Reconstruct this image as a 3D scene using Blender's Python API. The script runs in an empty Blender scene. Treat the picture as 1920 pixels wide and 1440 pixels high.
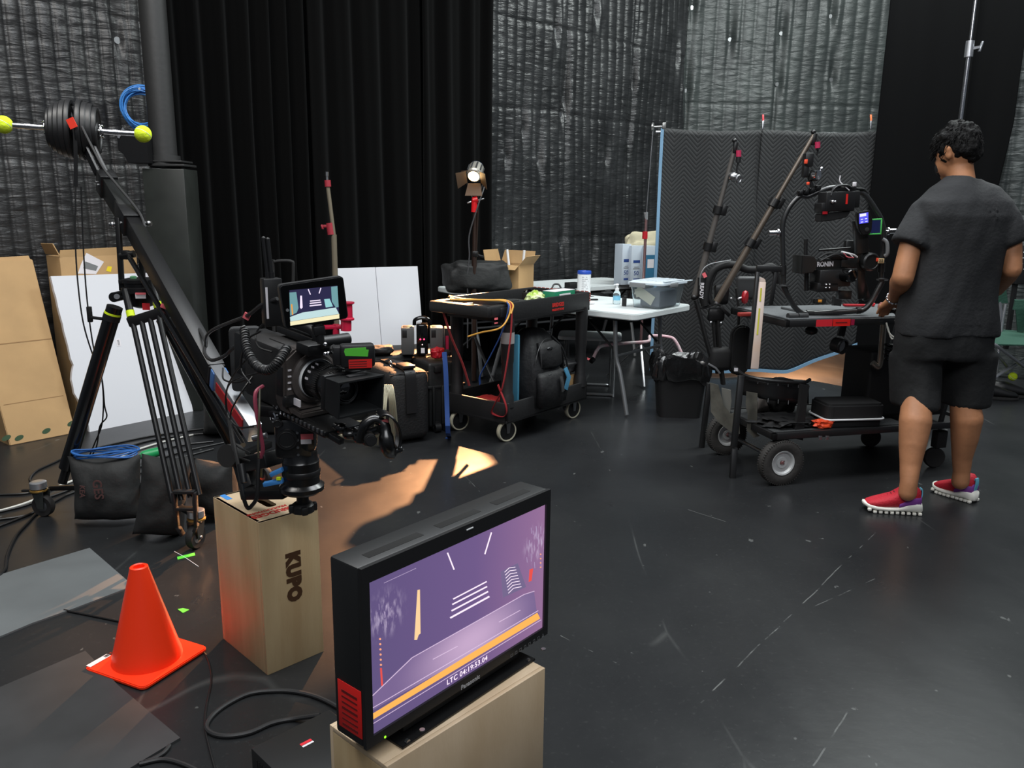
import bpy, bmesh, math, random
from math import sin, cos, pi, radians, sqrt, atan2, exp, tan
from mathutils import Vector as V, Matrix, noise, Euler, Quaternion

# ------------------------------------------------------------ camera, lights, exposure
FPX, PITCH, ROLL, CH = 1504.0, 0.216, 0.0122, 1.441
scn = bpy.context.scene
col = scn.collection
cf = V((0, cos(PITCH), -sin(PITCH))); cr = V((1, 0, 0)); cu = V((0, sin(PITCH), cos(PITCH)))
CR = cr*cos(ROLL) + cu*sin(ROLL); CU = -cr*sin(ROLL) + cu*cos(ROLL)
camd = bpy.data.cameras.new('camera'); cam = bpy.data.objects.new('camera', camd); col.objects.link(cam)
camd.sensor_width = 36; camd.lens = 36*FPX/1920; camd.clip_start = .05; camd.clip_end = 100
cam.matrix_world = Matrix(((CR.x, CU.x, -cf.x, 0), (CR.y, CU.y, -cf.y, 0), (CR.z, CU.z, -cf.z, CH), (0, 0, 0, 1)))
scn.camera = cam
scn.view_settings.view_transform = 'Standard'; scn.view_settings.look = 'None'
scn.view_settings.gamma = 1; scn.view_settings.use_curve_mapping = False
scn.view_settings.exposure = 0.0
world = bpy.data.worlds.new('world'); scn.world = world; world.use_nodes = True
world.node_tree.nodes['Background'].inputs[0].default_value = (.75, .85, 1, 1)
world.node_tree.nodes['Background'].inputs[1].default_value = .10
def area(name, loc, tgt, sx, sy, power, color):
    l = bpy.data.lights.new(name, 'AREA'); l.shape = 'RECTANGLE'; l.size = sx; l.size_y = sy; l.energy = power; l.color = color
    o = bpy.data.objects.new(name, l); col.objects.link(o); o.location = loc
    o.rotation_euler = (V(tgt)-V(loc)).to_track_quat('-Z', 'Y').to_euler(); return o
area('overhead_work_light', (1.0, 3.4, 5.4), (1.0, 3.6, 0), 5, 2.2, 300, (.93, .97, 1))
area('overhead_work_light', (3.6, 6.4, 5.4), (3.2, 8.0, 0), 3, 1.6, 330, (.93, 1, .98))
area('overhead_work_light', (-2.2, 2.2, 5.2), (-2.6, 4.8, 0), 2.5, 1.6, 150, (1, .97, .92))
area('overhead_work_light', (.6, -1.6, 4.6), (0, 3, .6), 4, 1.5, 130, (.95, .97, 1))

def ray(x, y): return cf + CR*((x-960)/FPX) - CU*((y-720)/FPX)
def G(x, y, z=0):                       # the point at height z seen at a pixel
    d = ray(x, y); return V((0, 0, CH)) + d*((z-CH)/d.z)
def W(x, y, Y):                         # the point at distance Y seen at a pixel
    d = ray(x, y); return V((0, 0, CH)) + d*(Y/d.y)

# ------------------------------------------------------------ materials
def lin(c):
    return tuple((x/255/12.92 if x/255 <= .04045 else ((x/255+.055)/1.055)**2.4) for x in c) + (1,)
MATS = {}
def mat(name, rgb, rough=.5, metal=0, bump=0, bs=40, var=0, vs=8, stretch=(1, 1, 1), trans=0, emit=None, es=0, spec=.5, alpha=1, coat=0, sheen=0, rgb2=None):
    if name in MATS: return MATS[name]
    m = bpy.data.materials.new(name); m.use_nodes = True; nt = m.node_tree; b = nt.nodes['Principled BSDF']
    c = lin(rgb); b.inputs['Base Color'].default_value = c; b.inputs['Roughness'].default_value = rough; b.inputs['Metallic'].default_value = metal
    b.inputs['Specular IOR Level'].default_value = spec
    if trans: b.inputs['Transmission Weight'].default_value = trans; b.inputs['IOR'].default_value = 1.12
    if coat: b.inputs['Coat Weight'].default_value = coat
    if sheen: b.inputs['Sheen Weight'].default_value = sheen
    if alpha < 1: b.inputs['Alpha'].default_value = alpha
    if emit: b.inputs['Emission Color'].default_value = lin(emit); b.inputs['Emission Strength'].default_value = es
    if bump or var:
        tc = nt.nodes.new('ShaderNodeTexCoord'); mp = nt.nodes.new('ShaderNodeMapping'); mp.inputs['Scale'].default_value = stretch
        nt.links.new(tc.outputs['Object'], mp.inputs['Vector'])
    if var:
        n = nt.nodes.new('ShaderNodeTexNoise'); n.inputs['Scale'].default_value = vs; n.inputs['Detail'].default_value = 5
        nt.links.new(mp.outputs[0], n.inputs['Vector'])
        r = nt.nodes.new('ShaderNodeValToRGB'); nt.links.new(n.outputs['Fac'], r.inputs[0])
        c2 = lin(rgb2) if rgb2 else tuple(min(1, x*(1+var)) for x in c[:3])+(1,)
        c1 = c if rgb2 else tuple(x*(1-var) for x in c[:3])+(1,)
        r.color_ramp.elements[0].position = .35; r.color_ramp.elements[1].position = .68
        r.color_ramp.elements[0].color = c1; r.color_ramp.elements[1].color = c2
        nt.links.new(r.outputs[0], b.inputs['Base Color'])
    if bump:
        n = nt.nodes.new('ShaderNodeTexNoise'); n.inputs['Scale'].default_value = bs; n.inputs['Detail'].default_value = 4
        nt.links.new(mp.outputs[0], n.inputs['Vector'])
        bp = nt.nodes.new('ShaderNodeBump'); bp.inputs['Strength'].default_value = bump; bp.inputs['Distance'].default_value = .01
        nt.links.new(n.outputs['Fac'], bp.inputs['Height']); nt.links.new(bp.outputs[0], b.inputs['Normal'])
    MATS[name] = m; return m
BLACK = mat('black_plastic', (24, 24, 25), .42)
BLACKM = mat('black_matte', (17, 17, 18), .7)
BMETAL = mat('black_anodised_metal', (15, 15, 16), .38, .0, spec=.5)
GLOSS = mat('black_gloss', (10, 10, 11), .12)
DGREY = mat('dark_grey_plastic', (52, 53, 54), .5)
GREY = mat('grey_plastic', (120, 122, 124), .5)
CHROME = mat('chrome', (215, 215, 218), .18, 1)
STEEL = mat('brushed_steel', (165, 166, 168), .33, 1)
WHITE = mat('white_plastic', (225, 227, 228), .45)
PAPER = mat('paper_white', (226, 222, 224), .8)
RED = mat('red_paint', (170, 22, 34), .4)
REDTAPE = mat('red_tape', (214, 40, 52), .5)
ORTAPE = mat('orange_tape', (250, 84, 52), .6)
BLUETAPE = mat('blue_tape', (62, 134, 205), .6)
YTAPE = mat('yellow_green_tape', (214, 240, 30), .6)
GTAPE = mat('green_tape', (92, 205, 60), .6)
RUBBER = mat('black_rubber', (26, 25, 25), .75)
CABLE = mat('black_cable', (20, 20, 21), .45)
FABRIC = mat('black_fabric', (22, 22, 24), .85, bump=.3, bs=120)
NYLON = mat('black_nylon', (19, 19, 21), .62, bump=.5, bs=22, spec=.35)
PINKT = mat('pink_tape', (235, 110, 118), .6)

# ------------------------------------------------------------ mesh builder
def frame(o, ex, ey):
    ex = V(ex).normalized(); ez = ex.cross(V(ey)).normalized(); ey = ez.cross(ex)
    return Matrix(((ex.x, ey.x, ez.x, o[0]), (ex.y, ey.y, ez.y, o[1]), (ex.z, ey.z, ez.z, o[2]), (0, 0, 0, 1)))
def rz(a): return Matrix.Rotation(a, 4, 'Z')
def rx(a): return Matrix.Rotation(a, 4, 'X')
def ry(a): return Matrix.Rotation(a, 4, 'Y')
def tr(x, y=0, z=0):
    return Matrix.Translation(V((x, y, z)) if not hasattr(x, '__len__') else V(x))
class M:
    def __init__(s, X=None): s.v = []; s.f = []; s.mi = []; s.X = X or Matrix()
    def add(s, vs, fs, mi=0, X=None):
        T = s.X @ X if X is not None else s.X
        o = len(s.v); s.v += [T @ V(p) for p in vs]; s.f += [tuple(i+o for i in f) for f in fs]; s.mi += [mi]*len(fs); return s
    def bm(s, bm, mi=0, X=None):
        bm.verts.index_update(); s.add([v.co.copy() for v in bm.verts], [[v.index for v in f.verts] for f in bm.faces], mi, X); bm.free(); return s
    def box(s, c, size, bev=0, mi=0, X=None, seg=2):
        bm = bmesh.new(); bmesh.ops.create_cube(bm, size=1)
        for v in bm.verts: v.co = V((v.co.x*size[0], v.co.y*size[1], v.co.z*size[2]))
        if bev: bmesh.ops.bevel(bm, geom=bm.edges[:], offset=min(bev, min(size)*.49), segments=seg, affect='EDGES', profile=.5)
        T = tr(*c); T = X @ T if X is not None else T
        return s.bm(bm, mi, T)
    def cyl(s, p0, p1, r0, r1=None, n=20, caps=True, mi=0, bev=0):
        p0 = V(p0); p1 = V(p1); r1 = r0 if r1 is None else r1; L = (p1-p0).length
        prof = [(r0, 0), (r1, L)]
        if bev: prof = [(r0-bev, 0), (r0, bev), (r1, L-bev), (r1-bev, L)]
        return s.lathe(prof, p0, p1-p0, n, caps, mi)
    def lathe(s, prof, o, axis, n=24, caps=True, mi=0):
        q = V(axis).normalized().to_track_quat('Z', 'Y').to_matrix().to_4x4(); T = tr(V(o)) @ q
        vs = []; fs = []
        for (r, z) in prof:
            for i in range(n): a = 2*pi*i/n; vs.append((r*cos(a), r*sin(a), z))
        for k in range(len(prof)-1):
            for i in range(n):
                j = (i+1) % n; fs.append((k*n+i, k*n+j, (k+1)*n+j, (k+1)*n+i))
        if caps:
            fs.append(tuple(reversed(range(n)))); fs.append(tuple((len(prof)-1)*n+i for i in range(n)))
        return s.add(vs, fs, mi, T)
    def tube(s, pts, r, n=8, mi=0, closed=False, smooth=0, flat=None):
        pts = [V(p) for p in pts]
        if smooth: pts = spline(pts, smooth, closed)
        rs = r if isinstance(r, (list, tuple)) else [r]*len(pts)
        if len(rs) != len(pts): rs = [rs[min(len(rs)-1, int(i*len(rs)/len(pts)))] for i in range(len(pts))]
        vs = []; fs = []; N = len(pts); prev = None
        for k, p in enumerate(pts):
            a = pts[(k-1) % N] if (k or closed) else p; b = pts[(k+1) % N] if (k < N-1 or closed) else p
            t = (b-a); t = t.normalized() if t.length > 1e-9 else V((0, 0, 1))
            if prev is None:
                u = t.cross(V((0, 0, 1)));  u = t.cross(V((0, 1, 0))) if u.length < .05 else u
            else: u = prev - t*prev.dot(t)
            u.normalize(); prev = u; w = t.cross(u)
            for i in range(n):
                an = 2*pi*(i+.5)/n; vs.append(p + u*(cos(an)*rs[k]*(flat[0] if flat else 1)) + w*(sin(an)*rs[k]*(flat[1] if flat else 1)))
        for k in range(N if closed else N-1):
            for i in range(n):
                j = (i+1) % n; k2 = (k+1) % N; fs.append((k*n+i, k*n+j, k2*n+j, k2*n+i))
        if not closed: fs.append(tuple(reversed(range(n)))); fs.append(tuple((N-1)*n+i for i in range(n)))
        return s.add(vs, fs, mi)
    def sph(s, c, r, sc=(1, 1, 1), n=16, mi=0, X=None):
        bm = bmesh.new(); bmesh.ops.create_uvsphere(bm, u_segments=n, v_segments=max(6, n*2//3), radius=r)
        T = tr(*c) @ Matrix.Diagonal((*sc, 1)); T = X @ T if X is not None else T
        return s.bm(bm, mi, T)
    def torus(s, c, axis, R, r, n=28, k=10, mi=0):
        q = V(axis).normalized().to_track_quat('Z', 'Y').to_matrix(); c = V(c)
        return s.tube([c + q @ V((R*cos(2*pi*i/n), R*sin(2*pi*i/n), 0)) for i in range(n)], r, k, mi, closed=True)
    def bar(s, p0, p1, w, h, up=(0, 0, 1), bev=0, mi=0, ext=0):       # rectangular bar from p0 to p1, w across, h along up
        p0 = V(p0); p1 = V(p1); d = p1-p0; L = d.length; X = frame((p0+p1)/2, d, V(up).cross(d))
        return s.box((0, 0, 0), (L+ext, w, h), bev, mi, X)
    def prism(s, poly, d, X=None, mi=0, bev=0):      # polygon in local xy, extruded along +z by d
        bm = bmesh.new(); f = bm.faces.new([bm.verts.new((p[0], p[1], 0)) for p in poly])
        r = bmesh.ops.extrude_face_region(bm, geom=[f])
        bmesh.ops.translate(bm, verts=[g for g in r['geom'] if isinstance(g, bmesh.types.BMVert)], vec=(0, 0, d))
        bmesh.ops.recalc_face_normals(bm, faces=bm.faces[:])
        if bev: bmesh.ops.bevel(bm, geom=bm.edges[:], offset=bev, segments=2, affect='EDGES')
        return s.bm(bm, mi, X)
    def hull(s, a, b, mi=0):          # loft between two closed loops of world points, capped
        n = len(a); fs = [(i, (i+1) % n, n+(i+1) % n, n+i) for i in range(n)] + [tuple(reversed(range(n))), tuple(range(n, 2*n))]
        return s.add(list(a)+list(b), fs, mi)
    def loft(s, rings, mi=0, caps=True):
        n = len(rings[0]); vs = [p for r in rings for p in r]; fs = []
        for k in range(len(rings)-1):
            for i in range(n): fs.append((k*n+i, k*n+(i+1) % n, (k+1)*n+(i+1) % n, (k+1)*n+i))
        if caps: fs += [tuple(reversed(range(n))), tuple((len(rings)-1)*n+i for i in range(n))]
        return s.add(vs, fs, mi)
    def grid(s, fn, nu, nv, mi=0):
        vs = [fn(i/nu, j/nv) for j in range(nv+1) for i in range(nu+1)]
        fs = [(j*(nu+1)+i, j*(nu+1)+i+1, (j+1)*(nu+1)+i+1, (j+1)*(nu+1)+i) for j in range(nv) for i in range(nu)]
        return s.add(vs, fs, mi)
    def ribbon(s, pts, w, t=.002, side=None, mi=0, smooth=0):
        pts = [V(p) for p in pts]
        if smooth: pts = spline(pts, smooth)
        rings = []
        for k, p in enumerate(pts):
            d = (pts[min(k+1, len(pts)-1)]-pts[max(k-1, 0)]).normalized()
            sd = V(side) if side else d.cross(V((0, 0, 1)))
            sd = (sd - d*sd.dot(d)); sd.normalize(); nn = d.cross(sd)
            rings.append([p+sd*w/2+nn*t/2, p+sd*w/2-nn*t/2, p-sd*w/2-nn*t/2, p-sd*w/2+nn*t/2])
        return s.loft(rings, mi)
def spline(pts, k, closed=False):
    N = len(pts); out = []
    for i in range(N if closed else N-1):
        p0 = pts[(i-1) % N] if (closed or i) else pts[0]*2-pts[1]; p1 = pts[i]; p2 = pts[(i+1) % N]
        p3 = pts[(i+2) % N] if (closed or i < N-2) else p2*2-p1
        for j in range(k):
            t = j/k; out.append(.5*((2*p1)+(p2-p0)*t+(2*p0-5*p1+4*p2-p3)*t*t+(3*p1-p0-3*p2+p3)*t**3))
    if not closed: out.append(pts[-1])
    return out
def rrect(w, h, r, n=4, cx=0, cy=0):
    o = []
    for (sx, sy, a0) in ((1, 1, 0), (-1, 1, 90), (-1, -1, 180), (1, -1, 270)):
        for i in range(n+1):
            a = radians(a0+90*i/n); o.append((cx+sx*(w/2-r)+r*cos(a), cy+sy*(h/2-r)+r*sin(a)))
    return o
WM = {}
def mk(name, m, mats, parent=None, kind=None, label=None, ang=35, world=True, origin=None):
    me = bpy.data.meshes.new(name); vs = m.v
    if parent is not None and world:
        inv = WM[parent].inverted(); vs = [inv @ p for p in vs]; wm = WM[parent]
    elif parent is not None: wm = WM[parent]
    else:
        o = origin
        if o is None:
            n = max(1, len(vs)); lo = min(p.z for p in vs); o = V((sum(p.x for p in vs)/n, sum(p.y for p in vs)/n, lo))
        vs = [p-V(o) for p in vs]; wm = tr(V(o))
    me.from_pydata([tuple(p) for p in vs], [], m.f); me.validate()
    if not isinstance(mats, (list, tuple)): mats = [mats]
    for x in mats: me.materials.append(x)
    if len(me.polygons) == len(m.mi): me.polygons.foreach_set('material_index', m.mi)
    me.polygons.foreach_set('use_smooth', [True]*len(me.polygons))
    me.set_sharp_from_angle(angle=radians(ang)) if hasattr(me, 'set_sharp_from_angle') else None
    ob = bpy.data.objects.new(name, me); col.objects.link(ob)
    if parent is not None: ob.parent = parent
    else: ob.location = o
    WM[ob] = wm
    if kind: ob['kind'] = kind
    if label: ob['label'] = label
    return ob
def thing(name, label, cat, loc=(0, 0, 0), a=0, group=None, X=None):
    e = bpy.data.objects.new(name, None); col.objects.link(e); e.empty_display_size = .05
    Mx = X if X is not None else tr(V(loc)) @ rz(a)
    e.matrix_world = Mx; WM[e] = Mx; e['label'] = label; e['category'] = cat
    if group: e['group'] = group
    return e
def tag(o, label, cat, group=None):
    o['label'] = label; o['category'] = cat
    if group: o['group'] = group
    return o
def dup(root, label, X=None, group=None):
    r = root.copy(); col.objects.link(r); Mx = X if X is not None else WM[root]; r.matrix_world = Mx; WM[r] = Mx; r['label'] = label
    if group: r['group'] = group
    def rec(src, dst):
        for ch in list(src.children):
            c = ch.copy(); col.objects.link(c); c.parent = dst; WM[c] = Mx; rec(ch, c)
    rec(root, r); return r
def text(name, s, X, size, m, parent=None, bold=0, ext=.0006, align='CENTER', sx=1, world=True, space=1):
    cu_ = bpy.data.curves.new('t', 'FONT'); cu_.body = s; cu_.size = size; cu_.extrude = ext; cu_.offset = bold; cu_.align_x = align; cu_.align_y = 'CENTER'; cu_.space_character = space
    cu_.resolution_u = 3
    ob = bpy.data.objects.new('t', cu_); col.objects.link(ob); dg = bpy.context.evaluated_depsgraph_get(); dg.update()
    me = bpy.data.meshes.new_from_object(ob.evaluated_get(dg)); bpy.data.objects.remove(ob); bpy.data.curves.remove(cu_)
    q = M(X); q.add([V((v.co.x*sx, v.co.y, v.co.z)) for v in me.vertices], [tuple(p.vertices) for p in me.polygons]); bpy.data.meshes.remove(me)
    return mk(name, q, m, parent, world=world)
def remesh(ob, vox, smooth=2, fac=.5):
    md = ob.modifiers.new('r', 'REMESH'); md.mode = 'VOXEL'; md.voxel_size = vox; md.use_smooth_shade = True
    if smooth: sm = ob.modifiers.new('s', 'SMOOTH'); sm.iterations = smooth; sm.factor = fac
    dg = bpy.context.evaluated_depsgraph_get(); dg.update()
    me = bpy.data.meshes.new_from_object(ob.evaluated_get(dg)); old = ob.data
    ob.modifiers.clear(); mats = [x for x in old.materials]; ob.data = me; me.materials.clear()
    for x in mats: me.materials.append(x)
    me.polygons.foreach_set('use_smooth', [True]*len(me.polygons)); bpy.data.meshes.remove(old); return ob
rnd = random.Random(7)
# ------------------------------------------------------------ the setting
def floor_mat():
    m = bpy.data.materials.new('scuffed_black_dance_floor'); m.use_nodes = True; nt = m.node_tree; b = nt.nodes['Principled BSDF']; L = nt.links
    tc = nt.nodes.new('ShaderNodeTexCoord')
    def noi(scale, det, st=(1, 1, 1)):
        mp = nt.nodes.new('ShaderNodeMapping'); mp.inputs['Scale'].default_value = st; L.new(tc.outputs['Object'], mp.inputs[0])
        n = nt.nodes.new('ShaderNodeTexNoise'); n.inputs['Scale'].default_value = scale; n.inputs['Detail'].default_value = det; L.new(mp.outputs[0], n.inputs['Vector']); return n.outputs['Fac']
    def ramp(src, a, bb, ca, cb):
        r = nt.nodes.new('ShaderNodeValToRGB'); r.color_ramp.elements[0].position = a; r.color_ramp.elements[1].position = bb
        r.color_ramp.elements[0].color = ca; r.color_ramp.elements[1].color = cb; L.new(src, r.inputs[0]); return r.outputs[0]
    base = ramp(noi(1.1, 6), .3, .7, lin((27, 28, 30)), lin((39, 40, 41)))
    fine = ramp(noi(60, 8), .6, .85, (0, 0, 0, 1), (.12, .12, .12, 1))
    v = nt.nodes.new('ShaderNodeTexVoronoi'); v.feature = 'DISTANCE_TO_EDGE'; v.inputs['Scale'].default_value = .9
    mpv = nt.nodes.new('ShaderNodeMapping'); mpv.inputs['Rotation'].default_value = (0, 0, .6); mpv.inputs['Scale'].default_value = (1, .25, 1); L.new(tc.outputs['Object'], mpv.inputs[0])
    nn = nt.nodes.new('ShaderNodeTexNoise'); nn.inputs['Scale'].default_value = 2; L.new(mpv.outputs[0], nn.inputs['Vector'])
    mx0 = nt.nodes.new('ShaderNodeMixRGB'); mx0.inputs[0].default_value = .12; L.new(mpv.outputs[0], mx0.inputs[1]); L.new(nn.outputs['Color'], mx0.inputs[2]); L.new(mx0.outputs[0], v.inputs['Vector'])
    scr = ramp(v.outputs['Distance'], .0015, .004, (.2, .2, .2, 1), (0, 0, 0, 1))
    msk = ramp(noi(1.7, 4), .5, .62, (0, 0, 0, 1), (1, 1, 1, 1))
    mm = nt.nodes.new('ShaderNodeMixRGB'); mm.blend_type = 'MULTIPLY'; mm.inputs[0].default_value = 1; L.new(scr, mm.inputs[1]); L.new(msk, mm.inputs[2])
    ad = nt.nodes.new('ShaderNodeMixRGB'); ad.blend_type = 'ADD'; ad.inputs[0].default_value = 1; L.new(mm.outputs[0], ad.inputs[1]); L.new(fine, ad.inputs[2])
    spots = ramp(noi(19, 5, (1, .6, 1)), .70, .725, (0, 0, 0, 1), (.38, .38, .38, 1))
    ad2 = nt.nodes.new('ShaderNodeMixRGB'); ad2.blend_type = 'ADD'; ad2.inputs[0].default_value = 1; L.new(ad.outputs[0], ad2.inputs[1]); L.new(spots, ad2.inputs[2])
    last = ad2.outputs[0]
    def mth(op, a, bb=None, cc=None):
        n = nt.nodes.new('ShaderNodeMath'); n.operation = op
        for i, v_ in enumerate((a, bb, cc)):
            if v_ is None: continue
            if isinstance(v_, (int, float)): n.inputs[i].default_value = v_
            else: L.new(v_, n.inputs[i])
        return n.outputs[0]
    sp = nt.nodes.new('ShaderNodeSeparateXYZ'); L.new(tc.outputs['Object'], sp.inputs[0]); brk = ramp(noi(9, 6), .47, .56, (0, 0, 0, 1), (1, 1, 1, 1)); wob = mth('MULTIPLY', mth('SUBTRACT', noi(3, 3), .5), .03)
    for (pa, pb, wd, k) in (((1314, 1318), (1647, 993), .0022, .55), ((1050, 1192), (1156, 1243), .0018, .6), ((1525, 1436), (1594, 1329), .0022, .4), ((870, 890), (1000, 1030), .0016, .45), ((1520, 1140), (1640, 1085), .0022, .35), ((1290, 955), (1360, 978), .002, .4)):      # long scratches in the vinyl
        a = G(*pa); e = G(*pb); d = e-a; ln_ = d.length; d.normalize()
        al = mth('ADD', mth('MULTIPLY', mth('SUBTRACT', sp.outputs['X'], a.x), d.x), mth('MULTIPLY', mth('SUBTRACT', sp.outputs['Y'], a.y), d.y))
        ac = mth('ABSOLUTE', mth('ADD', wob, mth('SUBTRACT', mth('MULTIPLY', mth('SUBTRACT', sp.outputs['X'], a.x), d.y), mth('MULTIPLY', mth('SUBTRACT', sp.outputs['Y'], a.y), d.x))))
        inn = mth('MULTIPLY', mth('GREATER_THAN', al, 0.0), mth('LESS_THAN', al, ln_)); m_ = mth('MULTIPLY', mth('MULTIPLY', mth('LESS_THAN', ac, wd), inn), mth('MULTIPLY', brk, k)); last = mth('ADD', last, m_)
    mx = nt.nodes.new('ShaderNodeMixRGB'); L.new(last, mx.inputs[0]); L.new(base, mx.inputs[1]); mx.inputs[2].default_value = lin((120, 122, 120))
    L.new(mx.outputs[0], b.inputs['Base Color'])
    rr = ramp(noi(1.6, 6, (1, .5, 1)), .3, .7, (.24, .24, .24, 1), (.40, .40, .40, 1)); L.new(rr, b.inputs['Roughness'])
    bp = nt.nodes.new('ShaderNodeBump'); bp.inputs['Strength'].default_value = .12; bp.inputs['Distance'].default_value = .004; L.new(noi(14, 6), bp.inputs['Height']); L.new(bp.outputs[0], b.inputs['Normal'])
    b.inputs['Specular IOR Level'].default_value = .34
    return m
FLOORM = floor_mat()
q = M(); q.box((0, 5, -.05), (16, 18, .1)); mk('floor', q, FLOORM, kind='structure', origin=(0, 0, 0))

def qmat(name, c1, c2, rough):
    m = mat(name, c1, rough, var=.01, vs=3, stretch=(1, 1, 1), rgb2=c2, bump=0)
    nt = m.node_tree; b = nt.nodes['Principled BSDF']; L = nt.links
    tc = nt.nodes.new('ShaderNodeTexCoord'); mp = nt.nodes.new('ShaderNodeMapping'); mp.inputs['Scale'].default_value = (3.2, 3.2, 15); L.new(tc.outputs['Object'], mp.inputs[0])
    n = nt.nodes.new('ShaderNodeTexNoise'); n.inputs['Scale'].default_value = 1.6; n.inputs['Detail'].default_value = 5; n.inputs['Distortion'].default_value = .6; L.new(mp.outputs[0], n.inputs['Vector'])
    bp = nt.nodes.new('ShaderNodeBump'); bp.inputs['Strength'].default_value = .6; bp.inputs['Distance'].default_value = .02; L.new(n.outputs['Fac'], bp.inputs['Height']); L.new(bp.outputs[0], b.inputs['Normal'])
    return m
QL = qmat('quilted_blanket_left', (36, 36, 37), (52, 52, 52), .38)
QB = qmat('quilted_blanket_back', (30, 31, 32), (46, 47, 48), .36)
QF = qmat('quilted_blanket_far', (46, 50, 50), (62, 67, 66), .45)
def quilt(name, A, B, z0, z1, s, m, tacks, hems, seams=(), seed=0, bottom=None, amp=.016):
    A = V((*A, 0)); B = V((*B, 0)); L = (B-A).length; d = (B-A)/L; n = V((d.y, -d.x, 0))
    nu = int(L/s*9); nv = int((z1-z0)/.022)
    def pos(u, z, off=0):
        du = .02*noise.noise(V((u*.8+seed, z*.9, 3))); ph = (u+du)/s
        fr = ph-math.floor(ph); h = amp*(1.9 if seed == 2 else 1.0)*max(0, 1-(2*fr-1)**2)**.5 + (.03 if seed == 2 else .055)*noise.noise(V((u*1.1, z*.7, seed))) + .007*noise.noise(V((u*9, z*26, seed+5)))*abs(sin(pi*ph)) + .004*noise.noise(V((u*5+seed, z*60, 1)))
        for zh in hems:
            zz = z-zh-.03*noise.noise(V((u*1.2, seed, zh)))
            h -= .014*exp(-(zz/.013)**2)
        for us in seams: h -= .03*exp(-((u-us-.02*sin(z*3))/.018)**2)
        for (tu, tz) in tacks:
            a = abs(u-tu); c = z-tz
            if a < .3 and abs(c) < .8:
                h -= .065*exp(-(a/(.035+.06*max(0, c)))**2)*exp(-abs(c)/(.30 if c > 0 else .12)) - .018*exp(-((a-.07)/.03)**2)*exp(-abs(c)/.15)
        return A + d*u + V((0, 0, z)) + n*(h+off)
    def fn(i, j):
        u = i*L; zb = z0 + (bottom(u) if bottom else 0); return pos(u, zb+(z1-zb)*j)
    q = M(); q.grid(fn, nu, nv); o = mk(name, q, m, kind='structure', ang=180, origin=A)
    sol = o.modifiers.new('t', 'SOLIDIFY'); sol.thickness = .02; sol.offset = -1
    for (tu, tz) in tacks:
        p = pos(tu, tz, .012); w = M(); w.lathe([(.001, .008), (.024, .008), (.028, 0)], p, n, 12); mk('washer', w, STEEL, o)
    return o
# left wall: blankets run from beyond the left frame edge to the column
def wallhit(A, B, px, py):
    A = V((*A, 0)); B = V((*B, 0)); d = (B-A).normalized(); n = V((d.y, -d.x, 0)); r = ray(px, py); C = V((0, 0, CH))
    t = (A-C).dot(n)/r.dot(n); p = C+r*t; return (p-A).dot(d), p.z
LA, LB = (-4.2, 4.35), (-2.5, 6.42)
quilt('wall_left', LA, LB, 0, 3.9, .098, QL, [wallhit(LA, LB, 222, 75), (.35, 1.5)], [wallhit(LA, LB, 60, 5)[1], wallhit(LA, LB, 60, 300)[1], .62], seed=2)
BA, BB = (-.34, 7.76), (2.0, 10.04)
tk = [wallhit(BA, BB, *p) for p in ((1042, 57), (1063, 187), (952, 290), (1012, 300), (1138, 298), (1055, 215), (1120, 20), (1187, 150), (1180, 262), (1268, 110), (1284, 168), (1050, 460), (1110, 480), (985, 235))]
quilt('wall_back', BA, BB, .28, 4.6, .122, QB, tk, [wallhit(BA, BB, 930, 197)[1], wallhit(BA, BB, 930, 25)[1], wallhit(BA, BB, 930, 450)[1]],
      seams=(wallhit(BA, BB, 1065, 100)[0], wallhit(BA, BB, 1190, 100)[0]), seed=9, bottom=lambda u: .10*noise.noise(V((u*1.5, 0, 4)))+.03*noise.noise(V((u*7, 0, 4))), amp=.022)
q = M(); q.box((0, 0, 0), (7, .05, 5), X=tr(.2, 9.0, 2.5) @ rz(atan2(BB[1]-BA[1], BB[0]-BA[0])) @ tr(0, .25, 0)); mk('wall_back_1', q, BLACKM, kind='structure')
FA, FB = (1.9, 10.04), (4.9, 10.25)
tk = [wallhit(FA, FB, *p) for p in ((1300, 12), (1372, 72), (1466, 62), (1559, 30), (1560, 149), (1458, 158), (1290, 168))]
quilt('wall_far', FA, FB, 0, 4.6, .15, QF, tk, [wallhit(FA, FB, 1400, 195)[1]], seams=(wallhit(FA, FB, 1290, 100)[0], wallhit(FA, FB, 1455, 100)[0]), seed=14, amp=.02)
RA, RB = (3.85, 7.4), (5.4, 6.6)
tk = [wallhit(RA, RB, *p) for p in ((1886, 170), (1864, 260), (1873, 295), (1905, 60))]
quilt('wall_right', RA, RB, 0, 4.2, .12, QF, tk, [wallhit(RA, RB, 1900, 400)[1]], seed=21, amp=.02)
# the steel column with its boxed base, cable coil and junction box
q = M(); c0 = W(272, 0, 5.65); q.cyl((c0.x+.045, 5.65, 1.68), (c0.x+.045, 5.65, 4.2), .085, n=32); 
COLM = mat('painted_steel_column', (38, 38, 38), .55, bump=.1, bs=30)
CASEM = mat('dark_column_casing', (33, 36, 33), .45, var=.25, vs=5)
o = mk('trim_1', q, COLM, kind='structure')
cb = (c0.x+.075, 5.66)
q = M(); q.box((cb[0], cb[1], .835), (.28, .24, 1.67), .006); mk('trim_2', q, CASEM, kind='structure')
q = M(); q.box((cb[0]+.02, cb[1], 1.695), (.24, .22, .015), .002); q.box((cb[0]+.02, cb[1], 1.72), (.2, .2, .012), .002); q.cyl((cb[0]-.03, cb[1], 1.68), (cb[0]-.03, cb[1], 1.76), .1); mk('column_collar', q, COLM, o)
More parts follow.
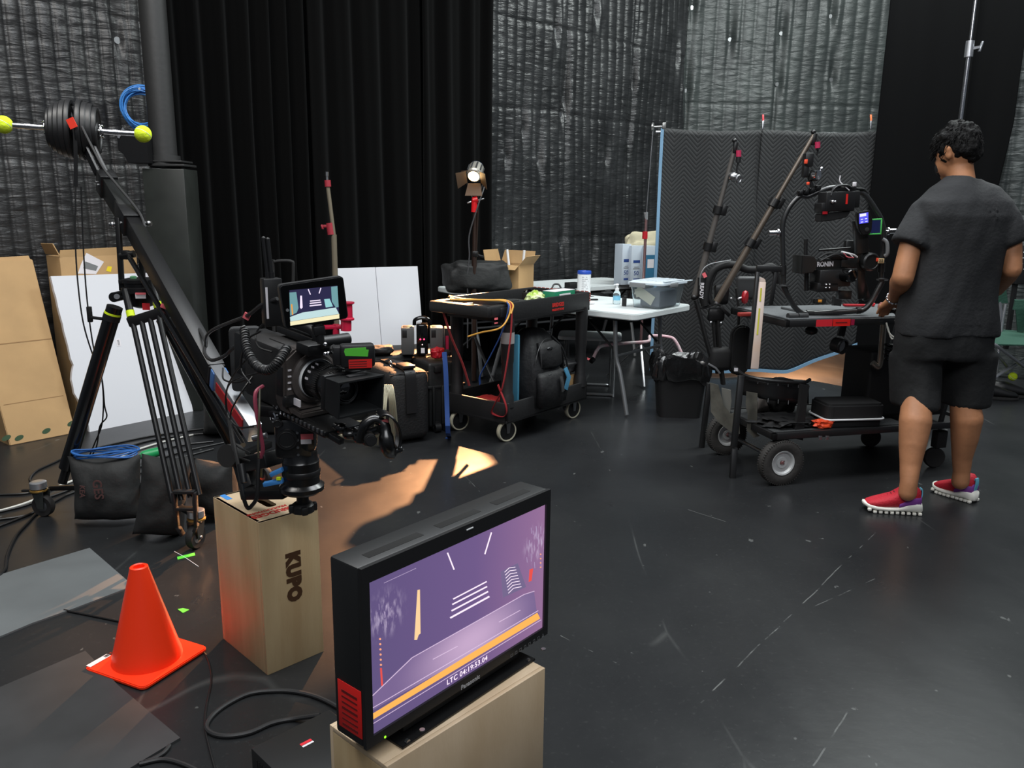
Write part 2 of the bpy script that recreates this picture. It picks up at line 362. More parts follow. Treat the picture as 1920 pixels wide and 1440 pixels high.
# ------------------------------------------------------------ curtains
def curtain(name, A, B, z0, z1, m, label, depth, period, seed, hem=None, taper=None, group=None, t=.006):
    A = V((*A, 0)); B = V((*B, 0)); L = (B-A).length; d = (B-A)/L; n = V((d.y, -d.x, 0))
    nu = int(L/.012); nv = 40
    ph = []; acc = 0
    for i in range(nu+1):
        acc += 1/(period*(1+.55*noise.noise(V((i*L/nu*1.7, seed, 0)))))*L/nu; ph.append(acc)
    def fn(i, j):
        k = min(nu, int(round(i*nu))); u = i*L; z = z0+(z1-z0)*j
        a = ph[k]+.12*noise.noise(V((u*2, z*.5, seed)))
        h = depth*(sin(2*pi*a)+.35*sin(4*pi*a+seed+z*.3)) * (.75+.35*noise.noise(V((u*1.3, seed, z*.25)))) + .02*noise.noise(V((u*.7, z*.6, seed)))
        if hem: h -= .012*exp(-((z-hem)/.012)**2)
        uu = u
        if taper: uu = u*(taper(z))
        return A + d*uu + V((0, 0, z)) + n*h
    q = M(); q.grid(fn, nu, nv); o = mk(name, q, m, ang=180, origin=(A+B)/2)
    s = o.modifiers.new('t', 'SOLIDIFY'); s.thickness = t; s.offset = 0
    tag(o, label, 'curtain', group); return o
VEL = mat('black_velour', (5, 5, 5), .95, sheen=.02, spec=.08)
DUV = mat('black_duvetyne', (9, 9, 10), .95, spec=.1)
c0 = V((-2.56, 6.22)); c1 = V((-.215, 7.72))
g = 'black velour stage curtains'
P = lambda t: tuple(c0+(c1-c0)*t)
curtain('stage_curtain', P(0), P(.38), .012, 4.6, VEL, 'black velour curtain in deep folds, beside the steel column', .055, .17, 3, group=g)
curtain('stage_curtain', P(.385), P(.74), .012, 4.6, VEL, 'black velour curtain behind the two upright white foam boards', .05, .26, 8, group=g)
curtain('stage_curtain', P(.745), P(1), .012, 4.6, VEL, 'black velour curtain hanging behind the lit lamp, at the edge of the quilted wall', .05, .19, 5, group=g)
da = W(1642, 300, 6.95); db = W(1800, 300, 6.95); dc = W(1868, 300, 7.1)
curtain('black_drape', (da.x-.02, 6.95), (db.x, 6.95), .012, 4.4, DUV, 'flat black drape with a sewn seam, left of the tall chrome stand pole', .012, .5, 31, hem=W(1700, 290, 6.95).z)
curtain('black_drape', (db.x-.02, 7.04), (dc.x+.1, 7.1), .012, 4.4, DUV, 'black drape behind the chrome stand pole with a slanting right edge', .014, .4, 33, hem=W(1700, 290, 6.95).z, taper=lambda z: .62+.23*max(0, min(1.6, z-.6)))
CURT_N = 0
# ------------------------------------------------------------ mats, tapes, cone, boxes
MATG = mat('grey_floor_mat', (92, 96, 97), .6, var=.12, vs=3)
MATD = mat('charcoal_floor_mat', (52, 53, 54), .5, var=.2, vs=5)
def flat(name, pix, z, th, m, label, cat, bev=0, lift=0):
    ps = [G(*p, z) for p in pix]; q = M(); q.hull([p-V((0, 0, th)) for p in ps], ps); o = mk(name, q, m); return tag(o, label, cat)
flat('floor_mat', [(-260, 1160), (-60, 1095), (168, 1027), (250, 1098), (140, 1140), (60, 1168), (0, 1193), (-280, 1310)][::-1], .006, .006, MATG, 'light grey rubber mat at the left edge, above the charcoal one', 'mat')
flat('floor_mat', [(-250, 1400), (0, 1288), (160, 1220), (222, 1285), (338, 1383), (240, 1442), (100, 1530), (-260, 1720)][::-1], .008, .008, MATD, 'scuffed charcoal mat in the near left corner, below the orange cone', 'mat')
for pix, m, label in (
    ([(332, 1044), (365, 1036), (366, 1041), (333, 1049)], GTAPE, 'thin bright green tape strip on the floor beside the front jib caster'),
    ([(333, 1142), (343, 1140), (355, 1143), (343, 1149)], GTAPE, 'torn scrap of green and blue tape on the floor right of the orange cone'),
    ([(428, 908), (452, 899), (452, 904), (430, 912)], YTAPE, 'short yellow green tape mark on the lit floor behind the plywood box'),
    ([(1101, 670), (1112, 674), (1112, 678), (1101, 674)], PINKT, 'small pink tape strip on the floor under the folding table'),
    ([(466, 895), (472, 896), (472, 917), (467, 917)], ORTAPE, 'upright orange tape flag behind the top of the plywood box'),
    ):
    flat('floor_tape', pix[::-1], .002, .0015, m, label, 'tape')
CONE = mat('orange_vinyl', (255, 62, 26), .35, spec=.4)
cc = V((-1.165, 2.335, 0)); ca = atan2(2.42-2.2, -1.02+1.12)
t = thing('traffic_cone', 'bright orange traffic cone with a square base, standing on the dark floor', 'cone', cc, ca)
q = M(); q.prism(rrect(.262, .262, .02), .012, tr(0, 0, .002), bev=.003); mk('base', q, CONE, t, world=False)
q = M(); q.lathe([(.107, .010), (.104, .03), (.098, .05), (.029, .318), (.027, .327), (.021, .330), (.017, .327), (.017, .30)], (0, 0, 0), (0, 0, 1), 40, caps=False); q.cyl((0, 0, .30), (0, 0, .302), .0171); mk('cone_body', q, CONE, t, world=False)
STK = mat('sticker_white', (226, 222, 226), .5)
q = M(); q.box((-.085, .118, .0155), (.075, .02, .001)); mk('sticker', q, STK, t, world=False, label='white barcode sticker')
q = M()
for i in range(9): q.box((-.062+i*.004, .118, .0163), (.0015+.001*(i % 3), .013, .0008))
mk('barcode', q, BLACKM, t, world=False)

def ply(name, c1, c2, st):
    m = mat(name, c1, .5, var=.01, vs=1.6, stretch=st, rgb2=c2, bump=.05, bs=30); return m
PLY1 = ply('birch_plywood', (188, 166, 128), (172, 146, 108), (9, 9, 1.1))
PLY2 = ply('birch_plywood_pale', (206, 184, 154), (190, 166, 134), (4, 9, 1.4))
PLYE = mat('plywood_edge', (150, 120, 84), .6, var=.35, vs=30, stretch=(1, 1, 9))
BURN = mat('burnt_brown_lettering', (66, 40, 16), .6)
REDP = mat('red_stencil', (190, 40, 34), .6)
def applebox(c, dirl, dirr, label):
    # c: front corner, dirl toward the left corner (.305), dirr toward the right corner (.203)
    ex = V(dirr).normalized(); ey = V(dirl).normalized()
    X = frame(c, ex, ey)
    if X.col[2].z < 0: X = Matrix(((ex.x, ey.x, 0, c[0]), (ex.y, ey.y, 0, c[1]), (0, 0, 1, c[2]), (0, 0, 0, 1)))
    t = thing('apple_box', label, 'wooden box', X=X); return t, X
bc = G(503, 1268); bl = G(417, 1192); br = G(607, 1220)
ya = .784
X1 = Matrix(((sin(ya), -cos(ya), 0, -.755), (cos(ya), sin(ya), 0, 2.259), (0, 0, 1, 0), (0, 0, 0, 1)))   # local x: along logo face, y: along wide face
def boxparts(t, wx, wy, H):
    q = M(); b = .012
    for (c, s) in (((wx/2, b/2, H/2), (wx, b, H)), ((wx/2, wy-b/2, H/2), (wx, b, H)), ((b/2, wy/2, H/2), (b, wy-2*b-.0005, H)), ((wx-b/2, wy/2, H/2), (b, wy-2*b-.0005, H)), ((wx/2, wy/2, b/2), (wx-2*b, wy-2*b, b))): q.box(c, s, .0015)
    mk('side_panel', q, PLY1, t, world=False)
    # end board with an oval hand hole
    import itertools
    bm = bmesh.new(); n = 40; w, h = wx-.001, wy-.001; hw, hh = .035, .11
    outer = rrect(w, h, .004, 9); inner = rrect(hw, hh, hw/2-.0005, 9)
    q = M(); N = len(outer); tv = lambda p, z: V((p[0]+wx/2, p[1]+wy/2, z))
    vs = [tv(p, H) for p in outer]+[tv(p, H) for p in inner]+[tv(p, H-b) for p in outer]+[tv(p, H-b) for p in inner]
    fs = []
    for i in range(N):
        j = (i+1) % N; fs += [(i, j, N+j, N+i), (N+i, N+j, 3*N+j, 3*N+i), (j, i, 2*N+i, 2*N+j)]
    q.add(vs, fs); bm.free(); mk('end_panel', q, PLY2, t, world=False)
t1 = thing('apple_box', 'tall plywood box on end with KUPO burnt into it, beside the orange cone', 'wooden box', X=X1)
boxparts(t1, .203, .305, .508)
text('lettering', 'KUPO', X1 @ frame((.105, -.0004, .30), (0, 0, -1), (1, 0, 0)), .062, BURN, t1, bold=.0052, sx=.90, space=1.16)
XT = X1 @ frame((.07, .052, .5083), (-1, 0, 0), (0, -1, 0))
text('stencil_lettering', 'BRIDGES', XT, .034, REDP, t1, bold=.001)
text('stencil_lettering', 'PRODUCTIONS', X1 @ frame((.07, .080, .5083), (-1, 0, 0), (0, -1, 0)), .019, REDP, t1, bold=.0006)
q = M(X1); q.box((.03, .275, .5085), (.018, .055, .0006)); mk('tape_label', q, BLUETAPE, t1, label='pale blue tape label')
# ------------------------------------------------------------ second box and the large monitor
X2 = tr(-.25, 1.455, 0) @ rz(.83)
t2 = thing('apple_box', 'plywood box lying on its long edge under the large monitor', 'wooden box', X=X2)
q = M(); L_, D_, H_ = .508, .203, .305
q.box((L_/2, .006, H_/2), (L_, .012, H_), .0015); q.box((L_/2, D_-.006, H_/2), (L_, .012, H_), .0015); q.box((L_/2, D_/2, .006), (L_-.024, D_-.0245, .012)); q.box((L_/2, D_/2, H_-.006), (L_-.0005, D_-.0245, .012), .001)
mk('side_panel', q, PLY2, t2, world=False)
for x_ in (.006, L_-.006): q = M(); q.box((x_, D_/2, H_/2), (.012, D_-.0245, H_-.0245), .001); mk('end_panel', q, PLY1, t2, world=False)
mc = V((-.29, 1.452, .345)); ma = .88; mu = V((cos(ma), sin(ma), 0)); mup = V((-(-sin(ma))*.0, 0, 1)); MX = frame(mc, mu, (0, 0, 1)); MI = MX.inverted()
mt = thing('video_monitor', 'large black video monitor showing a purple picture, standing on the low plywood box', 'monitor', X=MX)
def S_(px, py, off=0):
    r = MI.to_3x3() @ ray(px, py); o = MI @ V((0, 0, CH)); k = (off-o.z)/r.z; return (o.x+r.x*k, o.y+r.y*k)
MW, MH = .615, .402
scr = [S_(693, 1093), S_(1026, 944), S_(1019, 1186), S_(700, 1371)]
sx0 = (scr[0][0]+scr[3][0])/2; sx1 = (scr[1][0]+scr[2][0])/2; sy1 = (scr[0][1]+scr[1][1])/2; sy0 = (scr[2][1]+scr[3][1])/2
q = M(); bz = .010
for (a, b_, c, d) in ((0, sx0, 0, MH), (sx1, MW, 0, MH), (sx0, sx1, 0, sy0), (sx0, sx1, sy1, MH)): q.box(((a+b_)/2, (c+d)/2, -bz/2), (b_-a+.0004, d-c+.0004, bz))
mk('bezel', q, mat('monitor_bezel', (30, 30, 31), .4), mt, world=False)
q = M(); q.box((MW/2, MH/2, -.01-.045), (MW, MH, .09), .006); 
BODY = mat('monitor_body', (26, 27, 28), .5); mk('housing', q, BODY, mt, world=False)
SCR = mat('screen_purple', (10, 10, 12), .12, emit=(112, 96, 138), es=1.0)
# soft violet picture: brighter stage floor low, darker to the left
def scrmat():
    m = SCR; nt = m.node_tree; b = nt.nodes['Principled BSDF']; L = nt.links
    tc = nt.nodes.new('ShaderNodeTexCoord'); sp = nt.nodes.new('ShaderNodeSeparateXYZ'); L.new(tc.outputs['Object'], sp.inputs[0])
    mr = nt.nodes.new('ShaderNodeMapRange'); mr.inputs[1].default_value = sx0; mr.inputs[2].default_value = sx1; L.new(sp.outputs['X'], mr.inputs[0])
    r = nt.nodes.new('ShaderNodeValToRGB'); L.new(mr.outputs[0], r.inputs[0])
    r.color_ramp.elements[0].color = lin((98, 84, 128)); r.color_ramp.elements[1].color = lin((150, 112, 152)); e = r.color_ramp.elements.new(.55); e.color = lin((112, 90, 138))
    last = r.outputs[0]
    for (cx, cy, rad) in ((*S_(620+275*460/1183, 880+700*560/1440), .07), (*S_(620+1000*460/1183, 880+360*560/1440), .065)):      # glinting wall areas in the filmed picture
        mp = nt.nodes.new('ShaderNodeMapping'); mp.vector_type = 'POINT'; mp.inputs['Location'].default_value = (-cx, -cy, 0); L.new(tc.outputs['Object'], mp.inputs[0])
        ln = nt.nodes.new('ShaderNodeVectorMath'); ln.operation = 'LENGTH'; L.new(mp.outputs[0], ln.inputs[0])
        g = nt.nodes.new('ShaderNodeMapRange'); g.inputs[1].default_value = rad; g.inputs[2].default_value = 0; g.interpolation_type = 'SMOOTHSTEP'; L.new(ln.outputs['Value'], g.inputs[0])
        m2 = nt.nodes.new('ShaderNodeMapping'); m2.inputs['Scale'].default_value = (90, 28, 1); L.new(tc.outputs['Object'], m2.inputs[0])
        n = nt.nodes.new('ShaderNodeTexNoise'); n.inputs['Scale'].default_value = 1; n.inputs['Detail'].default_value = 4; L.new(m2.outputs[0], n.inputs['Vector'])
        nr = nt.nodes.new('ShaderNodeMapRange'); nr.inputs[1].default_value = .48; nr.inputs[2].default_value = .72; L.new(n.outputs['Fac'], nr.inputs[0])
        mu_ = nt.nodes.new('ShaderNodeMath'); mu_.operation = 'MULTIPLY'; L.new(g.outputs[0], mu_.inputs[0]); L.new(nr.outputs[0], mu_.inputs[1])
        mx = nt.nodes.new('ShaderNodeMixRGB'); L.new(mu_.outputs[0], mx.inputs[0]); L.new(last, mx.inputs[1]); mx.inputs[2].default_value = lin((214, 198, 226)); last = mx.outputs[0]
    L.new(last, b.inputs['Emission Color'])
scrmat()
q = M(); q.add([(sx0, sy0, -.0055), (sx1, sy0, -.0055), (sx1, sy1, -.0055), (sx0, sy1, -.0055)], [(0, 1, 2, 3)]); mk('screen', q, SCR, mt, world=False)
def em(name, rgb, k=1.0): return mat(name, (5, 5, 5), .3, emit=rgb, es=k)
EW = em('screen_white', (255, 236, 252), 1.1); EO = em('screen_orange', (255, 186, 92), 1.0); ER = em('screen_red', (235, 84, 76)); EF = em('screen_floor', (150, 124, 156)); EG = em('screen_glow', (176, 158, 192)); EL = em('screen_line', (222, 196, 226)); EDK = em('screen_slate', (118, 104, 142)); EBR = em('screen_floor_bright', (190, 160, 190))
def spoly(name, polys, m, off=-.0050):
    q = M()
    for pl in polys:
        pts = [S_(*p) for p in pl]; ar = sum(pts[i][0]*pts[(i+1) % len(pts)][1]-pts[(i+1) % len(pts)][0]*pts[i][1] for i in range(len(pts)))
        if ar < 0: pts = pts[::-1]
        q.add([(a, b_, off) for a, b_ in pts], [tuple(range(len(pts)))])
    return mk(name, q, m, mt, world=False)
def sline(a, b_, w): 
    dx, dy = b_[0]-a[0], b_[1]-a[1]; L = sqrt(dx*dx+dy*dy); nx, ny = -dy/L*w/2, dx/L*w/2
    return [(a[0]+nx, a[1]+ny), (b_[0]+nx, b_[1]+ny), (b_[0]-nx, b_[1]-ny), (a[0]-nx, a[1]-ny)]
def sdot(x, y, r): return [(x+r*cos(k*pi/4), y+r*sin(k*pi/4)) for k in range(8)]
# zoom frame of the monitor: 1183 px wide crop of x 620..1080, y 880..1440
Z = lambda x, y: (620+x*460/1183, 880+y*560/1440)
spoly('picture_floor', [[Z(205, 1098), Z(400, 912), Z(940, 605), Z(988, 590), Z(1000, 680), Z(1012, 700), Z(560, 968), Z(205, 1170)]], EF, -.0052)
nt = EF.node_tree; b = nt.nodes['Principled BSDF']; tc = nt.nodes.new('ShaderNodeTexCoord'); mp = nt.nodes.new('ShaderNodeMapping'); gc = S_(*Z(690, 830)); mp.inputs['Location'].default_value = (-gc[0], -gc[1]*2.2, 0); mp.inputs['Scale'].default_value = (1, 2.2, 1)
nt.links.new(tc.outputs['Object'], mp.inputs[0]); ln = nt.nodes.new('ShaderNodeVectorMath'); ln.operation = 'LENGTH'; nt.links.new(mp.outputs[0], ln.inputs[0])
r_ = nt.nodes.new('ShaderNodeValToRGB'); r_.color_ramp.elements[0].color = lin((200, 170, 204)); r_.color_ramp.elements[1].color = lin((122, 102, 146)); r_.color_ramp.elements[1].position = .26; r_.color_ramp.interpolation = 'EASE'; nt.links.new(ln.outputs['Value'], r_.inputs[0]); nt.links.new(r_.outputs[0], b.inputs['Emission Color'])
spoly('picture_band', [[Z(206, 1185), Z(1004, 694), Z(1018, 722), Z(206, 1215)]], EO)
spoly('picture_lines', [sline(Z(598, 629), Z(760, 544), 2.3), sline(Z(594, 655), Z(762, 568), 2.6), sline(Z(590, 686), Z(767, 592), 2.8), sline(Z(584, 720), Z(773, 616), 3.2), sline(Z(571, 405), Z(603, 487), 2.6), sline(Z(783, 307), Z(751, 412), 2.4)], EW, -.0048)
spoly('picture_thin_lines', [sline(Z(205, 1100), Z(400, 912), 1.5), sline(Z(400, 912), Z(940, 606), 1.3), sline(Z(940, 606), Z(990, 590), 1.2), sline(Z(210, 1155), Z(1008, 684), 1.3), sline(Z(210, 1232), Z(1022, 728), 1.1), sline(Z(500, 920), Z(620, 856), 1.2), sline(Z(818, 740), Z(922, 682), 1.2)], EL, -.0047)
spoly('picture_tower', [[Z(426, 585), Z(438, 583), Z(441, 795), Z(432, 802), Z(424, 826), Z(411, 826)]], em('screen_cream', (255, 214, 160)), -.0048)
spoly('picture_board', [[Z(828, 496), Z(910, 455), Z(950, 570), Z(838, 622)]], EDK, -.00505)
spoly('picture_chevrons', [l for k in range(8) for l in (sline(Z(846+k*2.6, 499+k*14.5), Z(868+k*3, 478+k*14), 1.2), sline(Z(868+k*3, 478+k*14), Z(898+k*4.2, 474+k*13.5), 1.2))], EW, -.0048)
spoly('picture_lights', [sdot(*Z(246+k*.8, 822+k*25), 2.1) for k in range(6)] + [sdot(*Z(1020, 412+k*21), 1.5) for k in range(4)], em('screen_light_dots', (255, 170, 130)), -.0048)
spoly('picture_red_marks', [sline(Z(250, 962), Z(256, 1048), 3.5), [Z(966, 486), Z(984, 480), Z(976, 540), Z(962, 546)]], ER, -.0048)
rr = random.Random(3)
spoly('picture_wall_glints', [sline(Z(x, y), Z(x+rr.uniform(-3, 3), y+rr.uniform(10, 30)), rr.uniform(.4, .8)) for x, y in [(rr.gauss(275, 26), rr.gauss(700, 32)) for _ in range(14)]] + [sline(Z(x, y), Z(x+2, y+rr.uniform(12, 40)), .9) for x, y in [(rr.uniform(950, 1030), rr.uniform(270, 450)) for _ in range(12)]] + [sline(Z(265, 552), Z(420, 480), 1.0)], EG, -.00495)
p = S_(*Z(668, 974)); p2 = S_(*Z(780, 905)); ta = atan2(p2[1]-p[1], p2[0]-p[0])
cen = S_(*Z(668, 971)); text('timecode', 'LTC 04:19:53.04', MX @ tr(cen[0], cen[1], -.0048) @ rz(0), .0185, EW, mt, bold=.0002, sx=1.02, space=1.1, ext=.0001)
cen = S_(*Z(674, 1026)); text('lettering', 'Panasonic', MX @ tr(cen[0], cen[1], .0003), .0165, mat('silver_print', (190, 190, 192), .4), mt, bold=.0003, ext=.0002)
q = M(); cen = S_(*Z(670, 286)); q.box((cen[0], cen[1], .001), (.022, .003, .002), .0005); mk('front_lamp', q, WHITE, mt, world=False)
q = M()
for k in range(8):
    c_ = S_(*Z(872+k*21.5, 897-k*14)); 
    if k < 7: q.add([(c_[0]+x*.0042, c_[1]+y*.0042, .0006) for x, y in ((-1, -1), (1, -1), (1, 1), (-1, 1), (-.7, -.7), (.7, -.7), (.7, .7), (-.7, .7))], [(0, 1, 5, 4), (1, 2, 6, 5), (2, 3, 7, 6), (3, 0, 4, 7)])
    else: q.add([(c_[0]+x*.005, c_[1]+y*.005, .0006) for x, y in ((-1, -1), (1, -1), (0, 1), (-.5, -.6), (.5, -.6), (0, .45))], [(0, 1, 4, 3), (1, 2, 5, 4), (2, 0, 3, 5)])
mk('button_row', q, GREY, mt, world=False)
q = M(); c_ = S_(*Z(262, 1290)); q.sph((c_[0], c_[1], .0008), .003, (1, 1, .4), 8); mk('power_light', q, em('green_led', (150, 255, 40), 1.5), mt, world=False)
q = M()
for (x0, x1) in ((.045, .20), (.25, .385), (.44, .57)): q.box(((x0+x1)/2, MH-.0012, -.042), (x1-x0, .004, .024), .001)
mk('vent', q, mat('vent_black', (7, 7, 7), .9), mt, world=False)
q = M(); q.box((-.0003, .075, -.05), (.0012, .11, .075), .0002); mk('warning_label', q, mat('red_label', (222, 34, 30), .5), mt, world=False)
q = M()
for k in range(7): q.box((-.0012, .03+k*.013, -.05), (.0006, .004 if k % 3 else .006, .05))
mk('label_print', q, mat('dark_red_print', (110, 20, 20), .6), mt, world=False)
q = M(); q.box((MW/2+.005, -.012, -.035), (.40, .028, .045), .004); mk('foot', q, BMETAL, mt, world=False)
q = M(); q.prism([(.085, 0), (.545, 0), (.545, .075), (.53, .105), (.10, .105), (.085, .09)], .006, Matrix(((1, 0, 0, 0), (0, 0, 1, -.0395), (0, -1, 0, .015), (0, 0, 0, 1))), bev=.001); mk('base_plate', q, BMETAL, mt, world=False)
for x in (.105, .525): q = M(); q.cyl((x, -.0335, .005), (x, -.0335, .012), .006, n=12); q.cyl((x, .016, .055), (x, .0185, .055), .006, n=12); mk('screw', q, STEEL, mt, world=False)

# ------------------------------------------------------------ floor device and near cables
def dev():
    a = G(470, 1403, .085); b_ = G(618, 1330, .085); ex = (b_-a); ex.z = 0; ang = atan2(ex.y, ex.x)
    t = thing('power_supply_box', 'flat black metal box with a small red label, on the floor left of the monitor', 'device', (a.x, a.y, 0), ang)
    w = ex.length; q = M(); q.box((w/2, -.14, .044), (w, .28, .084), .004); mk('housing', q, mat('black_powder_coat', (27, 28, 29), .45), t, world=False)
    q = M(); X = WM[t].inverted(); c = X @ G(574, 1392, .0865); q.box((c.x, c.y, .0864), (.032, .011, .0006)); mk('label', q, REDTAPE, t, world=False, label='red top of a small label')
    q = M(); q.box((c.x, c.y-.008, .0864), (.032, .008, .0006)); mk('label', q, STK, t, world=False, label='white strip of a small label')
    q = M(); c = X @ G(625, 1430, .06); q.sph((w+.001, -.235, .05), .0035, n=8); mk('indicator_light', q, em('green_led', (150, 255, 40), 1.5), t, world=False)
    q = M()
    for k in range(9): q.box((-.0006, -.03-k*.012, .042), (.001, .005, .05))
    mk('vent', q, mat('vent_black', (7, 7, 7), .9), t, world=False)
dev()
def cable(pts, r, m, label, n=8, k=6, name='cable', cat='cable', group=None):
    q = M(); q.tube([G(p[0], p[1], p[2] if len(p) > 2 else r) for p in pts], r, n, smooth=k); o = mk(name, q, m); return tag(o, label, cat, group)
cable([(668, 1352), (640, 1330), (600, 1309), (560, 1298), (520, 1295), (470, 1300), (430, 1318), (400, 1340), (387, 1362), (400, 1376), (430, 1380), (470, 1373), (510, 1356), (550, 1348), (600, 1341, .03)], .0068, mat('grey_black_cable', (38, 38, 39), .5), 'thick black cable looping over the floor from the monitor to the flat black box')
cable([(372, 1218), (384, 1226), (394, 1250), (396, 1280), (388, 1320), (384, 1360), (392, 1400), (404, 1445)], .003, CABLE, 'thin black cable running down the floor from the corner of the cone base')
cable([(120, 1144), (150, 1150), (200, 1160), (240, 1168), (300, 1178)], .004, CABLE, 'thin black cable from under the grey mat, passing behind the orange cone')
cable([(318, 1398), (306, 1412), (285, 1424), (262, 1432), (300, 1424), (330, 1428), (370, 1445), (400, 1470)], .006, mat('grey_black_cable', (38, 38, 39), .5), 'cable looping out from under the near corner of the charcoal mat')
cable([(-20, 1090), (8, 1070), (14, 1040), (30, 1005), (52, 980), (75, 955)], .0065, CABLE, 'black cable curving down at the left edge, above the grey mat')
cable([(327, 1034), (345, 1044), (372, 1062)], .0012, WHITE, 'thin white thread lying across the green tape strip', name='thread', cat='thread')
# ------------------------------------------------------------ boards and cartons against the left wall
FOAM = mat('white_foam_board', (212, 213, 218), .75)
CARD = mat('cardboard', (176, 142, 98), .75, var=.08, vs=4, bump=.15, bs=14)
CARDE = mat('cardboard_tape', (190, 160, 118), .35)
GPRINT = mat('green_print', (40, 66, 38), .7)
wd = (V((*LB, 0))-V((*LA, 0))).normalized(); wn = V((wd.y, -wd.x, 0))
def leaner(name, bl, br, tl, h, th, m, label, cat, bev=.002):
    # a board standing on its lower edge (bl..br on the floor) leaning so that its top left is near tl
    ex = (br-bl).normalized(); up = (tl-bl); up = up-ex*up.dot(ex); up.normalize(); X = frame(bl, ex, up)
    t = thing(name, label, cat, X=X); q = M(); q.box(((br-bl).length/2, h/2, -th/2), ((br-bl).length, h, th), bev); return t, q, X
bl_ = G(168, 810); br_ = G(362, 771); exf = (br_-bl_).normalized(); 
def leanpt(px, py, bl, ex, lean):      # point on the plane through the floor edge, leaning by angle
    back = V((-ex.y, ex.x, 0)); up = V((0, 0, cos(lean)))+back*sin(lean); nrm = ex.cross(up); r = ray(px, py); C = V((0, 0, CH)); k = (bl-C).dot(nrm)/r.dot(nrm); return C+r*k, up
tlp, upf = leanpt(95, 518, bl_, exf, .22); hf = (tlp-bl_).dot(upf)
X = frame(bl_, exf, upf); ft = thing('foam_board', 'large white foam board leaning behind the jib tripod, torn along its left edge', 'board', X=X)
sk = (tlp-bl_).dot(exf); wdt = (br_-bl_).length
pl = [(0, 0), (wdt, 0), (wdt+.0, hf*.985), (sk, hf)]
ed = []
for k in range(22):
    f_ = (k+1)/23; x = sk*(1-f_); jag = .014*noise.noise(V((f_*19, 3, 1)))*(1.6 if f_ > .5 else .4) - (.035*exp(-((f_-.72)/.1)**2) if f_ > .45 else 0)
    ed.append((x+jag+.02*(f_ > .4)*0, hf*(1-f_)))
q = M(); q.prism(pl+ed, .026, tr(0, 0, -.026)); mk('board', q, FOAM, ft, world=False)
ip = WM[ft].inverted()
p, _ = leanpt(222, 642, bl_, exf, .22); p = ip @ p; q = M(); q.box((p.x, p.y, .0008), (.028, .05, .001)); mk('sticker', q, STK, ft, world=False)
q = M()
for k in range(6): q.box((p.x, p.y-.016+k*.006, .0015), (.014, .0025, .0008))
mk('barcode', q, BLACKM, ft, world=False)
# carton behind the foam board
a_ = W(113, 497, 5.22); b_ = W(258, 500, 5.62); ex = (b_-a_); ex.z = 0; L_ = ex.length; ex.normalize(); zt = W(120, 469, 5.25).z
X = frame((a_.x, a_.y, 0), ex, (0, 0, 1)); ct = thing('cardboard_carton', 'brown shipping carton standing behind the leaning white board, with a white address label', 'box', X=X)
q = M(); q.box((L_/2, zt/2-.02, -.1), (L_, zt-.04, .2), .004); q.prism([(0, zt-.045), (L_, zt-.045), (L_-.01, zt+.012), (.01, zt)], .006, tr(0, 0, -.006)); q.prism([(0, 0), (.2, 0), (.19, .08), (.01, .075)], .006, frame((.0, zt-.03, -.19), (0, 0, 1), (-.35, .9, 0))); mk('carton_body', q, CARD, ct, world=False)
iw = X.inverted()
def onX(X, px, py, off=0):
    I = X.inverted(); r = I.to_3x3() @ ray(px, py); o = I @ V((0, 0, CH)); k = (off-o.z)/r.z; return V((o.x+r.x*k, o.y+r.y*k, off))
def decal(X, t, name, pix, m, off=.0012):
    q = M(); pts = [onX(X, *p, off) for p in pix]; ar = sum(pts[i].x*pts[(i+1) % len(pts)].y-pts[(i+1) % len(pts)].x*pts[i].y for i in range(len(pts)))
    if ar < 0: pts = pts[::-1]
    q.add(pts, [tuple(range(len(pts)))]); return mk(name, q, m, t, world=False)
decal(X, ct, 'address_label', [(162, 474), (195, 491), (180, 514), (146, 513), (152, 495)], STK)
decal(X, ct, 'label_print', [(160, 490), (184, 499), (180, 508), (156, 503)], GREY, .0018)
decal(X, ct, 'yellow_sticker', [(202, 499), (210, 500), (208, 510), (199, 508)], mat('yellow_sticker', (240, 214, 40), .6))
# tall flat carton leaning on the left wall
b0 = G(19, 836); b1 = G(142, 812); ex = (b1-b0).normalized(); tr_, up_ = leanpt(61, 486, b1, ex, .30)
hh = (tr_-b1).dot(up_); sk = (tr_-b1).dot(ex)
X = frame(b0, ex, up_); L_ = (b1-b0).length; bt = thing('cardboard_carton', 'tall brown carton with green leaf marks, leaning on the quilted wall at the left edge', 'box', X=X)
q = M(); pts = [(0, 0), (L_, 0), (L_+sk, hh), (sk-.02, hh+.01)]; q.prism(pts, .16, tr(0, 0, -.16), bev=.004); q.prism([(sk-.02, hh+.008), (L_+sk-.003, hh), (L_+sk-.01, hh+.03), (sk-.02, hh+.02)], .006, tr(0, 0, -.03)); mk('carton_body', q, CARD, bt, world=False)
q = M(); q.box((L_/2+sk*.55, hh*.545, .0008), (L_*.98, .006, .0012)); q.box((L_/2+sk*.2, hh*.22, .0008), (L_*.9, .0035, .001), X=rz(.0)); mk('crease', q, mat('crease_brown', (140, 108, 70), .8), bt, world=False)
for (px, py) in ((12, 821), (36, 821), (87, 808), (134, 794)):
    q = M(); p = onX(X, px, py, .0012); pt = [(p.x+.026*cos(a)*1.0, p.y+.015*sin(a)+.006*cos(a), .0012) for a in [2*pi*i/20 for i in range(20)]]
    q.add(pt, [tuple(range(20))]); mk('leaf_mark', q, GPRINT, bt, world=False)
